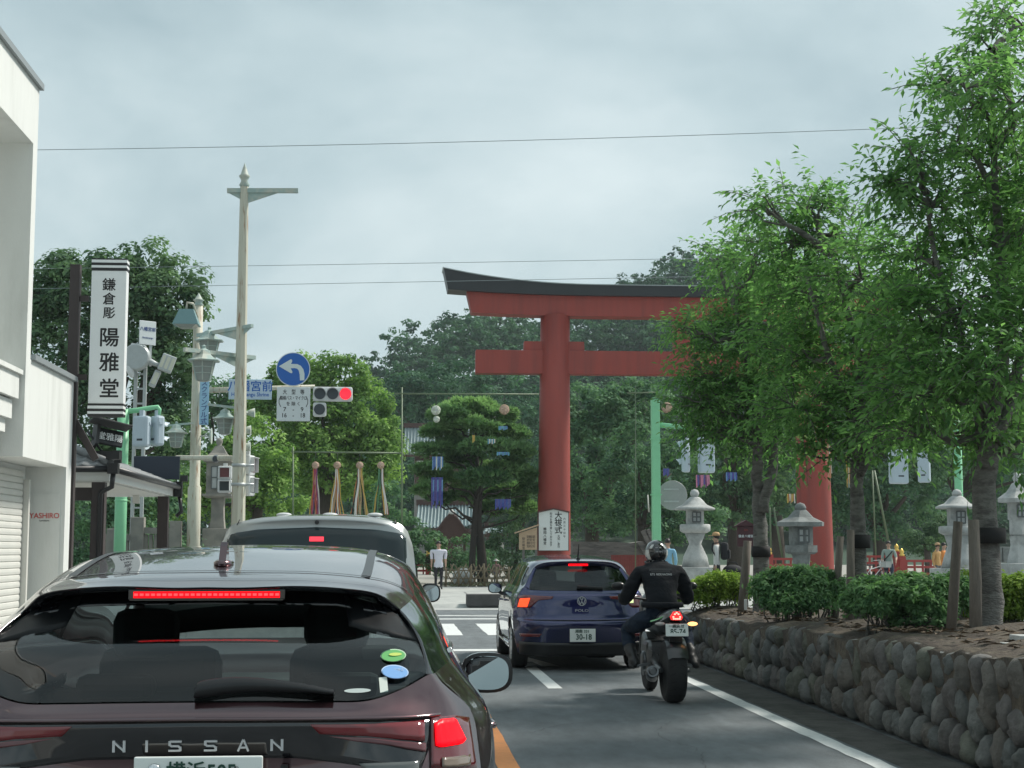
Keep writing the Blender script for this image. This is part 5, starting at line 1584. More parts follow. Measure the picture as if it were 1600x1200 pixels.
# ================================================================ VEHICLES
M_black = mat('black_trim', (0.012, 0.012, 0.013), 0.35)
M_piano = mat('piano_black', (0.006, 0.006, 0.008), 0.08, coat=1.0)
M_rub = mat('tyre_rubber', (0.018, 0.018, 0.019), 0.85, var=.2, vscale=30)
M_rim = mat('alloy_rim', (0.45, 0.46, 0.47), 0.3, metal=.9)
M_under = mat('underbody', (0.012, 0.012, 0.012), 0.9)
M_lampred = mat('lamp_red_dark', (0.16, 0.008, 0.012), 0.12, coat=1.0)
M_lampclear = mat('lamp_smoke', (0.10, 0.105, 0.10), 0.12, coat=1.0)
M_brake = mat('brake_lit', (.6, .01, .02), .3, spec=.1, emit=(1.0, 0.0, 0.004), estr=1.1)
M_brake2 = mat('brake_lit_orange', (.6, .05, .02), .3, spec=.1, emit=(1.0, 0.07, 0.02), estr=1.2)
M_plate = mat('number_plate', (0.76, 0.79, 0.76), 0.5)
M_pgreen = mat('plate_green', (0.008, 0.055, 0.035), 0.5)
M_chrome = mat('chrome', (0.7, 0.7, 0.7), 0.12, metal=1.0)
M_mirror = mat('mirror_glass', (0.36, 0.40, 0.41), 0.02, metal=1.0)
M_seat = mat('seat_cloth', (0.035, 0.037, 0.038), .9)
G_tint = glass_mat('privacy_glass', (0.64, 0.78, 0.77))
G_dark = glass_mat('dark_glass', (0.36, 0.43, 0.43))
G_clear = glass_mat('windscreen_glass', (0.80, 0.88, 0.86))

def car_shell(t, st, zones, mats_, wheels, per_u=8, per_v=4, R_=.355):
    """st: stations, each a list of (x, y, z) from the sill up to the roof centre line (right half).
    zones(s, k) names the part a face belongs to. Wheel arches are cut as true circles."""
    P = surf(st, per_u, per_v)
    nu, nv = P.shape[:2]
    cut = np.zeros((nu, nv), bool)
    kk = np.arange(nv) / per_v
    for (wy, wz) in wheels:
        dy, dz = P[:, :, 1] - wy, P[:, :, 2] - wz
        d = np.hypot(dy, dz); side = (kk[None, :] < 4.6)
        inside = (d < R_) & side
        cut |= inside
    Q = P.copy()
    for (wy, wz) in wheels:
        dy, dz = P[:, :, 1] - wy, P[:, :, 2] - wz
        d = np.hypot(dy, dz) + 1e-6; side = (kk[None, :] < 4.6)
        near = (d < R_ + .075) & side
        f = np.where(near, R_ / d, 1.0)
        Q[:, :, 1] = np.where(near, wy + dy * f, Q[:, :, 1]); Q[:, :, 2] = np.where(near, wz + dz * f, Q[:, :, 2])
    Q[:, :, 2] = np.maximum(Q[:, :, 2], P[:, :, 2].min() - .02)
    groups = {}
    for i in range(nu - 1):
        for j in range(nv - 1):
            if cut[i, j] and cut[i + 1, j] and cut[i, j + 1] and cut[i + 1, j + 1]: continue
            z = zones((i + .5) / per_u, (j + .5) / per_v)
            groups.setdefault(z, []).append((i, j))
    made = {}
    for z, cells_ in groups.items():
        name = z.split(':')[0]
        split = name in ('side_window', 'quarter_pillar')
        for pair in ((1,), (-1,)) if split else ((1, -1),):
          bm_ = MB(); idx = {}; V = []; F = []
          for s_ in pair:
            for (i, j) in cells_:
                f = []
                for (a, b_) in ((i, j), (i, j + 1), (i + 1, j + 1), (i + 1, j)):
                    key = (s_, a, b_)
                    if key not in idx:
                        idx[key] = len(V); V.append((Q[a, b_, 0] * s_, Q[a, b_, 1], Q[a, b_, 2]))
                    f.append(idx[key])
                F.append(tuple(f) if s_ < 0 else tuple(f[::-1]))
          bm_._a(V, F, True)
          made[z] = bm_.build(name, mats_[z], t, merge=.0008)
    # arch linings
    for (wy, wz) in wheels:
        for s_ in (1, -1):
            b_ = MB(); xs_ = .52 * s_, .80 * s_
            V = []
            for q in range(25):
                a = -.35 + (math.pi + .7) * q / 24
                for x in xs_: V.append((x, wy + R_ * 1.0 * math.cos(a), max(.12, wz + R_ * 1.0 * math.sin(a))))
            b_._a(V, [(2 * q, 2 * q + 1, 2 * q + 3, 2 * q + 2) for q in range(24)], True)
            b_._a([V[2 * q] for q in range(25)], [tuple(range(25))])
            b_.build('arch_lining', M_under, t, fix=False)
    return P, made
def wheel(t, c, r, w_, side, spokes=5, two=True):
    h = w_ / 2
    b_ = MB()
    b_.lathe([(r * .66, -h * .9), (r * .9, -h), (r * .98, -h * .8), (r, -h * .4), (r, h * .4), (r * .98, h * .8), (r * .9, h), (r * .66, h * .9)], 32, c, axis='X')
    ty = b_.build('wheel', M_rub, t)
    b_ = MB()
    o_ = side * h
    b_.lathe([(r * .68, o_ * .95), (r * .64, o_ * .97), (r * .62, o_ * .5), (r * .60, o_ * .45)], 32, c, axis='X')
    b_.lathe([(.001, o_ * .82), (r * .15, o_ * .80), (r * .17, o_ * .5)], 16, c, axis='X')
    for k in range(spokes):
        for q in ((-.14, .14) if two else (0,)):
            a = 2 * math.pi * k / spokes
            p0 = Vector((c[0] + o_ * .7, c[1] + math.cos(a + q * .4) * r * .12, c[2] + math.sin(a + q * .4) * r * .12))
            p1 = Vector((c[0] + o_ * .86, c[1] + math.cos(a + q) * r * .63, c[2] + math.sin(a + q) * r * .63))
            b_.bar(p0, p1, .02 + r * .06, .025)
    b_.build('rim', M_rim, ty)
    b_ = MB(); b_.lathe([(.001, o_ * .3), (r * .62, o_ * .3)], 24, c, axis='X'); b_.build('brake_disc', M_under, ty)
    return ty
class Skin:
    """looks up how far back the rear face stands at a given (x, z)"""
    def __init__(s, grids):
        s.P = np.vstack([g.reshape(-1, 3) for g in grids])
    def y(s, x, z):
        d = (s.P[:, 0] - abs(x)) ** 2 + (s.P[:, 2] - z) ** 2
        i = np.argpartition(d, 5)[:5]; w_ = 1 / (d[i] + 1e-5)
        return float((s.P[i, 1] * w_).sum() / w_.sum())
    def strip(s, name, top, bot, proud, m, parent, n=24, sides=(1,), rows=3, back=.02):
        """a piece lying on the rear face between two polylines (x, z) that run the same way"""
        def samp(pl):
            pl = np.array(pl, float); d = np.r_[0, np.cumsum(np.hypot(*np.diff(pl, axis=0).T))]
            u = np.linspace(0, d[-1], n + 1); return np.stack([np.interp(u, d, pl[:, 0]), np.interp(u, d, pl[:, 1])], 1)
        T, B_ = samp(top), samp(bot); objs = []
        for sd in sides:
            G = []
            for i in range(n + 1):
                row = []
                for r_ in range(rows + 1):
                    f = r_ / rows; x, z = T[i] * (1 - f) + B_[i] * f
                    row.append((x * sd, s.y(x, z) - proud, z))
                G.append([(row[0][0], row[0][1] + proud + back, row[0][2])] + row + [(row[-1][0], row[-1][1] + proud + back, row[-1][2])])
            g0 = [(p[0], p[1] + proud + back, p[2]) for p in G[0]]; g1 = [(p[0], p[1] + proud + back, p[2]) for p in G[-1]]
            b_ = MB(); b_.grid([g0] + G + [g1]); objs.append(b_.build(name, m, parent))
        return objs
def patch(t, name, rows, m, per_u=5, per_v=4, su=True, sv=True):
    G = surf(rows, per_u, per_v, su, sv)
    b_ = MB()
    full = [[(-p[0], p[1], p[2]) for p in row[:0:-1]] + [tuple(p) for p in row] for row in G]
    b_.grid(full)
    return G, b_.build(name, m, t)
def number_plate(t, c, w_, h_, small, big, tilt=0.0, m=None, col=None):
    col = col or M_pgreen
    b_ = MB(); b_.box(c, (w_, .012, h_), rot=(tilt, 0, 0), bev=.004); p = b_.build('number_plate', m or M_plate, t)
    text(small, h_ * .30, col, p, (c[0] - w_ * .02, c[1] - .008, c[2] + h_ * .30), bold=.025, sx=1.0)
    text(big, h_ * .60, col, p, (c[0] + w_ * .04, c[1] - .008, c[2] - h_ * .14), bold=.03, sx=.9)
    return p
def door_mirror(t, c, size, side, m, chrome=None):
    x, y, z = c; w_, h_ = size
    b_ = MB(); b_.ell((x, y + .05, z), (w_ / 2, .095, h_ / 2), 18, 12)
    b_.v = [(a, max(b__, y - .005), c_) for a, b__, c_ in b_.v]
    # a squarer outline than an ellipse
    b_.v = [(x + (w_ / 2) * math.copysign(abs((a - x) / (w_ / 2)) ** .8, a - x) if abs(a - x) > 1e-6 else a, b__, z + (h_ / 2) * math.copysign(abs((c_ - z) / (h_ / 2)) ** .8, c_ - z) if abs(c_ - z) > 1e-6 else c_) for a, b__, c_ in b_.v]
    ms = b_.build('door_mirror', m, t)
    def ring(s0, yy):
        return [(x + w_ / 2 * s0 * math.copysign(abs(math.cos(q)) ** .75, math.cos(q)), yy, z + h_ / 2 * s0 * math.copysign(abs(math.sin(q)) ** .75, math.sin(q))) for q in np.linspace(0, 2 * math.pi, 28, endpoint=False)]
    r0, r1 = ring(1.0, y - .007), ring(.84, y - .012)
    b_ = MB(); b_._a(r0 + r1, [(i, (i + 1) % 28, 28 + (i + 1) % 28, 28 + i) for i in range(28)]); b_.build('mirror_frame', M_black, ms, fix=False)
    r1 = [(a, b__ + .004 + (c_ - z) * .085 - (a - x) * side * .05, c_) for a, b__, c_ in r1]
    b_ = MB(); b_._a(r1, [tuple(range(28))]); g_ = b_.build('mirror_glass', M_mirror, ms, fix=False)
    b_ = MB(); b_.prism([(x - side * w_ * .30, z - h_ * .2), (x - side * w_ * .18, z - h_ * .46), (x - side * w_ * .62, z - h_ * .75), (x - side * w_ * .8, z - h_ * .5)], .07, 'Y', y + .02); b_.build('mirror_arm', M_black, ms)
    return ms

# ---------------------------------------------------------------- the maroon hatchback right ahead
M_mar = mat('maroon_paint', (0.080, 0.034, 0.040), 0.30, metal=1.0, coat=1.0, coat_rough=.02, coat_ior=1.8)
ra = thing('hatchback_car', 'dark maroon hatchback close ahead with lit brake lamps and stickers on its rear window', 'car', (-.53, 4.05, 0))
S0 = [(.70, .25, .28), (.75, .22, .55), (.775, .30, .85), (.770, .40, 1.0), (.745, .42, 1.10), (.645, .325, 1.205), (.604, .43, 1.30), (.548, .57, 1.372), (.482, .50, 1.42), (.385, .44, 1.438), (.25, .405, 1.446), (.1, .395, 1.442), (0, .395, 1.443)]
S1 = [(.74, .70, .26), (.81, .70, .55), (.838, .72, .85), (.832, .72, 1.0), (.802, .72, 1.09), (.70, .66, 1.22), (.652, .76, 1.32), (.588, .84, 1.402), (.525, .76, 1.442), (.44, .69, 1.463), (.28, .65, 1.478), (.1, .625, 1.481), (0, .625, 1.482)]
S2 = [(.77, 1.4, .24), (.84, 1.4, .55), (.85, 1.4, .85), (.846, 1.4, 1.0), (.815, 1.4, 1.07), (.735, 1.38, 1.20), (.675, 1.40, 1.33), (.598, 1.42, 1.455), (.545, 1.4, 1.502), (.45, 1.4, 1.533), (.29, 1.4, 1.549), (.11, 1.4, 1.555), (0, 1.4, 1.556)]
S3 = [(.78, 2.2, .24), (.845, 2.2, .55), (.852, 2.2, .85), (.85, 2.2, .99), (.82, 2.2, 1.04), (.75, 2.2, 1.16), (.68, 2.2, 1.32), (.60, 2.2, 1.46), (.545, 2.2, 1.505), (.45, 2.2, 1.537), (.29, 2.2, 1.553), (.11, 2.2, 1.559), (0, 2.2, 1.56)]
S4 = [(.78, 2.75, .24), (.845, 2.75, .55), (.852, 2.75, .83), (.85, 2.75, .96), (.82, 2.75, 1.01), (.74, 2.75, 1.13), (.655, 2.72, 1.30), (.57, 2.68, 1.43), (.52, 2.66, 1.468), (.43, 2.65, 1.50), (.28, 2.64, 1.517), (.1, 2.64, 1.522), (0, 2.64, 1.523)]
S5 = [(.77, 3.35, .24), (.84, 3.35, .55), (.848, 3.35, .80), (.84, 3.35, .92), (.80, 3.35, .97), (.74, 3.32, 1.02), (.70, 3.30, 1.06), (.65, 3.30, 1.09), (.56, 3.31, 1.10), (.45, 3.33, 1.105), (.28, 3.35, 1.105), (.1, 3.36, 1.105), (0, 3.36, 1.105)]
S6 = [(.74, 3.85, .25), (.79, 3.85, .5), (.79, 3.85, .72), (.76, 3.85, .82), (.71, 3.87, .87), (.65, 3.9, .90), (.6, 3.9, .91), (.54, 3.91, .92), (.46, 3.92, .925), (.38, 3.93, .93), (.25, 3.94, .93), (.1, 3.95, .93), (0, 3.95, .93)]
S7 = [(.55, 4.05, .25), (.6, 4.1, .4), (.6, 4.12, .55), (.58, 4.12, .62), (.54, 4.12, .66), (.5, 4.12, .68), (.46, 4.12, .69), (.42, 4.12, .7), (.36, 4.12, .7), (.3, 4.12, .7), (.2, 4.12, .7), (.1, 4.12, .7), (0, 4.12, .7)]
def zone_ra(s, k):
    if 4.05 < s < 4.93 and k > 7.4: return 'windscreen'
    if 1.35 < s < 4.6 and 5.2 < k < 6.75 and not (2.6 < s < 2.75): return 'side_window'
    if k > 7.0 and s < 4.05: return 'roof'
    if 0 <= s < 1.35 and 5.1 < k < 7.0: return 'quarter_pillar'
    return 'body'
PA, mA = car_shell(ra, [S0, S1, S2, S3, S4, S5, S6, S7], zone_ra, {'body': M_mar, 'roof': M_mar, 'side_window': G_dark, 'windscreen': G_clear, 'quarter_pillar': M_piano}, [(.78, .31), (3.36, .31)], per_u=10)
# roof mouldings and the seam ahead of the spoiler, on the shell's own lines
def shell_line(P, per_u, per_v, s_pts, k, lift):
    out_ = []
    for s_ in s_pts:
        i, j = s_ * per_u, k * per_v
        i0, j0 = int(i), int(j); fi, fj = i - i0, j - j0
        i1, j1 = min(i0 + 1, P.shape[0] - 1), min(j0 + 1, P.shape[1] - 1)
        p = P[i0, j0] * (1 - fi) * (1 - fj) + P[i1, j0] * fi * (1 - fj) + P[i0, j1] * (1 - fi) * fj + P[i1, j1] * fi * fj
        out_.append((p[0], p[1], p[2] + lift))
    return out_
for sd in (1, -1):
    b_ = MB(); L_ = shell_line(PA, 10, 4, np.linspace(1.05, 4.0, 24), 9.0, .002)
    V = []
    for (x, y, z) in L_: V += [((x - .014) * sd, y, z + .003), ((x + .014) * sd, y, z)]
    b_._a(V, [(2 * i, 2 * i + 1, 2 * i + 3, 2 * i + 2) for i in range(23)], True); b_.build('roof_moulding', M_black, ra)
def shell_cross(P, per_u, per_v, s_, k0, k1, w_, m, t, name, lift=.003, n=30):
    b_ = MB(); V = []
    ks = np.linspace(k0, k1, n)
    full = [(k, 1) for k in ks] + [(k, -1) for k in ks[::-1][1:]]
    for k, sd in full:
        for ds in (-w_, w_):
            p = shell_line(P, per_u, per_v, [s_ + ds], k, lift)[0]; V.append((p[0] * sd, p[1], p[2]))
    b_._a(V, [(2 * i, 2 * i + 1, 2 * i + 3, 2 * i + 2) for i in range(len(full) - 1)], True)
    return b_.build(name, m, t)
shell_cross(PA, 10, 4, 1.02, 7.3, 11.99, .016, M_black, ra, 'roof_seam')
shell_cross(PA, 10, 4, 0.55, 7.6, 11.99, .010, M_black, ra, 'roof_seam')
# tailgate and bumper
RT = [[(0, .17, 1.143), (.2, .172, 1.142), (.35, .18, 1.14), (.46, .193, 1.142), (.55, .231, 1.168), (.622, .281, 1.202), (.645, .325, 1.205)],
      [(0, .13, 1.107), (.2, .132, 1.106), (.36, .14, 1.104), (.49, .165, 1.103), (.60, .22, 1.102), (.69, .31, 1.102), (.745, .42, 1.10)],
      [(0, .13, 1.05), (.2, .132, 1.05), (.36, .14, 1.045), (.49, .155, 1.04), (.61, .19, 1.03), (.71, .28, 1.015), (.770, .40, 1.0)],
      [(0, .135, .93), (.2, .137, .93), (.36, .13, .93), (.49, .125, .92), (.62, .14, .90), (.72, .2, .87), (.775, .30, .85)],
      [(0, .02, .62), (.2, .02, .62), (.36, .025, .62), (.5, .045, .61), (.62, .09, .6), (.71, .15, .57), (.75, .22, .55)],
      [(0, .08, .30), (.2, .08, .30), (.36, .085, .3), (.5, .1, .3), (.6, .13, .29), (.67, .18, .28), (.70, .25, .28)]]
GA, _ = patch(ra, 'tailgate', RT, M_mar, 6, 5)
skA = Skin([GA])
# rear window
RG = [[(0, .60, 1.432), (.2, .60, 1.431), (.36, .595, 1.424), (.46, .59, 1.405), (.52, .585, 1.382), (.543, .575, 1.362)],
      [(0, .465, 1.366), (.2, .466, 1.364), (.36, .49, 1.36), (.48, .495, 1.345), (.545, .505, 1.335), (.572, .51, 1.328)],
      [(0, .292, 1.28), (.2, .296, 1.278), (.36, .32, 1.275), (.49, .350, 1.272), (.57, .385, 1.272), (.600, .405, 1.276)],
      [(0, .215, 1.21), (.2, .218, 1.208), (.36, .232, 1.205), (.48, .265, 1.20), (.565, .300, 1.212), (.616, .332, 1.236)],
      [(0, .175, 1.147), (.2, .177, 1.146), (.35, .184, 1.144), (.46, .198, 1.146), (.55, .236, 1.172), (.619, .284, 1.206)]]
GG, _ = patch(ra, 'rear_window', RG, G_tint, 6, 5)
skG = Skin([GG])
# gloss-black quarter piece between the glass and the body side
edge_g = catmull(np.array([r_[-1] for r_ in RG]), 25)
edge_s = catmull(np.array([S0[7], S0[6], S0[5]]), 25)
for sd in (1, -1):
    b_ = MB(); b_.grid([[((a[0] * (1 - f) + c[0] * f) * sd, (a[1] * (1 - f) + c[1] * f) - .012 * math.sin(math.pi * f), a[2] * (1 - f) + c[2] * f) for f in (0, .33, .66, 1)] for a, c in zip(edge_g, edge_s)])
    b_.build('quarter_piece', M_piano, ra)
# spoiler underside and lip, black frit band at the top of the glass
sp = catmull(np.array(S0[7:]), 30)
b_ = MB()
full = [(-x, y, z) for x, y, z in sp] + [tuple(p) for p in sp[::-1][1:]]
b_.grid([[(x, y, z), (x, y + .002, z - .007), (x * .985, y + .10 if abs(x) < .48 else y + .02, z - .020), (x * .97, max(y + .12, .60), z - .028)] for x, y, z in full])
b_.build('spoiler_lip', M_piano, ra)
skG.strip('frit_band', [(-.53, 1.378), (-.36, 1.418), (0, 1.426), (.36, 1.418), (.53, 1.378)], [(-.545, 1.352), (-.36, 1.385), (0, 1.392), (.36, 1.385), (.545, 1.352)], .003, M_piano, ra, n=30, back=.002)
skG.strip('painted_reflection', [(.38, 1.415), (.50, 1.385), (.545, 1.352), (.585, 1.31)], [(.40, 1.33), (.47, 1.31), (.53, 1.298), (.603, 1.285)], .003, mat('reflection_black', (.006, .007, .008), .45, spec=.25), ra, n=14, sides=(1, -1), rows=4, back=.002)  # dark reflection of the spoiler in the glass corners, painted as matte black strips
b_ = MB()
b_._a([(-.205, .400, 1.4125), (.205, .400, 1.4125), (.205, .400, 1.4305), (-.205, .400, 1.4305)], [(0, 1, 2, 3)])
hbl = b_.build('high_brake_lamp', M_brake, ra)
b_ = MB()
for q in range(26):
    x = -.1975 + .395 * q / 25
    b_._a([(x - .0055, .398, 1.4185), (x + .0055, .398, 1.4185), (x + .0055, .398, 1.4255), (x - .0055, .398, 1.4255)], [(0, 1, 2, 3)])
b_.build('diode_row', mat('brake_diode', (.7, .1, .1), .3, emit=(1, .035, .04), estr=1.25), hbl)['kind'] = 'stuff'
b_ = MB(); b_.box((0, .421, 1.422), (.44, .038, .029), bev=.003); b_.box((0, .404, 1.4075), (.43, .016, .004)); b_.build('lamp_housing', M_piano, ra)
# gloss bar with the lettering, lamps
skA.strip('tail_bar', [(-.66, 1.094), (-.4, 1.098), (0, 1.101), (.4, 1.098), (.66, 1.094)], [(-.60, .955), (-.4, .985), (-.27, 1.0), (0, 1.002), (.27, 1.0), (.4, .985), (.60, .955)], .006, M_piano, ra, n=40, rows=6)
skA.strip('bar_lip', [(-.66, 1.101), (-.4, 1.105), (0, 1.108), (.4, 1.105), (.66, 1.101)], [(-.66, 1.0945), (-.4, 1.0985), (0, 1.1015), (.4, 1.0985), (.66, 1.0945)], .012, M_mar, ra, n=40, rows=1)
skA.strip('bar_lamp', [(.31, 1.088), (.45, 1.086), (.615, 1.088)], [(.335, 1.063), (.46, 1.055), (.615, 1.035)], .011, M_lampred, ra, n=16, sides=(1, -1))
skA.strip('bar_lamp_lower', [(.36, 1.056), (.47, 1.050), (.618, 1.030)], [(.43, 1.042), (.52, 1.030), (.618, 1.008)], .012, mat('lamp_red_low', (.09, .012, .016), .12, coat=1.0), ra, n=12, sides=(1, -1))
skA.strip('reversing_lamp', [(.44, .985), (.60, .987)], [(.46, .962), (.598, .962)], .012, M_lampclear, ra, n=10, sides=(1, -1))
for lm in skA.strip('tail_lamp', [(.632, 1.092), (.70, 1.090), (.745, 1.075)], [(.632, .965), (.70, .955), (.764, .94)], .010, mat('lamp_red_deep', (.10, .006, .01), .1, coat=1.0), ra, n=14, rows=6, sides=(1, -1)):
    pass
skA.strip('brake_lamp', [(.642, 1.077), (.66, 1.086), (.698, 1.084), (.706, 1.078)], [(.645, 1.022), (.66, 1.016), (.722, 1.016), (.733, 1.024)], .017, M_brake, ra, n=14, rows=5, sides=(1, -1))
skA.strip('turn_lamp', [(.662, .990), (.745, .984)], [(.662, .966), (.745, .958)], .015, mat('lamp_amber_dark', (.14, .10, .07), .15, coat=1.0), ra, n=8, sides=(1, -1))
def wide_letter(ch, x, z, w_, h_, th, y):
    """extended sans capitals drawn with flat strokes"""
    b_ = MB(); a, c = w_ / 2, h_ / 2; k = 0
    def st(p, q, t_=th):
        nonlocal k
        k += 1; b_.bar((x + p[0], y - .0004 * k, z + p[1]), (x + q[0], y - .0004 * k, z + q[1]), t_, .005)
    e = th / 2
    if ch == 'N': st((-a + e, -c), (-a + e, c)); st((a - e, -c), (a - e, c)); st((-a + e, c - e), (a - e, -c + e), th * 1.05)
    elif ch == 'I': st((0, -c), (0, c))
    elif ch == 'S':
        st((-a + e, c - e), (a, c - e)); st((-a + th, 0), (a - th, 0)); st((-a, -c + e), (a - e, -c + e)); st((-a + e, c - e * .6), (-a + e, e * .4)); st((a - e, -c + e * .6), (a - e, -e * .4)); st((-a + e, e), (-a + th * 1.3, 0)); st((a - e, -e), (a - th * 1.3, 0))
    else: st((-a + e, -c), (-e * .2, c)); st((a - e, -c), (e * .2, c)); st((-a * .45, -c * .35), (a * .45, -c * .35), th * .9)
    # strokes run in the x-z plane
    return b_.build('letter', mat('silver_letter', (.62, .63, .64), .3, metal=.75), ra)
for ch, px in zip('NISSAN', (185.5, 229, 273.5, 329, 380, 432.5)):
    x = at(px, 1164, 4.17).x + .53
    wide_letter(ch, x, 1.036, .034, .030, .0068, skA.y(x, 1.036) - .010)
pl = number_plate(ra, (.027, .072, .933), .330, .165, '横浜 505', '12-34'[:0], tilt=0)
# the plate's upper line only is in view: larger, with the round seal bolt
for ch in list(pl.children): bpy.data.objects.remove(ch)
text('横浜505', .052, M_pgreen, pl, (.035, .0635, .975), bold=.025)
b_ = MB(); b_.lathe([(.016, .055), (.014, .052), (0, .050)][::1], 16, (-.085, .007, .984), axis='Y'); b_.build('seal_bolt', M_chrome, pl)
b_ = MB(); b_.lathe([(.007, .060), (0, .056)], 10, (.125, .004, .984), axis='Y'); b_.build('plate_bolt', M_chrome, pl)
b_ = MB(); b_.box((.055 + .19, .115, .94), (.018, .03, .09)); b_.build('camera_bracket', M_black, ra)
# wiper, stickers, aerial
yw = lambda x, z: skG.y(x, z)
b_ = MB()
W0 = [(0.0, 1.168), (.02, 1.176), (.12, 1.186), (.26, 1.180), (.37, 1.166)]
rows = []
for (x, z), h_ in zip(W0, (.015, .024, .022, .014, .006)):
    y = yw(x, z) - .018
    rows.append([(x, y + .012, z + h_), (x, y - .010, z + h_ * .7), (x, y - .012, z - h_ * .6), (x, y + .012, z - h_)])
b_.grid(surf(rows, 5, 1, True, False)); b_._a(rows[0], [(0, 1, 2, 3)]); b_._a(rows[-1], [(0, 1, 2, 3)])
b_.build('wiper', mat('wiper_black', (.010, .010, .011), .3), ra)
def sticker(name, cx_, cz, rx, rz_, m, ang=0.0, sq=False, lift=.004):
    b_ = MB(); V = []
    n = 24
    y0 = (yw(cx_, cz + .03) + yw(cx_, cz - .03)) / 2; gz = (yw(cx_, cz + .04) - yw(cx_, cz - .04)) / .08; gx = (yw(cx_ + .03, cz) - yw(cx_ - .03, cz)) / .06
    P_ = [(-1, -1), (1, -1), (1, 1), (-1, 1)] if sq else [(math.cos(2 * math.pi * q / n), math.sin(2 * math.pi * q / n)) for q in range(n)]
    for u, v in P_:
        u *= rx; v *= rz_
        dx_ = u * math.cos(ang) - v * math.sin(ang); dz_ = u * math.sin(ang) + v * math.cos(ang)
        V.append((cx_ + dx_, y0 + gx * dx_ + gz * dz_ - lift - .004, cz + dz_))
    b_._a(V, [tuple(range(len(V)))]); return b_.build(name, m, ra, fix=False)
M_stg = mat('sticker_green', (.10, .36, .10), .4); M_stb = mat('sticker_blue', (.18, .36, .66), .4); M_stw = mat('sticker_white', (.62, .66, .60), .4)
sticker('sticker', .528, 1.2535, .036, .0165, mat('sticker_rim', (.42, .58, .40), .4)); sticker('sticker', .528, 1.2535, .033, .0145, M_stg, lift=.010); sticker('sticker', .534, 1.257, .018, .004, mat('sticker_yellow', (.45, .55, .10), .4), lift=.014)
sticker('sticker', .533, 1.2125, .038, .0175, mat('sticker_rimb', (.42, .55, .74), .4), ang=-.1); sticker('sticker', .533, 1.2125, .035, .0155, M_stb, ang=-.1, lift=.010)
text('低排出ガス', .010, M_lbox, ra, (.533, yw(.533, 1.217) - .016, 1.217), rot=(R(58), 0, 0), depth=.0004)
sticker('sticker', .502, 1.181, .011, .019, M_stw, ang=.12, sq=True)
sticker('sticker', .432, 1.168, .036, .0055, mat('sticker_silver', (.5, .56, .54), .3))
b_ = MB()
b_.lathe([(.03, 0), (.032, .012), (.02, .02)], 12, (0, .82, 1.498)); b_.v = [(x, .82 + (y - .82) * 2.0, z) for x, y, z in b_.v]
b_.prism([(.76, 1.50), (.88, 1.505), (.845, 1.565), (.832, 1.572), (.815, 1.560)], .022, 'X', -.011)
b_.build('aerial_fin', M_mar, ra)
# cabin: seats with headrests, dash, floor
b_ = MB(); b_.box((0, 1.9, .62), (1.35, 3.0, .5)); b_.box((0, 2.95, .88), (1.4, .5, .22), bev=.05); b_.build('cabin_floor', M_seat, ra)
for x in (-.36, .36):
    b_ = MB(); b_.box((x, 2.0, .93), (.46, .16, .50), rot=(R(-8), 0, 0), bev=.06); b_.box((x - .05, 1.96, 1.23 if x < 0 else 1.26), (.25, .10, .19), bev=.05); b_.box((x - .05, 1.98, 1.13), (.2, .06, .12)); b_.build('front_seat', M_seat, ra)
b_ = MB(); b_.box((0, 1.12, .90), (1.25, .16, .40), rot=(R(-12), 0, 0), bev=.06); b_.build('rear_seat', M_seat, ra)
for x in (-.36, .36):
    b_ = MB(); b_.box((x, 1.06, 1.11), (.25, .09, .08), bev=.03); b_.build('headrest', M_seat, ra)
for wy in (.78, 3.36):
    for sd in (1, -1): wheel(ra, (sd * .74, wy, .31), .31, .19, sd)
door_mirror(ra, (.915, 2.42, 1.040), (.215, .165), 1, M_piano)
door_mirror(ra, (-.915, 2.42, 1.040), (.215, .165), -1, M_piano)
for sd in (1, -1):
    for y, z in ((1.55, .93), (2.55, .90)):
        b_ = MB(); b_.tube([(sd * .855, y - .09, z), (sd * .885, y - .05, z), (sd * .885, y + .05, z), (sd * .855, y + .09, z)], .013, 6); b_.build('door_handle', M_mar, ra)
b_ = MB()
for sd in (1, -1):
    b_.tube(shell_line(PA, 10, 4, np.linspace(1.3, 4.5, 30), 5.12, .004) if sd > 0 else [(-x, y, z) for x, y, z in shell_line(PA, 10, 4, np.linspace(1.3, 4.5, 30), 5.12, .004)], .008, 5)
b_.build('window_trim', M_chrome, ra)

# ---------------------------------------------------------------- the silver minivan ahead of it
M_silv = mat('silver_paint', (0.36, 0.385, 0.385), 0.3, metal=.35, coat=1.0)
vn = thing('minivan', 'tall silver minivan with a dark rear window in front of the maroon hatchback', 'van', (-.66, 13.0, 0))
V0 = [(.80, .22, .28), (.845, .15, .6), (.85, .14, .95), (.85, .16, 1.12), (.845, .19, 1.28), (.835, .22, 1.42), (.815, .26, 1.56), (.77, .30, 1.70), (.70, .28, 1.765), (.5, .22, 1.81), (.25, .20, 1.828), (0, .20, 1.832)]
def vst(y, dz=0, hood=False):
    return [(.82, y, .25), (.86, y, .6), (.865, y, .92), (.865, y, 1.1), (.855, y, 1.16), (.835, y, 1.32), (.80, y, 1.5), (.755, y, 1.68 + dz), (.68, y, 1.77 + dz), (.5, y, 1.83 + dz), (.25, y, 1.85 + dz), (0, y, 1.855 + dz)]
V5 = [(.80, 4.0, .25), (.85, 4.0, .6), (.855, 4.0, .85), (.85, 4.0, .98), (.83, 4.0, 1.04), (.80, 3.95, 1.08), (.77, 3.92, 1.11), (.72, 3.9, 1.13), (.62, 3.9, 1.14), (.46, 3.92, 1.15), (.25, 3.94, 1.15), (0, 3.95, 1.15)]
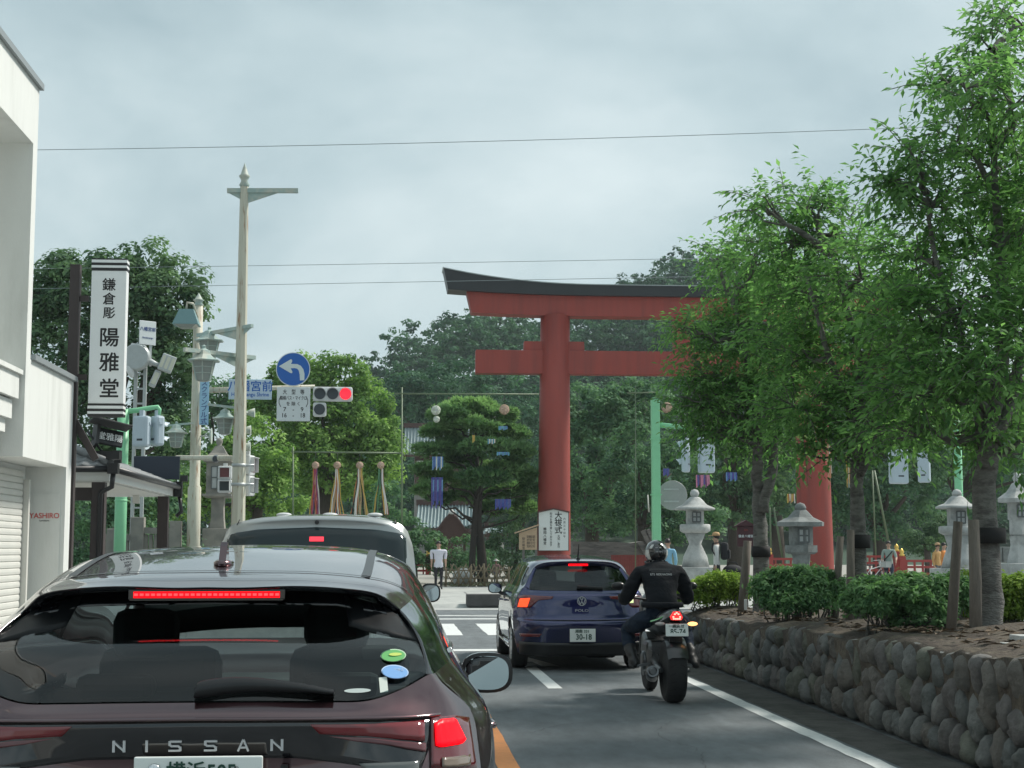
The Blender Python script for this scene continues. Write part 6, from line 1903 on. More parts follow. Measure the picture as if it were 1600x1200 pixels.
V6 = [(.7, 4.6, .28), (.76, 4.62, .5), (.76, 4.62, .7), (.74, 4.62, .8), (.7, 4.62, .85), (.66, 4.62, .88), (.6, 4.62, .9), (.54, 4.62, .91), (.45, 4.62, .92), (.35, 4.62, .92), (.2, 4.62, .92), (0, 4.62, .92)]
V7 = [(.6, 4.7, .3), (.66, 4.72, .4), (.66, 4.74, .5), (.64, 4.74, .58), (.6, 4.74, .6), (.56, 4.74, .62), (.5, 4.74, .63), (.45, 4.74, .64), (.36, 4.74, .64), (.28, 4.74, .64), (.16, 4.74, .64), (0, 4.74, .64)]
def zone_vn(s, k):
    if 3.06 < s < 3.95 and k > 7.4: return 'windscreen'
    if .35 < s < 3.6 and 4.3 < k < 6.9 and not (1.0 < s < 1.08): return 'side_window'
    return 'body'
PV, _ = car_shell(vn, [V0, vst(.8), vst(2.0), vst(2.9, -.01), V5, V6, V7], zone_vn, {'body': M_silv, 'side_window': G_dark, 'windscreen': G_clear}, [(.82, .32), (3.75, .32)], per_u=8, R_=.36)
VR = [[(0, .20, 1.832), (.25, .20, 1.828), (.5, .22, 1.81), (.70, .28, 1.765), (.77, .30, 1.70)],
      [(0, .16, 1.80), (.25, .16, 1.795), (.5, .18, 1.775), (.69, .24, 1.73), (.79, .285, 1.64)],
      [(0, .17, 1.735), (.25, .17, 1.73), (.5, .18, 1.715), (.71, .22, 1.67), (.815, .26, 1.56)],
      [(0, .10, 1.35), (.25, .10, 1.35), (.5, .11, 1.35), (.74, .15, 1.35), (.84, .205, 1.35)],
      [(0, .08, 1.12), (.25, .08, 1.12), (.5, .09, 1.12), (.74, .12, 1.12), (.85, .16, 1.12)],
      [(0, .05, .85), (.25, .05, .85), (.5, .06, .85), (.74, .1, .85), (.85, .14, .92)],
      [(0, 0, .6), (.25, 0, .6), (.5, .01, .6), (.72, .06, .6), (.845, .15, .6)],
      [(0, .06, .28), (.25, .06, .28), (.5, .07, .28), (.7, .12, .28), (.80, .22, .28)]]
GV, _ = patch(vn, 'tailgate', VR, M_silv, 4, 4)
skV = Skin([GV])
skV.strip('rear_window', [(-.755, 1.655), (-.70, 1.685), (-.5, 1.715), (0, 1.735), (.5, 1.715), (.70, 1.685), (.755, 1.655)], [(-.775, 1.15), (-.7, 1.10), (-.5, 1.09), (0, 1.09), (.5, 1.09), (.7, 1.10), (.775, 1.15)], .008, mat('van_glass', (.026, .038, .042), .05, spec=.4), vn, n=36, rows=8)
skV.strip('high_brake_lamp', [(-.06, 1.655), (.06, 1.655)], [(-.06, 1.615), (.06, 1.615)], .012, mat('brake_dim', (.3, .02, .03), .3, emit=(1, .05, .08), estr=.9), vn, n=6)
skV.strip('tail_lamp', [(.70, 1.05), (.80, 1.05)], [(.68, .80), (.80, .80)], .012, M_brake, vn, n=6, sides=(1, -1))
skV.strip('gate_seam', [(-.66, 1.80), (-.652, 1.80)], [(-.735, 1.64), (-.727, 1.64)], .003, M_black, vn, n=2, sides=(1, -1))
b_ = MB(); b_.lathe([(.018, -.02), (.018, .01)], 10, (0, skV.y(0, 1.775) - .006, 1.775), axis='Y'); b_.build('washer_nozzle', M_black, vn)
for x in (-.33, .08, .48):
    b_ = MB(); b_.ell((x, .9, 1.855), (.07, .05, .02), 10, 6); b_.build('roof_cap', M_sigw, vn)
for wy in (.82, 3.75):
    for sd in (1, -1): wheel(vn, (sd * .75, wy, .32), .32, .2, sd)
for sd in (1, -1): door_mirror(vn, (sd * 1.04, 3.45, 1.09), (.21, .20), sd, M_silv)
b_ = MB(); b_.box((0, 2.0, .75), (1.4, 3.6, .7)); b_.build('cabin_floor', M_seat, vn)

# ---------------------------------------------------------------- the blue hatchback in the right lane
M_blu = mat('blue_paint', (0.016, 0.020, 0.088), 0.28, metal=.9, coat=1.0, coat_rough=.02, coat_ior=1.7)
bc = thing('hatchback_car', 'dark blue hatchback with lit left tail lamp waiting at the stop line', 'car', (2.40, 19.75, 0))
B0 = [(.80, .30, .22), (.85, .28, .45), (.868, .34, .62), (.86, .32, .80), (.80, .28, .97), (.715, .31, 1.08), (.64, .42, 1.21), (.57, .52, 1.315), (.45, .49, 1.372), (.25, .46, 1.388), (0, .45, 1.392)]
def bst(y, rz):
    return [(.83, y, .22), (.865, y, .45), (.875, y, .62), (.872, y, .82), (.85, y, .95), (.775, y, 1.06), (.70, y, 1.22), (.62, y, rz - .085), (.50, y, rz - .03), (.27, y, rz - .006), (0, y, rz)]
B5 = [(.82, 3.2, .22), (.86, 3.2, .45), (.865, 3.2, .62), (.85, 3.2, .80), (.81, 3.2, .90), (.76, 3.18, .95), (.71, 3.16, .98), (.64, 3.15, 1.0), (.5, 3.16, 1.01), (.27, 3.2, 1.015), (0, 3.22, 1.02)]
B6 = [(.76, 3.85, .24), (.8, 3.87, .4), (.8, 3.88, .55), (.78, 3.88, .68), (.74, 3.88, .75), (.69, 3.88, .79), (.63, 3.88, .81), (.55, 3.88, .83), (.42, 3.9, .84), (.22, 3.92, .85), (0, 3.93, .85)]
B7 = [(.6, 4.0, .25), (.64, 4.04, .35), (.64, 4.05, .45), (.62, 4.06, .53), (.58, 4.06, .57), (.54, 4.06, .6), (.48, 4.06, .62), (.4, 4.06, .63), (.3, 4.06, .64), (.16, 4.07, .64), (0, 4.07, .64)]
def zone_bc(s, k):
    if 3.06 < s < 3.92 and k > 7.4: return 'windscreen'
    if .62 < s < 3.6 and 5.12 < k < 6.85 and not (1.55 < s < 1.66): return 'side_window'
    return 'body'
PB, _ = car_shell(bc, [B0, bst(.8, 1.43), bst(1.7, 1.458), bst(2.45, 1.43), B5, B6, B7], zone_bc, {'body': M_blu, 'side_window': G_dark, 'windscreen': G_clear}, [(.74, .315), (3.30, .315)], per_u=10, R_=.36)
BR = [[(0, .17, 1.015), (.2, .172, 1.015), (.4, .19, 1.017), (.56, .225, 1.02), (.66, .275, 1.03), (.715, .31, 1.08)],
      [(0, .10, .945), (.2, .10, .945), (.4, .115, .947), (.57, .145, .95), (.71, .20, .96), (.80, .28, .97)],
      [(0, .085, .80), (.2, .085, .80), (.4, .09, .80), (.6, .12, .80), (.76, .19, .80), (.86, .32, .80)],
      [(0, .06, .66), (.2, .06, .66), (.4, .07, .665), (.6, .09, .67), (.76, .17, .68), (.866, .335, .69)],
      [(0, .0, .61), (.2, .0, .61), (.4, .01, .612), (.6, .035, .615), (.77, .12, .62), (.868, .34, .62)],
      [(0, .02, .45), (.2, .02, .45), (.4, .025, .45), (.6, .05, .45), (.76, .13, .45), (.85, .28, .45)],
      [(0, .08, .20), (.2, .08, .20), (.4, .09, .2), (.58, .12, .2), (.72, .18, .21), (.80, .30, .22)]]
GB, _ = patch(bc, 'tailgate', BR, M_blu, 6, 5)
skB = Skin([GB])
BG = [[(0, .52, 1.33), (.2, .52, 1.329), (.36, .52, 1.322), (.47, .515, 1.305), (.545, .505, 1.285)],
      [(0, .38, 1.20), (.2, .382, 1.20), (.36, .385, 1.195), (.51, .395, 1.19), (.602, .41, 1.185)],
      [(0, .24, 1.08), (.2, .242, 1.08), (.36, .25, 1.08), (.54, .275, 1.08), (.65, .31, 1.085)],
      [(0, .175, 1.02), (.2, .177, 1.02), (.36, .19, 1.02), (.55, .225, 1.025), (.66, .275, 1.034)]]
GBg, _ = patch(bc, 'rear_window', BG, G_tint, 6, 5)
skBg = Skin([GBg])
eg = catmull(np.array([r_[-1] for r_ in BG]), 20); es = catmull(np.array([B0[7], B0[6], B0[5]]), 20)
for sd in (1, -1):
    b_ = MB(); b_.grid([[((a[0] * (1 - f) + c[0] * f) * sd, a[1] * (1 - f) + c[1] * f - .01 * math.sin(math.pi * f), a[2] * (1 - f) + c[2] * f) for f in (0, .5, 1)] for a, c in zip(eg, es)]); b_.build('pillar', M_blu, bc)
sp = catmull(np.array(B0[7:]), 24)
full = [(-x, y, z) for x, y, z in sp] + [tuple(p) for p in sp[::-1][1:]]
b_ = MB(); b_.grid([[(x, y, z), (x, y + .003, z - .03), (x * .97, max(y + .03, .50), z - .06)] for x, y, z in full]); b_.build('spoiler_lip', M_blu, bc)
b_ = MB(); b_.box((0, .46, 1.345), (.26, .03, .028), bev=.008); b_.build('high_brake_lamp', M_brake, bc)
M_lampP = mat('lamp_red_polo', (.13, .012, .018), .12, coat=1.0)
for lm in skB.strip('tail_lamp', [(.36, .945), (.55, .955), (.72, .965), (.80, .95)], [(.38, .915), (.56, .895), (.66, .80), (.835, .80)], .010, M_lampP, bc, n=20, rows=5, sides=(1, -1)): pass
skB.strip('brake_lamp', [(.66, .925), (.785, .915)], [(.70, .81), (.815, .81)], .018, M_brake2, bc, n=8, rows=4, sides=(-1,))
skB.strip('turn_lamp', [(.56, .905), (.68, .905)], [(.60, .86), (.68, .86)], .018, mat('lamp_glow_pale', (.5, .55, .3), .3, emit=(.62, .72, .34), estr=.9), bc, n=8, sides=(1,))
skB.strip('reflector', [(.52, .475), (.80, .475)], [(.55, .435), (.79, .435)], .010, M_lampP, bc, n=10, sides=(1, -1))
skB.strip('rear_diffuser', [(-.80, .375), (-.5, .36), (0, .355), (.5, .36), (.80, .375)], [(-.79, .205), (-.5, .19), (0, .19), (.5, .19), (.79, .205)], .012, M_black, bc, n=30, rows=4)
skB.strip('gate_seam', [(-.80, .655), (0, .648), (.80, .655)], [(-.80, .647), (0, .640), (.80, .647)], .004, M_black, bc, n=24, rows=1)
number_plate(bc, (0, .0, .455), .33, .165, '湘南 331', '30-18')
# round emblem: ring with a plain V over W monogram, and a small model script line below
b_ = MB(); e0 = skB.y(0, .885) - .012
for q in range(20):
    a, c = 2 * math.pi * q / 20, 2 * math.pi * (q + 1) / 20
    b_.bar((.055 * math.cos(a), e0, .885 + .055 * math.sin(a)), (.055 * math.cos(c), e0, .885 + .055 * math.sin(c)), .012, .009)
for u in ([(-.022, .052), (0, .006), (.022, .052)], [(-.045, .028), (-.022, -.045), (0, 0.0), (.022, -.045), (.045, .028)]):
    for p, q in zip(u[:-1], u[1:]): b_.bar((p[0], e0, .885 + p[1]), (q[0], e0, .885 + q[1]), .012, .010)
b_.build('emblem', MATS['silver_letter'], bc)
text('POLO', .045, MATS['silver_letter'], bc, (0, skB.y(0, .765) - .008, .765), bold=.02, sx=1.5)
b_ = MB(); b_.box((.12, skBg.y(.12, 1.05) - .02, 1.055), (.34, .03, .035), rot=(0, R(3), 0), bev=.01); b_.build('wiper', M_black, bc)
b_ = MB(); b_.tube([(0.02, .62, 1.405), (0.02, .72, 1.415)], .03, 8); b_.tube([(0.02, .66, 1.41), (0.025, .58, 1.62)], [.012, .007], 6); b_.build('aerial', M_black, bc)
for wy in (.74, 3.30):
    for sd in (1, -1): wheel(bc, (sd * .765, wy, .315), .315, .21, sd, 5)
for sd in (1, -1): door_mirror(bc, (sd * .97, 2.35, 1.0), (.2, .15), sd, M_blu)
b_ = MB(); b_.box((0, 2.0, .6), (1.4, 3.4, .5)); b_.box((0, 2.9, .95), (1.35, .4, .2)); b_.build('cabin_floor', M_seat, bc)
for x in (-.36, .36):
    b_ = MB(); b_.box((x, 1.95, 1.0), (.46, .14, .5), rot=(R(-10), 0, 0), bev=.05); b_.box((x, 1.9, 1.28), (.26, .09, .18), bev=.03); b_.build('front_seat', M_seat, bc)
b_ = MB(); b_.box((0, 1.05, .92), (1.2, .14, .36), bev=.05)
for x in (-.36, .36): b_.box((x, 1.02, 1.13), (.24, .08, .12), bev=.03)
b_.build('rear_seat', M_seat, bc)
for sd in (1, -1):
    for y, z in ((1.5, .86), (2.45, .84)):
        b_ = MB(); b_.tube([(sd * .872, y - .09, z), (sd * .90, y - .05, z), (sd * .90, y + .05, z), (sd * .872, y + .09, z)], .012, 6); b_.build('door_handle', M_blu, bc)
    b_ = MB(); b_.tube([(sd * .872, .95, .3), (sd * .876, 2.0, .3), (sd * .872, 2.9, .3)], .018, 6); b_.build('sill_trim', M_chrome, bc)
b_ = MB(); b_.box((.25, .35, .24), (.4, .5, .16), bev=.05); b_.build('silencer', M_under, bc)
b_ = MB(); b_.box((0, 2.1, .24), (1.36, 3.4, .14)); b_.build('underbody', M_under, bc)
# ================================================================ PEOPLE: one continuous skinned figure each
def skin_body(name, joints, bones, parent, mats_, level=2, root='pelvis'):
    """joints: name -> ((x, y, z), radius or (rx, ry), region); bones: pairs. One mesh; faces take the region of the nearest bone."""
    names = list(joints)
    me = bpy.data.meshes.new(name)
    me.from_pydata([joints[n][0] for n in names], [(names.index(a), names.index(b)) for a, b in bones], [])
    ob = bpy.data.objects.new(name, me); COL.objects.link(ob)
    sm = ob.modifiers.new('skin', 'SKIN'); sm.use_smooth_shade = True; sm.branch_smoothing = .6
    for i, n in enumerate(names):
        r = joints[n][1]; sv = me.skin_vertices[0].data[i]
        sv.radius = (r, r) if not hasattr(r, '__len__') else r
        sv.use_root = (n == root)
    ss = ob.modifiers.new('sub', 'SUBSURF'); ss.levels = level; ss.render_levels = level
    dg = bpy.context.evaluated_depsgraph_get()
    m2 = bpy.data.meshes.new_from_object(ob.evaluated_get(dg))
    bpy.data.objects.remove(ob)
    m2.name = name
    o = bpy.data.objects.new(name, m2); COL.objects.link(o)
    m2.materials.clear()
    keys = list(mats_)
    for k in keys: m2.materials.append(mats_[k])
    segs = [(np.array(joints[a][0]), np.array(joints[b][0]), joints[b][2], joints[a][2]) for a, b in bones]
    for p in m2.polygons:
        c = np.array(p.center); best = None
        for a, b, reg, _ in segs:
            ab = b - a; t = min(1, max(0, float((c - a) @ ab) / float(ab @ ab + 1e-9)))
            d = np.linalg.norm(c - a - ab * t)
            if best is None or d < best[0]: best = (d, reg)
        p.material_index = keys.index(best[1]); p.use_smooth = True
    if parent is not None: o.parent = parent
    return o
M_skin = mat('skin', (0.42, 0.26, 0.19), .6, var=.05)
M_hair = mat('hair', (0.012, 0.010, 0.010), .5)
def person(name, label, px, feet_py, Y, H_, face, shirt, trousers, shoes=None, arms=((.22, .02, .80), (.22, .02, .80)), elbows=((.24, -.02, 1.08), (.24, -.02, 1.08)), legs=(0, 0), lean=0.0, base_z=None, hat=None, sleeve=True, build_=1.0, short=False, seat=False, hem=.88):
    """H_ height in metres, face = heading in degrees (0 faces +Y, 180 faces the camera)"""
    p = at(px, feet_py, Y)
    z0 = base_z if base_z is not None else p.z
    t_ = thing(name, label, 'person', (p.x, Y, z0), R(-face))
    k = H_ / 1.72; b_ = build_
    J = {}
    def j(n, c, r, reg): J[n] = (tuple(v * k for v in c), tuple(v * k for v in r) if hasattr(r, '__len__') else r * k, reg)
    j('pelvis', (0, 0, .92), (.15 * b_, .105), 'trousers')
    j('waist', (0, .01 + lean * .2, 1.06), (.14 * b_, .10), 'shirt')
    j('chest', (0, .02 + lean * .5, 1.28), (.165 * b_, .115), 'shirt')
    j('neckbase', (0, .0 + lean * .8, 1.43), (.075, .07), 'shirt')
    j('neck', (0, .01 + lean, 1.49), .05, 'skin')
    j('head', (0, .03 + lean, 1.57), (.075, .085), 'skin')
    j('crown', (0, .02 + lean, 1.665), (.062, .07), 'skin')
    for s_, nm, i in ((-1, 'l', 0), (1, 'r', 1)):
        j('sh' + nm, (.19 * s_ * b_, lean * .7, 1.39), .068, 'shirt')
        e = elbows[i]; h = arms[i]
        j('el' + nm, (e[0] * s_, e[1] + lean, e[2]), .052 if sleeve else .042, 'shirt')
        m_ = tuple((e[q] * .55 + h[q] * .45) for q in range(3))
        j('wr' + nm, (h[0] * s_, h[1] + lean, h[2] + .07), .030, 'arm')
        j('ha' + nm, (h[0] * s_, h[1] + lean + .02, h[2] - .03), (.040, .024), 'skin')
        j('hip' + nm, (.10 * s_, 0, .86), .095 * b_, 'trousers')
        f = legs[i]
        j('kn' + nm, (.10 * s_, .03 + f * .5, .49), .062, 'trousers')
        j('an' + nm, (.10 * s_, -.02 + f, .09), .042, 'lower')
        j('to' + nm, (.11 * s_, .15 + f, .03), (.042, .028), 'shoe')
    bones = [('pelvis', 'waist'), ('waist', 'chest'), ('chest', 'neckbase'), ('neckbase', 'neck'), ('neck', 'head'), ('head', 'crown')]
    for nm in 'lr':
        bones += [('chest', 'sh' + nm), ('sh' + nm, 'el' + nm), ('el' + nm, 'wr' + nm), ('wr' + nm, 'ha' + nm), ('pelvis', 'hip' + nm), ('hip' + nm, 'kn' + nm), ('kn' + nm, 'an' + nm), ('an' + nm, 'to' + nm)]
    bo_ = skin_body('body', J, bones, t_, {'shirt': shirt, 'trousers': trousers, 'skin': M_skin, 'arm': M_skin if short else shirt, 'lower': trousers, 'shoe': shoes or M_hair})
    for p_ in bo_.data.polygons:
        if p_.material_index == 1 and p_.center.z > hem * k and abs(p_.center.x) < .3: p_.material_index = 0
    hd = J['crown'][0]
    m = MB(); m.ell((hd[0], hd[1] - .015 * k, hd[2] - .015 * k), (.083 * k, .098 * k, .085 * k), 14, 10)
    m.v = [(a, c, max(d, hd[2] - .07 * k + max(0, (c - hd[1]) * .9))) for a, c, d in m.v]
    m.build('hair', M_hair, t_)
    m = MB(); m.ell((0, hd[1] + .085 * k, hd[2] - .085 * k), (.014 * k, .02 * k, .02 * k), 8, 6); m.build('nose', M_skin, t_)
    m = MB()
    for s_ in (-1, 1): m.ell((s_ * .032 * k, hd[1] + .075 * k, hd[2] - .055 * k), (.012 * k, .008 * k, .006 * k), 8, 5)
    m.box((0, hd[1] + .078 * k, hd[2] - .125 * k), (.045 * k, .008 * k, .007 * k)); m.build('eyes_and_mouth', mat('dark_feature', (.05, .02, .02), .6), t_)
    m = MB()
    for s_ in (-1, 1): m.ell((s_ * .082 * k, hd[1] - .005 * k, hd[2] - .085 * k), (.012 * k, .022 * k, .032 * k), 8, 6)
    m.build('ear', M_skin, t_)
    # five fingers on each hand
    for s_, nm in ((-1, 'l'), (1, 'r')):
        m = MB()
        hp = J['ha' + nm][0]; wp = J['wr' + nm][0]
        d = (Vector(hp) - Vector(wp)).normalized(); sd_ = Vector((0, 1, 0)).cross(d).cross(d).normalized() if abs(d.y) < .9 else Vector((1, 0, 0))
        for q in range(4):
            o_ = Vector(hp) + sd_ * (q - 1.5) * .019 * k; l_ = (.07, .082, .078, .06)[q] * k
            m.tube([o_, o_ + d * l_ * .6, o_ + d * l_ + Vector((-s_ * .015 * k, .01 * k, 0))], [.0085 * k, .008 * k, .006 * k], 5)
        o_ = Vector(hp) - d * .03 * k - sd_ * .035 * k
        m.tube([o_, o_ - sd_ * .022 * k + d * .025 * k, o_ - sd_ * .022 * k + d * .055 * k], [.010 * k, .009 * k, .007 * k], 5)
        m.build('fingers', M_skin, t_)
    if hat:
        m = MB(); c = (0, hd[1] - .005 * k, hd[2] + .01 * k)
        if hat[0] == 'cap':
            m.lathe([(.105 * k, 0), (.103 * k, .05 * k), (.08 * k, .095 * k), (0, .11 * k)], 18, c)
            m.prism([(-.085 * k, .06 * k), (.085 * k, .06 * k), (.07 * k, .19 * k), (0, .215 * k), (-.07 * k, .19 * k)], .012 * k, 'Z', 0); n = 10
            m.v[-n:] = [(a, b__ + c[1], d + c[2]) for a, b__, d in m.v[-n:]]
        else:
            m.lathe([(.235 * k, -.03 * k), (.21 * k, -.015 * k), (.11 * k, .02 * k), (.10 * k, .08 * k), (.06 * k, .115 * k), (0, .12 * k)], 22, c)
        m.build('hat', hat[1], t_)
    return t_, k
def cloth(name, c, **kw): return mat(name, c, .85, var=.08, vscale=14, bump=.25, bscale=35, **kw)
person('person', 'person in a loose white T-shirt and black trousers standing at the bamboo fence', 685, 925, 55, 1.70, 175, cloth('white_tee', (.62, .62, .70)), cloth('black_trousers', (.02, .02, .025)), short=True, hem=.78, build_=1.42, arms=((.25, .04, .82), (.26, .03, .80)), base_z=.13)
person('person', 'small person under a white sun hat behind the right end of the bamboo fence', 775, 925, 62.5, 1.02, 185, cloth('rose_blouse', (.35, .22, .22)), cloth('grey_trousers', (.15, .15, .16)), hat=('brim', mat('white_hat', (.72, .70, .68), .8)), base_z=.10)
th, kk = person('person', 'person in a tan cap, white shirt and backpack by the pale granite lantern', 1121, 930, 40, 1.64, -75, cloth('white_shirt', (.55, .55, .53)), cloth('dark_trousers', (.03, .03, .035)), hat=('cap', mat('tan_cap', (.48, .30, .15), .8)), base_z=.30, legs=(.15, -.15))
m = MB(); m.box((0, -.20, 1.2), (.32, .2, .46), bev=.07); m.box((0, -.31, 1.12), (.24, .08, .24), bev=.03); m.build('backpack', cloth('black_bag', (.015, .015, .018)), th)
m = MB()
for s_ in (-.1, .1): m.tube([(s_, -.1, 1.42), (s_, .10, 1.40), (s_, .13, 1.25), (s_, .0, 1.02)], .018, 6)
m.build('strap', MATS['black_bag'], th)
tb = thing('shoulder_bag', 'black bag and blue-lined bundle beside the capped person behind the light green shrub', 'bag', (at(1145, 893, 40).x, 40, .82))
m = MB(); m.ell((0, 0, .16), (.28, .2, .17), 14, 9); m.ell((.16, .02, .08), (.22, .18, .13), 12, 8); m.build('bag', MATS['black_bag'], tb)
m = MB(); m.tube([(-.2, 0, .2), (-.1, 0, .40), (.1, 0, .38), (.2, 0, .18)], .015, 6); m.build('strap', MATS['black_bag'], tb)
m = MB(); m.box((0, 0, -.2), (.6, .4, .38), bev=.02); m.build('stand', M_gdark, tb)
person('person', 'person in a light blue shirt seen beside the motorcyclist helmet', 1044, 925, 46, 1.74, 10, cloth('pale_blue_shirt', (.22, .44, .60)), cloth('indigo_trousers', (.04, .05, .09)), base_z=.12)
th, kk = person('person', 'person in a grey-green T-shirt with a dark sling strap pushing a bicycle', 1390, 918, 56, 1.72, 200, cloth('grey_green_tee', (.25, .32, .29)), cloth('navy_trousers', (.03, .04, .07)), short=True, arms=((.26, .26, .95), (.24, .05, .82)), elbows=((.27, .08, 1.10), (.24, -.02, 1.08)), base_z=.12)
m = MB(); m.tube([(-.19, .0, 1.43), (-.05, .145, 1.25), (.16, .10, 1.02), (.15, -.1, 1.0), (-.02, -.13, 1.22), (-.17, -.05, 1.42)], .02, 6); m.build('sling_strap', MATS['black_bag'], th)
person('person', 'person in an orange T-shirt partly behind the leaning stake', 1476, 918, 55, 1.66, 120, cloth('orange_tee', (.62, .22, .05)), cloth('beige_trousers', (.3, .26, .2)), short=True, arms=((.18, .26, 1.12), (.2, .24, 1.14)), elbows=((.26, .04, 1.12), (.26, .04, 1.12)), base_z=.12)
person('person', 'person in a tan hat standing at the left edge of the orange-shirted one', 1466, 915, 56.5, 1.62, 150, cloth('ochre_shirt', (.5, .3, .12)), cloth('grey_skirt', (.12, .12, .13)), hat=('cap', mat('tan_hat', (.42, .28, .16), .8)), base_z=.12)
# the bicycle pushed by the cyclist
pb_ = at(1372, 918, 55.6)
bk = thing('bicycle', 'pale city bicycle held by the person in the grey-green T-shirt', 'bicycle', (pb_.x - .15, 55.6, .13), R(-62))
for y in (-.52, .52):
    m = MB(); m.tube([(0, y + .33 * math.cos(q * math.pi / 12), .33 + .33 * math.sin(q * math.pi / 12)) for q in range(25)], .02, 6, caps=False); w_ = m.build('wheel', M_rub, bk)
    m = MB()
    for q in range(12): m.bar((0, y, .33), (0, y + .31 * math.cos(q * math.pi / 6), .33 + .31 * math.sin(q * math.pi / 6)), .006, .006)
    m.build('spokes', M_chrome, w_)
m = MB(); m.tube([(0, -.52, .33), (0, -.12, .30), (0, -.2, .78)], .018, 6); m.tube([(0, -.12, .30), (0, .38, .72), (0, .52, .33)], .018, 6); m.tube([(0, -.52, .33), (0, -.18, .68), (0, .36, .80)], .014, 6); m.build('bicycle_frame', M_sigw, bk)
m = MB(); m.tube([(-.26, .25, 1.0), (-.1, .36, 1.02), (.1, .36, 1.02), (.26, .25, 1.0)], .014, 6); m.tube([(0, .36, .75), (0, .36, 1.02)], .014, 6); m.build('handlebar', M_chrome, bk)
m = MB(); m.box((0, -.22, .84), (.16, .26, .06), bev=.02); m.build('saddle', M_black, bk)
m = MB(); m.box((0, .60, .86), (.34, .26, .22), taper=1.15); m.build('basket', M_gl, bk)

# ================================================================ MOTORCYCLE AND RIDER
BX, BY = 2.83, 15.62
mc = thing('motorcycle', 'black motorcycle with a fat rear tyre, red tail lamp and white number plate', 'motorcycle', (BX, BY, 0))
M_mblk = mat('bike_black', (0.012, 0.013, 0.015), .3, coat=.6)
M_mgrey = mat('bike_metal', (.16, .165, .17), .35, metal=.8)
b_ = MB()
prof = [(.20, -.075), (.25, -.098), (.282, -.098), (.305, -.080), (.318, -.045), (.322, 0), (.318, .045), (.305, .080), (.282, .098), (.25, .098), (.20, .075)]
b_.lathe(prof, 48, (0, .08, .322), axis='X'); wr = b_.build('rear_wheel', M_rub, mc)
b_ = MB()
for k in range(24):
    a = 2 * math.pi * k / 24
    for sd in (-1, 1):
        a2 = a + .10
        b_.bar((sd * .02, .08 + .3225 * math.cos(a), .322 + .3225 * math.sin(a)), (sd * .085, .08 + .303 * math.cos(a2), .322 + .303 * math.sin(a2)), .007, .004)
b_.build('tread_groove', mat('groove', (.006, .006, .006), .9), wr)
b_ = MB(); b_.lathe([(.205, -.06), (.19, -.03), (.05, -.05), (.05, .05), (.19, .03), (.205, .06)], 32, (0, .08, .322), axis='X')
for k in range(5):
    a = 2 * math.pi * k / 5; b_.bar((0, .08, .322), (0, .08 + .2 * math.cos(a), .322 + .2 * math.sin(a)), .04, .05)
b_.build('rim', M_mblk, wr)
b_ = MB(); b_.lathe([(.21, -.04), (.27, -.058), (.295, -.04), (.30, 0), (.295, .04), (.27, .058), (.21, .04)], 40, (-.005, 1.50, .30), axis='X'); wf = b_.build('front_wheel', M_rub, mc)
b_ = MB()
for k in range(10):
    a = 2 * math.pi * k / 10; b_.bar((-.005, 1.5, .3), (-.005, 1.5 + .21 * math.cos(a), .3 + .21 * math.sin(a)), .02, .03)
b_.lathe([(.14, -.075), (.14, -.07)], 24, (-.005, 1.5, .3), axis='X'); b_.lathe([(.14, .07), (.14, .075)], 24, (-.005, 1.5, .3), axis='X'); b_.build('rim', M_mgrey, wf)
b_ = MB()
for sd in (-1, 1):
    b_.tube([(sd * .125, .08, .322), (sd * .13, .3, .36), (sd * .11, .55, .42)], [.028, .035, .05], 8)
    b_.lathe([(.022, -.02), (.022, .02)], 10, (sd * .15, .08, .322), axis='X')
b_.build('swingarm', M_mgrey, mc)
b_ = MB()
b_.box((0, .78, .42), (.36, .36, .34), bev=.05); b_.box((0, .98, .52), (.34, .22, .26), rot=(R(25), 0, 0), bev=.04)
for sd in (-1, 1):
    b_.lathe([(.10, 0), (.10, .03), (.07, .05)], 18, (sd * .17, .75, .38), axis='X') if sd > 0 else b_.lathe([(.07, -.05), (.10, -.03), (.10, 0)], 18, (sd * .17, .75, .38), axis='X')
b_.build('engine', M_mgrey, mc)
b_ = MB(); b_.tube([(-.02, .95, .22), (-.10, .7, .20), (-.17, .40, .24), (-.215, .12, .30), (-.235, -.10, .33)], [.03, .045, .055, .062, .058], 14); b_.lathe([(.03, -.01), (.045, 0)], 14, (-.235, -.10, .33), axis='Y'); b_.build('exhaust', M_mgrey, mc)
b_ = MB()
# tail unit: seat cowl rising to the rear, undertray
b_.grid(surf([[(-.03, -.16, .90), (-.015, -.17, .925), (.015, -.17, .925), (.03, -.16, .90)], [(-.085, -.06, .855), (-.055, -.05, .94), (.055, -.05, .94), (.085, -.06, .855)], [(-.13, .18, .80), (-.10, .2, .90), (.10, .2, .90), (.13, .18, .80)], [(-.16, .5, .74), (-.13, .5, .82), (.13, .5, .82), (.16, .5, .74)], [(-.14, .8, .70), (-.11, .8, .80), (.11, .8, .80), (.14, .8, .70)]], 5, 4))
b_.grid(surf([[(-.03, -.16, .90), (0, -.15, .885), (.03, -.16, .90)], [(-.085, -.06, .855), (0, -.03, .80), (.085, -.06, .855)], [(-.13, .18, .80), (0, .2, .74), (.13, .18, .80)], [(-.16, .5, .74), (0, .5, .66), (.16, .5, .74)], [(-.14, .8, .70), (0, .8, .62), (.14, .8, .70)]], 5, 4))
b_.build('tail_unit', M_mblk, mc)
b_ = MB(); b_.box((0, .40, .83), (.27, .42, .06), bev=.025); b_.build('seat', M_black, mc)
b_ = MB(); b_.ell((0, .90, .88), (.17, .27, .14), 18, 12); b_.build('fuel_tank', M_mblk, mc)
M_lime = mat('lime_green', (.10, .42, .10), .35, coat=.5)
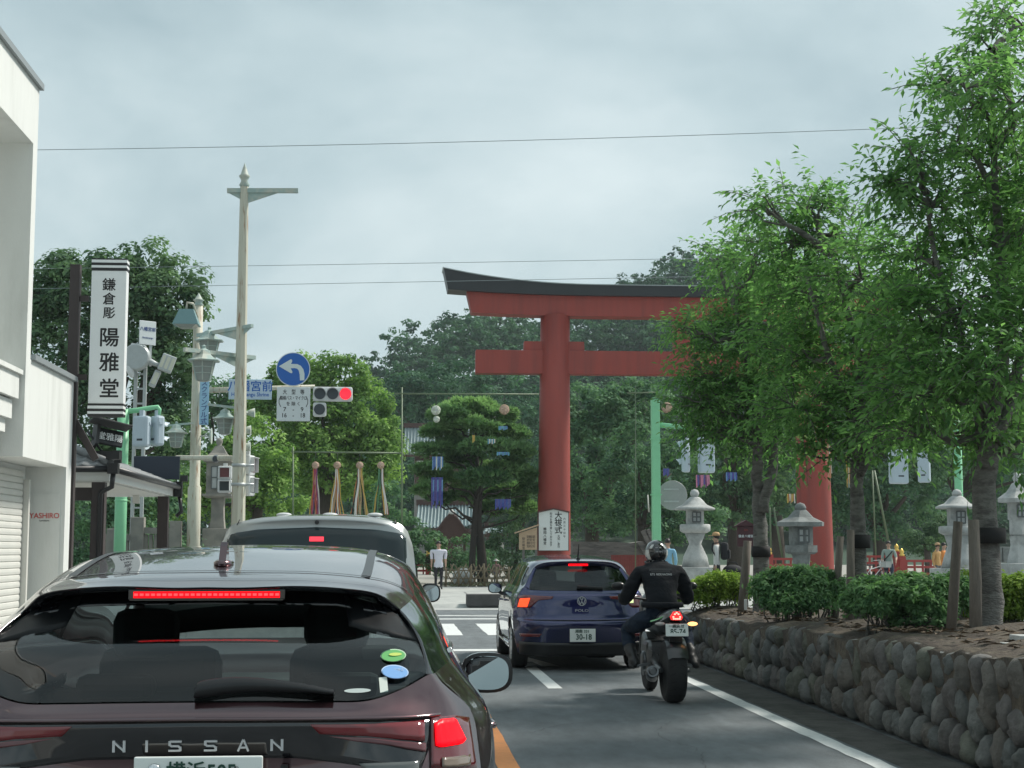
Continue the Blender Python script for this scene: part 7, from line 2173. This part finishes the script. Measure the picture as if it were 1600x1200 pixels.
for sd in (-1, 1):
    b_ = MB(); V = []
    for f in np.linspace(0, 1, 10):
        x, y, z = sd * (.05 + .135 * f), -.10 + .42 * f, .935 - .115 * f - .02 * math.sin(f * 3)
        V += [(x, y, z), (x + sd * .008, y, z - .016)]
    b_._a(V, [(2 * i, 2 * i + 1, 2 * i + 3, 2 * i + 2) for i in range(9)]); b_.build('tail_stripe', M_lime if sd < 0 else mat('dull_red_stripe', (.25, .05, .04), .4), mc)
b_ = MB(); b_.prism([(-.032, .925), (.032, .925), (.062, .87), (.05, .842), (-.05, .842), (-.062, .87)], .05, 'Y', -.165); b_.build('tail_lamp', mat('bike_lamp', (.35, .01, .015), .2, emit=(1, .03, .03), estr=.9), mc)
for (x, z) in ((-.018, .90), (0, .913), (.018, .90), (-.034, .872), (.034, .872), (-.03, .853), (-.01, .853), (.01, .853), (.03, .853)):
    b_ = MB(); b_.ell((x, -.167, z), (.011, .006, .009), 10, 6); b_.build('lamp_diode', mat('bike_led', (.8, .1, .08), .3, emit=(1, .12, .09), estr=4.5), mc)
b_ = MB(); b_.bar((0, -.02, .82), (0, -.17, .76), .10, .03); b_.bar((0, .0, .80), (0, -.12, .62), .13, .015); b_.build('plate_bracket', M_black, mc)
mp = number_plate(mc, (.0, -.172, .742), .23, .125, '一横浜 せ', '85-74', tilt=R(-8), col=mat('plate_ink', (.02, .07, .05), .5))
for sd in (-1, 1):
    b_ = MB(); b_.tube([(sd * .06, -.10, .80), (sd * .115, -.13, .80)], .012, 6); b_.build('turn_stalk', M_black, mc)
    b_ = MB(); b_.ell((sd * .165, -.14, .802), (.052, .03, .021), 14, 8); b_.build('turn_lamp', mat('turn_off', (.45, .42, .40), .25) if sd < 0 else mat('turn_lit', (.8, .4, .15), .3, emit=(1, .45, .16), estr=1.6), mc)
b_ = MB()
V = []
for q in range(13):
    a = R(25) + R(75) * q / 12
    for x in (-.105, -.06, .06, .105): V.append((x, .08 - .355 * math.cos(a) if False else .08 + .352 * math.cos(math.pi - a), .322 + .352 * math.sin(a) - (.02 if abs(x) > .1 else 0)))
b_._a(V, [(4 * q + r_, 4 * q + r_ + 1, 4 * q + r_ + 5, 4 * q + r_ + 4) for q in range(12) for r_ in range(3)], True); b_.build('hugger', M_mblk, mc)
b_ = MB(); b_.tube([(-.36, 1.06, 1.02), (-.25, 1.12, 1.03), (-.08, 1.18, 1.0), (.08, 1.18, 1.0), (.25, 1.12, 1.03), (.36, 1.06, 1.02)], .013, 8)
for sd in (-1, 1): b_.tube([(sd * .10, 1.18, 1.0), (sd * .11, 1.32, .66), (sd * .105, 1.50, .30)], [.03, .03, .026], 8)
b_.build('handlebar', M_black, mc)
for sd in (-1, 1):
    b_ = MB(); b_.tube([(sd * .28, 1.14, 1.03), (sd * .36, 1.16, 1.13)], .008, 6); b_.ell((sd * .40, 1.16, 1.15), (.075, .03, .045), 14, 8); b_.build('mirror', M_black, mc)
b_ = MB(); b_.ell((0, 1.36, .92), (.14, .16, .17), 16, 10); b_.build('headlight_cowl', M_mblk, mc)
for sd in (-1, 1):
    b_ = MB(); b_.bar((sd * .16, .52, .36), (sd * .30, .52, .34), .03, .025); b_.bar((sd * .15, .5, .5), (sd * .17, .52, .34), .02, .04); b_.build('footpeg', M_mgrey, mc)
# rider
rd = thing('motorcyclist', 'motorcyclist in a black jacket, jeans and a patterned helmet seen from behind', 'person', (BX - .04, BY, 0))
M_jack = mat('riding_jacket', (.008, .010, .014), .75, var=.3, vscale=9, bump=1.0, bscale=9, spec=.2)
M_jean = mat('dark_denim', (.014, .024, .042), .85, var=.3, vscale=14, bump=.8, bscale=18, spec=.2)
M_boot = mat('black_boot', (.012, .012, .013), .5)
J = {'pelvis': ((0, .42, .88), (.185, .14), 'jean'), 'waist': ((0, .46, 1.0), (.195, .15), 'jacket'), 'ribs': ((0, .54, 1.14), (.225, .155), 'jacket'), 'chest': ((0, .62, 1.27), (.225, .15), 'jacket'),
     'neckbase': ((0, .70, 1.385), (.085, .08), 'jacket'), 'neck': ((0, .73, 1.43), .06, 'jacket'), 'head': ((0, .76, 1.49), .075, 'jacket')}
bones = [('pelvis', 'waist'), ('waist', 'ribs'), ('ribs', 'chest'), ('chest', 'neckbase'), ('neckbase', 'neck'), ('neck', 'head')]
for s_, nm in ((-1, 'l'), (1, 'r')):
    J['sh' + nm] = ((.205 * s_, .63, 1.325), .085, 'jacket'); J['ua' + nm] = ((.275 * s_, .68, 1.17), .086, 'jacket'); J['el' + nm] = ((.335 * s_, .76, 1.03), .076, 'jacket'); J['fa' + nm] = ((.345 * s_, .90, 1.01), .06, 'jacket'); J['wr' + nm] = ((.325 * s_, 1.02, 1.03), .036, 'jacket'); J['ha' + nm] = ((.32 * s_, 1.075, 1.035), (.045, .03), 'boot')
    J['hip' + nm] = ((.125 * s_, .46, .84), .105, 'jean'); J['th' + nm] = ((.235 * s_, .66, .77), .105, 'jean'); J['kn' + nm] = ((.31 * s_, .84, .70), .085, 'jean'); J['sn' + nm] = ((.315 * s_, .70, .52), .075, 'jean')
    J['an' + nm] = (((.345 if s_ > 0 else .27) * s_, .54, .38), .058, 'boot'); J['he' + nm] = (((.345 if s_ > 0 else .27) * s_, .48, .325), .048, 'boot'); J['to' + nm] = (((.40 if s_ > 0 else .285) * s_, .68, .32), (.052, .04), 'boot')
    bones += [('chest', 'sh' + nm), ('sh' + nm, 'ua' + nm), ('ua' + nm, 'el' + nm), ('el' + nm, 'fa' + nm), ('fa' + nm, 'wr' + nm), ('wr' + nm, 'ha' + nm), ('pelvis', 'hip' + nm), ('hip' + nm, 'th' + nm), ('th' + nm, 'kn' + nm), ('kn' + nm, 'sn' + nm), ('sn' + nm, 'an' + nm), ('an' + nm, 'he' + nm), ('an' + nm, 'to' + nm)]
bd = skin_body('body', J, bones, rd, {'jacket': M_jack, 'jean': M_jean, 'boot': M_boot}, level=3)
from mathutils import noise as mnoise
for v_ in bd.data.vertices:                      # creases in the cloth
    c = v_.co; st_ = Vector((c.x * 9, c.y * 9, c.z * 22))
    v_.co = c + v_.normal * (mnoise.noise(st_) * .011 + mnoise.noise(st_ * 2.3) * .005)
bd.data.update()
# gloved fingers closed round the grips
b_ = MB()
for s_ in (-1, 1):
    for q in range(4):
        x = s_ * (.285 + .024 * q)
        b_.tube([(x, 1.075, 1.058), (x, 1.108, 1.052), (x, 1.118, 1.028), (x, 1.10, 1.012), (x, 1.075, 1.012)], [.013, .013, .012, .011, .009], 7)
    x = s_ * .262; b_.tube([(s_ * .285, 1.05, 1.03), (x, 1.06, 1.015), (x, 1.095, 1.012)], [.015, .013, .011], 7)
b_.build('gloved_fingers', M_boot, rd)
b_ = MB(); b_.lathe([(.215, .945), (.222, .96), (.222, .985), (.212, 1.0)], 28, (0, .445, 0)); b_.v = [(x, .445 + (y - .445) * .82, z) for x, y, z in b_.v]; b_.build('jacket_hem', M_jack, rd)
b_ = MB(); b_.lathe([(.10, 1.36), (.105, 1.385), (.098, 1.41)], 20, (0, .71, 0)); b_.build('collar', M_jack, rd)
def back_y(x, z):
    c, n, *_ = (None, None)
    hit, loc_, nor, idx = bd.ray_cast(Vector((x, -1, z)), Vector((0, 1, 0)))
    return loc_.y if hit else .5
M_print = mat('jacket_print', (.55, .56, .56), .7)
text('E.T.J  RIDE RACING', .030, M_print, rd, (0, back_y(0, 1.285) - .006, 1.285), rot=(R(68), 0, 0), bold=.03, sx=.9)
b_ = MB(); b_.box((-.0, back_y(0, 1.312) - .006, 1.312), (.20, .004, .006), rot=(R(-22), 0, 0)); b_.build('print_line', mat('print_grey', (.10, .10, .105), .7), rd)
b_ = MB(); b_.box((0, back_y(0, 1.335) - .004, 1.335), (.24, .004, .026), rot=(R(-25), 0, 0)); b_.build('yoke_panel', mat('yoke', (.05, .052, .055), .8, var=.3, vscale=60), rd)
text('NMAX', .03, mat('grey_print', (.16, .165, .17), .7), rd, (-.075, back_y(-.075, .935) - .012, .935), rot=(R(92), 0, 0), bold=.02) if False else None
# helmet: shell, rear vent, painted pattern, edge trim
hc = Vector((0, .78, 1.515))
b_ = MB(); b_.ell(hc, (.122, .148, .133), 28, 18); b_.v = [(x, y, max(z, hc.z - .112 + .02 * ((y - hc.y) / .15))) for x, y, z in b_.v]
hm = b_.build('helmet', mat('helmet_black', (.014, .014, .016), .12, coat=1.0), rd)
def hpt(a, e, s_=1.012):
    a, e = R(a), R(e); return (hc.x + .122 * s_ * math.sin(a) * math.cos(e), hc.y - .148 * s_ * math.cos(a) * math.cos(e), hc.z + .133 * s_ * math.sin(e))
M_hw = mat('helmet_white', (.55, .56, .55), .2, coat=.8)
def hpatch(name, a0, a1, e0, e1, m, s_=1.012, taper=0.0):
    b_ = MB(); n = 8
    b_.grid([[hpt(a0 + (a1 - a0) * i / n + taper * (j / 5 - .5) * (a0 + a1) / 2, e0 + (e1 - e0) * j / 5, s_) for j in range(6)] for i in range(n + 1)]); return b_.build(name, m, hm)
for s_ in (-1, 1):
    hpatch('helmet_flash', 48 * s_, 74 * s_, -34, 12, M_hw, taper=.2)
    hpatch('helmet_flash', 30 * s_, 46 * s_, 18, 38, M_hw, taper=-.3)
    hpatch('helmet_flash', 82 * s_, 104 * s_, -20, 30, mat('helmet_grey', (.22, .23, .22), .3, coat=.6), taper=.3)
    hpatch('helmet_flash', 25 * s_, 42 * s_, -46, -38, M_hw)
for (a, e) in ((-10, 22), (10, 22), (-8, 4), (9, 4)): hpatch('helmet_vent', a - 5, a + 5, e - 3, e + 3, mat('vent_grey', (.30, .29, .30), .4), 1.025)
b_ = MB(); b_.tube([(hc.x + .118 * math.sin(q), hc.y - .143 * math.cos(q), hc.z - .108 + .018 * (-math.cos(q))) for q in np.linspace(0, 2 * math.pi, 30)], .011, 6, caps=False); b_.build('helmet_trim', M_boot, hm)
# ================================================================ CHERRY TREES, SHRUBS AND STAKES on the raised path
M_cher = leaf_mat('cherry_leaf', (0.068, 0.150, 0.052), (0.235, 0.395, 0.12), .55, rough=.55, cool=1.3)
M_cbark = mat('cherry_bark', (0.155, 0.152, 0.14), .85, var=.35, vscale=7, bump=1.0, bscale=14, stretch=(2, 2, 5), col2=(.085, .08, .074), scale2=2.5)
M_tie = mat('tree_tie', (.012, .012, .013), .8)
def cherry(label, px, Y, lobes, stems, n_twig, seed, leaf=.10, per=9, tie=None, fork=None):
    """lobes measured in the photograph at distance Y; every leaf hangs on a twig"""
    rng = np.random.default_rng(seed)
    base = at(px, 950, Y); base.z = wall_top(min(Y, 22)) + .02
    t_ = thing('cherry_tree', label, 'tree', base)
    b0 = np.array(base); s = Y / FPX
    L_ = []
    for (x, y, rx, ry) in lobes:
        dy = rng.uniform(-.75, .75)
        c = np.array(at(x, y, Y + dy)) - b0
        L_.append((c - np.array([0, 0, .05]), np.array([rx * s * .82, (rx + ry) * .5 * s * .9, ry * s * .82])))
    vol = np.array([l[1].prod() ** .8 for l in L_]); cnt = np.maximum(45, np.round(n_twig * vol / vol.sum())).astype(int)
    Cs, As, Bs, Ts = [], [], [], []
    tw = MB()
    for (c, r), k in zip(L_, cnt):
        d = rand_dirs(k, rng)
        p = c + d * r * rng.uniform(.25, 1.0, (k, 1)) ** .6
        dr = unit(unit(p - c) * np.array([1, 1, .7]) + np.array([0, 0, .35]) + rng.normal(0, .45, (k, 3)))
        tl = rng.uniform(.22, .52, (k, 1))
        tt = rng.normal(.45, .16, k)
        side0 = unit(np.cross(dr, np.array([0, 0, 1.0]) + rng.normal(0, .3, (k, 3))))
        for q in range(per):
            f = (q + .6) / per
            pos = p + dr * tl * f + np.array([0, 0, -1.0]) * (tl * f * f * .30)
            sg_ = 1 if q % 2 else -1
            if q == per - 1: a = unit(dr + np.array([0, 0, -.5]) + rng.normal(0, .2, (k, 3)))
            else: a = unit(dr * .55 + side0 * sg_ * .8 + np.array([0, 0, -.55]) + rng.normal(0, .25, (k, 3)))
            nn = unit(np.array([0, 0, 1.0]) + rng.normal(0, .35, (k, 3)))
            b_ = unit(np.cross(nn, a))
            ln = leaf * rng.uniform(.5, 1.15, (k, 1)) * (1.0 if q > 1 else .8)
            Cs.append(pos + a * ln * .5); As.append(a * ln * .5); Bs.append(b_ * ln * .21)
            Ts.append(tt + rng.normal(0, .18, k) + .12 * (f - .5))
        for i in range(0, k, 3):
            P = [p[i], p[i] + dr[i] * tl[i] * .5 - np.array([0, 0, tl[i, 0] * .07]), p[i] + dr[i] * tl[i] - np.array([0, 0, tl[i, 0] * .3])]
            tw.tube(P, [.006, .004, .002], 3, caps=False)
    C = np.vstack(Cs)
    leaf_object('crown', C, np.vstack(As), np.vstack(Bs), np.hstack(Ts), M_cher, t_, fold=.35)
    mb = MB()
    tips = []
    for st in stems:
        P = [np.array(at(x, y, Y)) - b0 for x, y in st[0]]
        if st is stems[0]: P[0][2] = -.15
        for i in range(1, len(P)): P[i] = P[i] + np.array([0, rng.normal(0, .05), 0])
        n = len(P); R0 = [w_ * s / 2 for w_ in st[1]]
        D = catmull(np.array(P), n * 4); RR = np.interp(np.linspace(0, n - 1, n * 4), range(n), R0)
        D = D + rng.normal(0, .008, D.shape); RR = RR * (1 + rng.normal(0, .03, len(RR))); RR[0] *= 1.25
        mb.tube([tuple(v) for v in D], list(RR), 14)
        tips.append(D)
    mb.build('trunk', M_cbark, t_)
    lb_ = MB()
    allp = np.vstack([t[len(t) // 3:] for t in tips])
    for (c, r) in L_:
        # start where a stem passes nearest below this lobe
        cand = allp[allp[:, 2] < c[2] - .1]
        if len(cand) == 0: continue
        i = np.argmin(np.linalg.norm((cand - c) * np.array([1, 1, 1.3]), axis=1)); st_ = cand[i]
        ln = np.linalg.norm(c - st_)
        P = limb_path(st_, c, rng, 6, .05)
        lb_.tube(P, [(.028 + .014 * ln) * (1 - q / 5.4) ** .9 + .003 for q in range(6)], 7, caps=False)
        for j in range(7):
            e_ = c + rand_dirs(1, rng)[0] * r * .85
            lb_.tube(limb_path(P[3 if j % 2 else 4], e_, rng, 5, .06), [.018, .014, .011, .008, .004], 5, caps=False)
    lb_.build('limb', M_cbark, t_)['kind'] = 'stuff'
    tw.build('twigs', M_cbark, t_, fix=False)['kind'] = 'stuff'
    if tie:
        p = np.array(at(tie[0], tie[1], Y)) - b0; r_ = tie[2] * s / 2
        b_ = MB(); b_.lathe([(r_, -.07), (r_ * 1.03, 0), (r_, .07)], 16, tuple(p)); b_.build('tie_band', M_tie, t_)
    return t_
cherry('cherry tree farthest along the path, with twin stems, crown touching the torii beam', 1190, 20.0,
       [(1150, 430, 50, 60), (1112, 395, 22, 26), (1185, 395, 55, 60), (1100, 520, 40, 38), (1150, 520, 65, 60), (1210, 500, 70, 70), (1115, 600, 48, 46), (1150, 620, 80, 60), (1230, 600, 70, 70), (1120, 670, 60, 28), (1200, 690, 60, 30), (1240, 440, 60, 60), (1068, 505, 20, 12), (1078, 620, 30, 34), (1085, 570, 34, 34), (1100, 665, 40, 26)],
       [([(1189, 960), (1189, 850), (1187, 770), (1184, 700), (1175, 600), (1150, 480)], [30, 23, 18, 16, 12, 6]), ([(1190, 800), (1206, 740), (1212, 690), (1225, 600), (1235, 480)], [16, 16, 14, 10, 5])],
       2300, 41, tie=(1189, 862, 30))
cherry('cherry tree in the middle of the row, between the hexagonal lantern and the cyclist', 1342, 15.8,
       [(1255, 305, 55, 40), (1190, 310, 34, 22), (1225, 370, 60, 55), (1300, 350, 60, 60), (1350, 420, 80, 70), (1265, 450, 80, 70), (1230, 540, 60, 60), (1330, 540, 100, 70), (1410, 520, 70, 80), (1250, 630, 80, 50), (1340, 640, 100, 50), (1430, 630, 70, 55), (1300, 695, 70, 26), (1400, 690, 60, 22)],
       [([(1340, 990), (1341, 900), (1343, 800), (1344, 690), (1340, 560), (1300, 400)], [34, 27, 23, 20, 13, 6]), ([(1344, 740), (1365, 690), (1390, 640), (1410, 540)], [15, 15, 12, 6]), ([(1344, 700), (1330, 640), (1290, 540), (1260, 430)], [12, 12, 9, 5])],
       2100, 42, tie=(1342, 846, 35))
cherry('nearest, tallest cherry tree at the right edge, thick trunk and open upper crown', 1545, 13.4,
       [(1555, 70, 50, 60), (1520, 130, 50, 50), (1600, 140, 60, 70), (1462, 125, 22, 20), (1490, 210, 60, 46), (1425, 235, 36, 20), (1560, 250, 80, 70), (1395, 275, 18, 12), (1640, 320, 80, 90), (1460, 310, 70, 50), (1540, 370, 90, 60), (1430, 390, 70, 55), (1500, 460, 100, 60), (1620, 470, 80, 70), (1420, 490, 70, 50), (1560, 560, 100, 60), (1450, 590, 90, 55), (1640, 600, 70, 60), (1500, 665, 90, 40), (1590, 680, 70, 35), (1400, 660, 60, 30), (1580, 20, 60, 40)],
       [([(1541, 1010), (1543, 900), (1546, 780), (1551, 660), (1572, 520), (1560, 300), (1550, 80)], [56, 43, 38, 30, 22, 13, 5]), ([(1545, 730), (1530, 620), (1500, 520), (1460, 400), (1450, 300)], [20, 18, 14, 9, 4]), ([(1552, 690), (1585, 620), (1600, 540), (1640, 420)], [22, 20, 16, 8])],
       2400, 43, leaf=.105, tie=(1545, 837, 52))
cherry('further cherry tree whose crown fills the right edge behind the nearest one', 1690, 17.5,
       [(1600, 330, 60, 70), (1640, 240, 60, 80), (1590, 450, 60, 60), (1650, 420, 70, 80), (1620, 560, 70, 60), (1560, 620, 70, 45), (1480, 560, 60, 50), (1640, 660, 70, 40)],
       [([(1690, 970), (1690, 800), (1680, 650), (1640, 450), (1620, 300)], [40, 34, 26, 14, 6])], 1300, 44)
# stakes beside the trunks
M_stk = mat('weathered_stake', (.155, .135, .115), .85, var=.25, vscale=10, stretch=(4, 4, .6), bump=.6, bscale=18)
for lab, a, c, Y, w_ in (('short grey stake leaning on the left of the first cherry trunk', (1158, 952), (1168, 845), 20.3, 14), ('slanting stake between the first two cherry trees, right of the hexagonal lantern', (1302, 968), (1313, 838), 17.6, 12),
                         ('upright stake just left of the second cherry trunk', (1326, 978), (1329, 828), 15.6, 13), ('tall leaning stake in front of the round-roofed lantern', (1483, 992), (1497, 815), 13.9, 16),
                         ('upright stake touching the left side of the thick cherry trunk', (1524, 1000), (1521, 812), 13.2, 19)):
    p0, p1 = at(*a, Y), at(*c, Y); r_ = w_ * Y / FPX / 2
    b_ = MB(); d = p1 - p0; b_.tube([(0, 0, -.15), d * .5 + Vector((.01, 0, 0)), d], [r_ * 1.05, r_, r_ * .9], 10)
    o = b_.build('tree_stake', M_stk, None, loc=p0); tag(o, lab, 'stake')
# azalea shrubs
M_az = leaf_mat('azalea_leaf', (0.062, 0.14, 0.046), (0.21, 0.35, 0.10), .38)
M_azl = leaf_mat('azalea_light', (0.11, 0.19, 0.04), (0.38, 0.48, 0.10), .4, cool=1.0)
def shrub(label, Y, lobes, m, n, seed, leaf=.05, base_py=None):
    rng = np.random.default_rng(seed); s = Y / FPX
    b0 = at(lobes[0][0], 960, Y); b0.z = wall_top(min(Y, 22.3)) + .0
    t_ = thing('azalea_shrub', label, 'shrub', b0)
    bl = []
    for (x, y, rx, ry) in lobes:
        c = np.array(at(x, y, Y + rng.uniform(-.15, .15))) - np.array(b0); bl.append((c, np.array([rx * s * 1.03, rx * s * .85, ry * s * 1.12])))
    C, A, B, T = clump_leaves(bl, 260, .075, int(n * 1.9), leaf, rng, flat=.8, inner=.72, up=.5, aspect=.5, tvar=.12)
    C = C + rng.normal(0, .022, C.shape); A = A * rng.uniform(.7, 1.5, (len(C), 1))
    leaf_object('foliage', C, A, B, T, m, t_, fold=.25)
    b_ = MB()
    for (c, r) in bl:
        for j in range(7):
            e_ = c + rand_dirs(1, rng)[0] * r * .7
            b_.tube(limb_path((c[0] * .8 + rng.uniform(-.08, .08), rng.uniform(-.1, .1), -.03), e_, rng, 5, .05), [.012, .01, .008, .006, .004], 5, caps=False)
    b_.build('stem', M_cbark, t_, fix=False)
    return t_
shrub('light yellow-green azalea mound at the far end of the planting bed', 21.6, [(1118, 925, 42, 24), (1085, 932, 26, 18), (1145, 922, 26, 24), (1118, 912, 26, 16)], M_azl, 9000, 51, leaf=.045)
shrub('dark green azalea shrub between the first two cherry trunks', 17.6, [(1250, 922, 62, 30), (1205, 925, 34, 26), (1290, 925, 36, 28), (1245, 945, 60, 24), (1240, 905, 40, 18)], M_az, 12000, 52)
shrub('wide dark green azalea shrub between the second cherry trunk and the leaning stake', 14.6, [(1400, 940, 66, 32), (1350, 938, 36, 26), (1450, 940, 44, 34), (1400, 918, 50, 18), (1440, 962, 50, 24), (1490, 935, 30, 32)], M_az, 15000, 53)
shrub('yellowish azalea clump right of the thick cherry trunk at the edge of the view', 15.5, [(1590, 925, 45, 24), (1620, 950, 60, 34), (1575, 950, 26, 26)], M_azl, 9000, 54)
shrub('small light azalea seen just left of the thick cherry trunk', 16.5, [(1505, 920, 26, 22), (1520, 945, 26, 30)], M_azl, 3500, 55, leaf=.045)
t_ = thing('bed_marker', 'small white marker stick at the foot of the first cherry tree', 'marker', at(1165, 952, 20.2))
b_ = MB(); b_.box((0, 0, .06), (.035, .02, .14), bev=.004); b_.build('stick', M_lbox, t_)
t_ = thing('concrete_block', 'small pale concrete block at the right end of the planting bed', 'block', at(1596, 1012, 11.2))
b_ = MB(); b_.box((0, 0, -.02), (.30, .3, .12), bev=.008); b_.box((.05, .05, .06), (.16, .2, .06), bev=.005); b_.build('block', M_gran, t_)

# ================================================================ HAZE
hz = MB(); hz.box((0, 250, 44.4), (998, 898, 91.0))
ho = hz.build('haze', None)
hm_ = bpy.data.materials.new('haze'); hm_.use_nodes = True
t = hm_.node_tree; t.nodes.clear()
pv = t.nodes.new('ShaderNodeVolumePrincipled'); pv.inputs['Color'].default_value = (.80, .90, .95, 1); pv.inputs['Density'].default_value = HAZE; pv.inputs['Anisotropy'].default_value = .2
oo = t.nodes.new('ShaderNodeOutputMaterial'); t.links.new(pv.outputs[0], oo.inputs['Volume'])
ho.data.materials.append(hm_)
ho['kind'] = 'stuff'
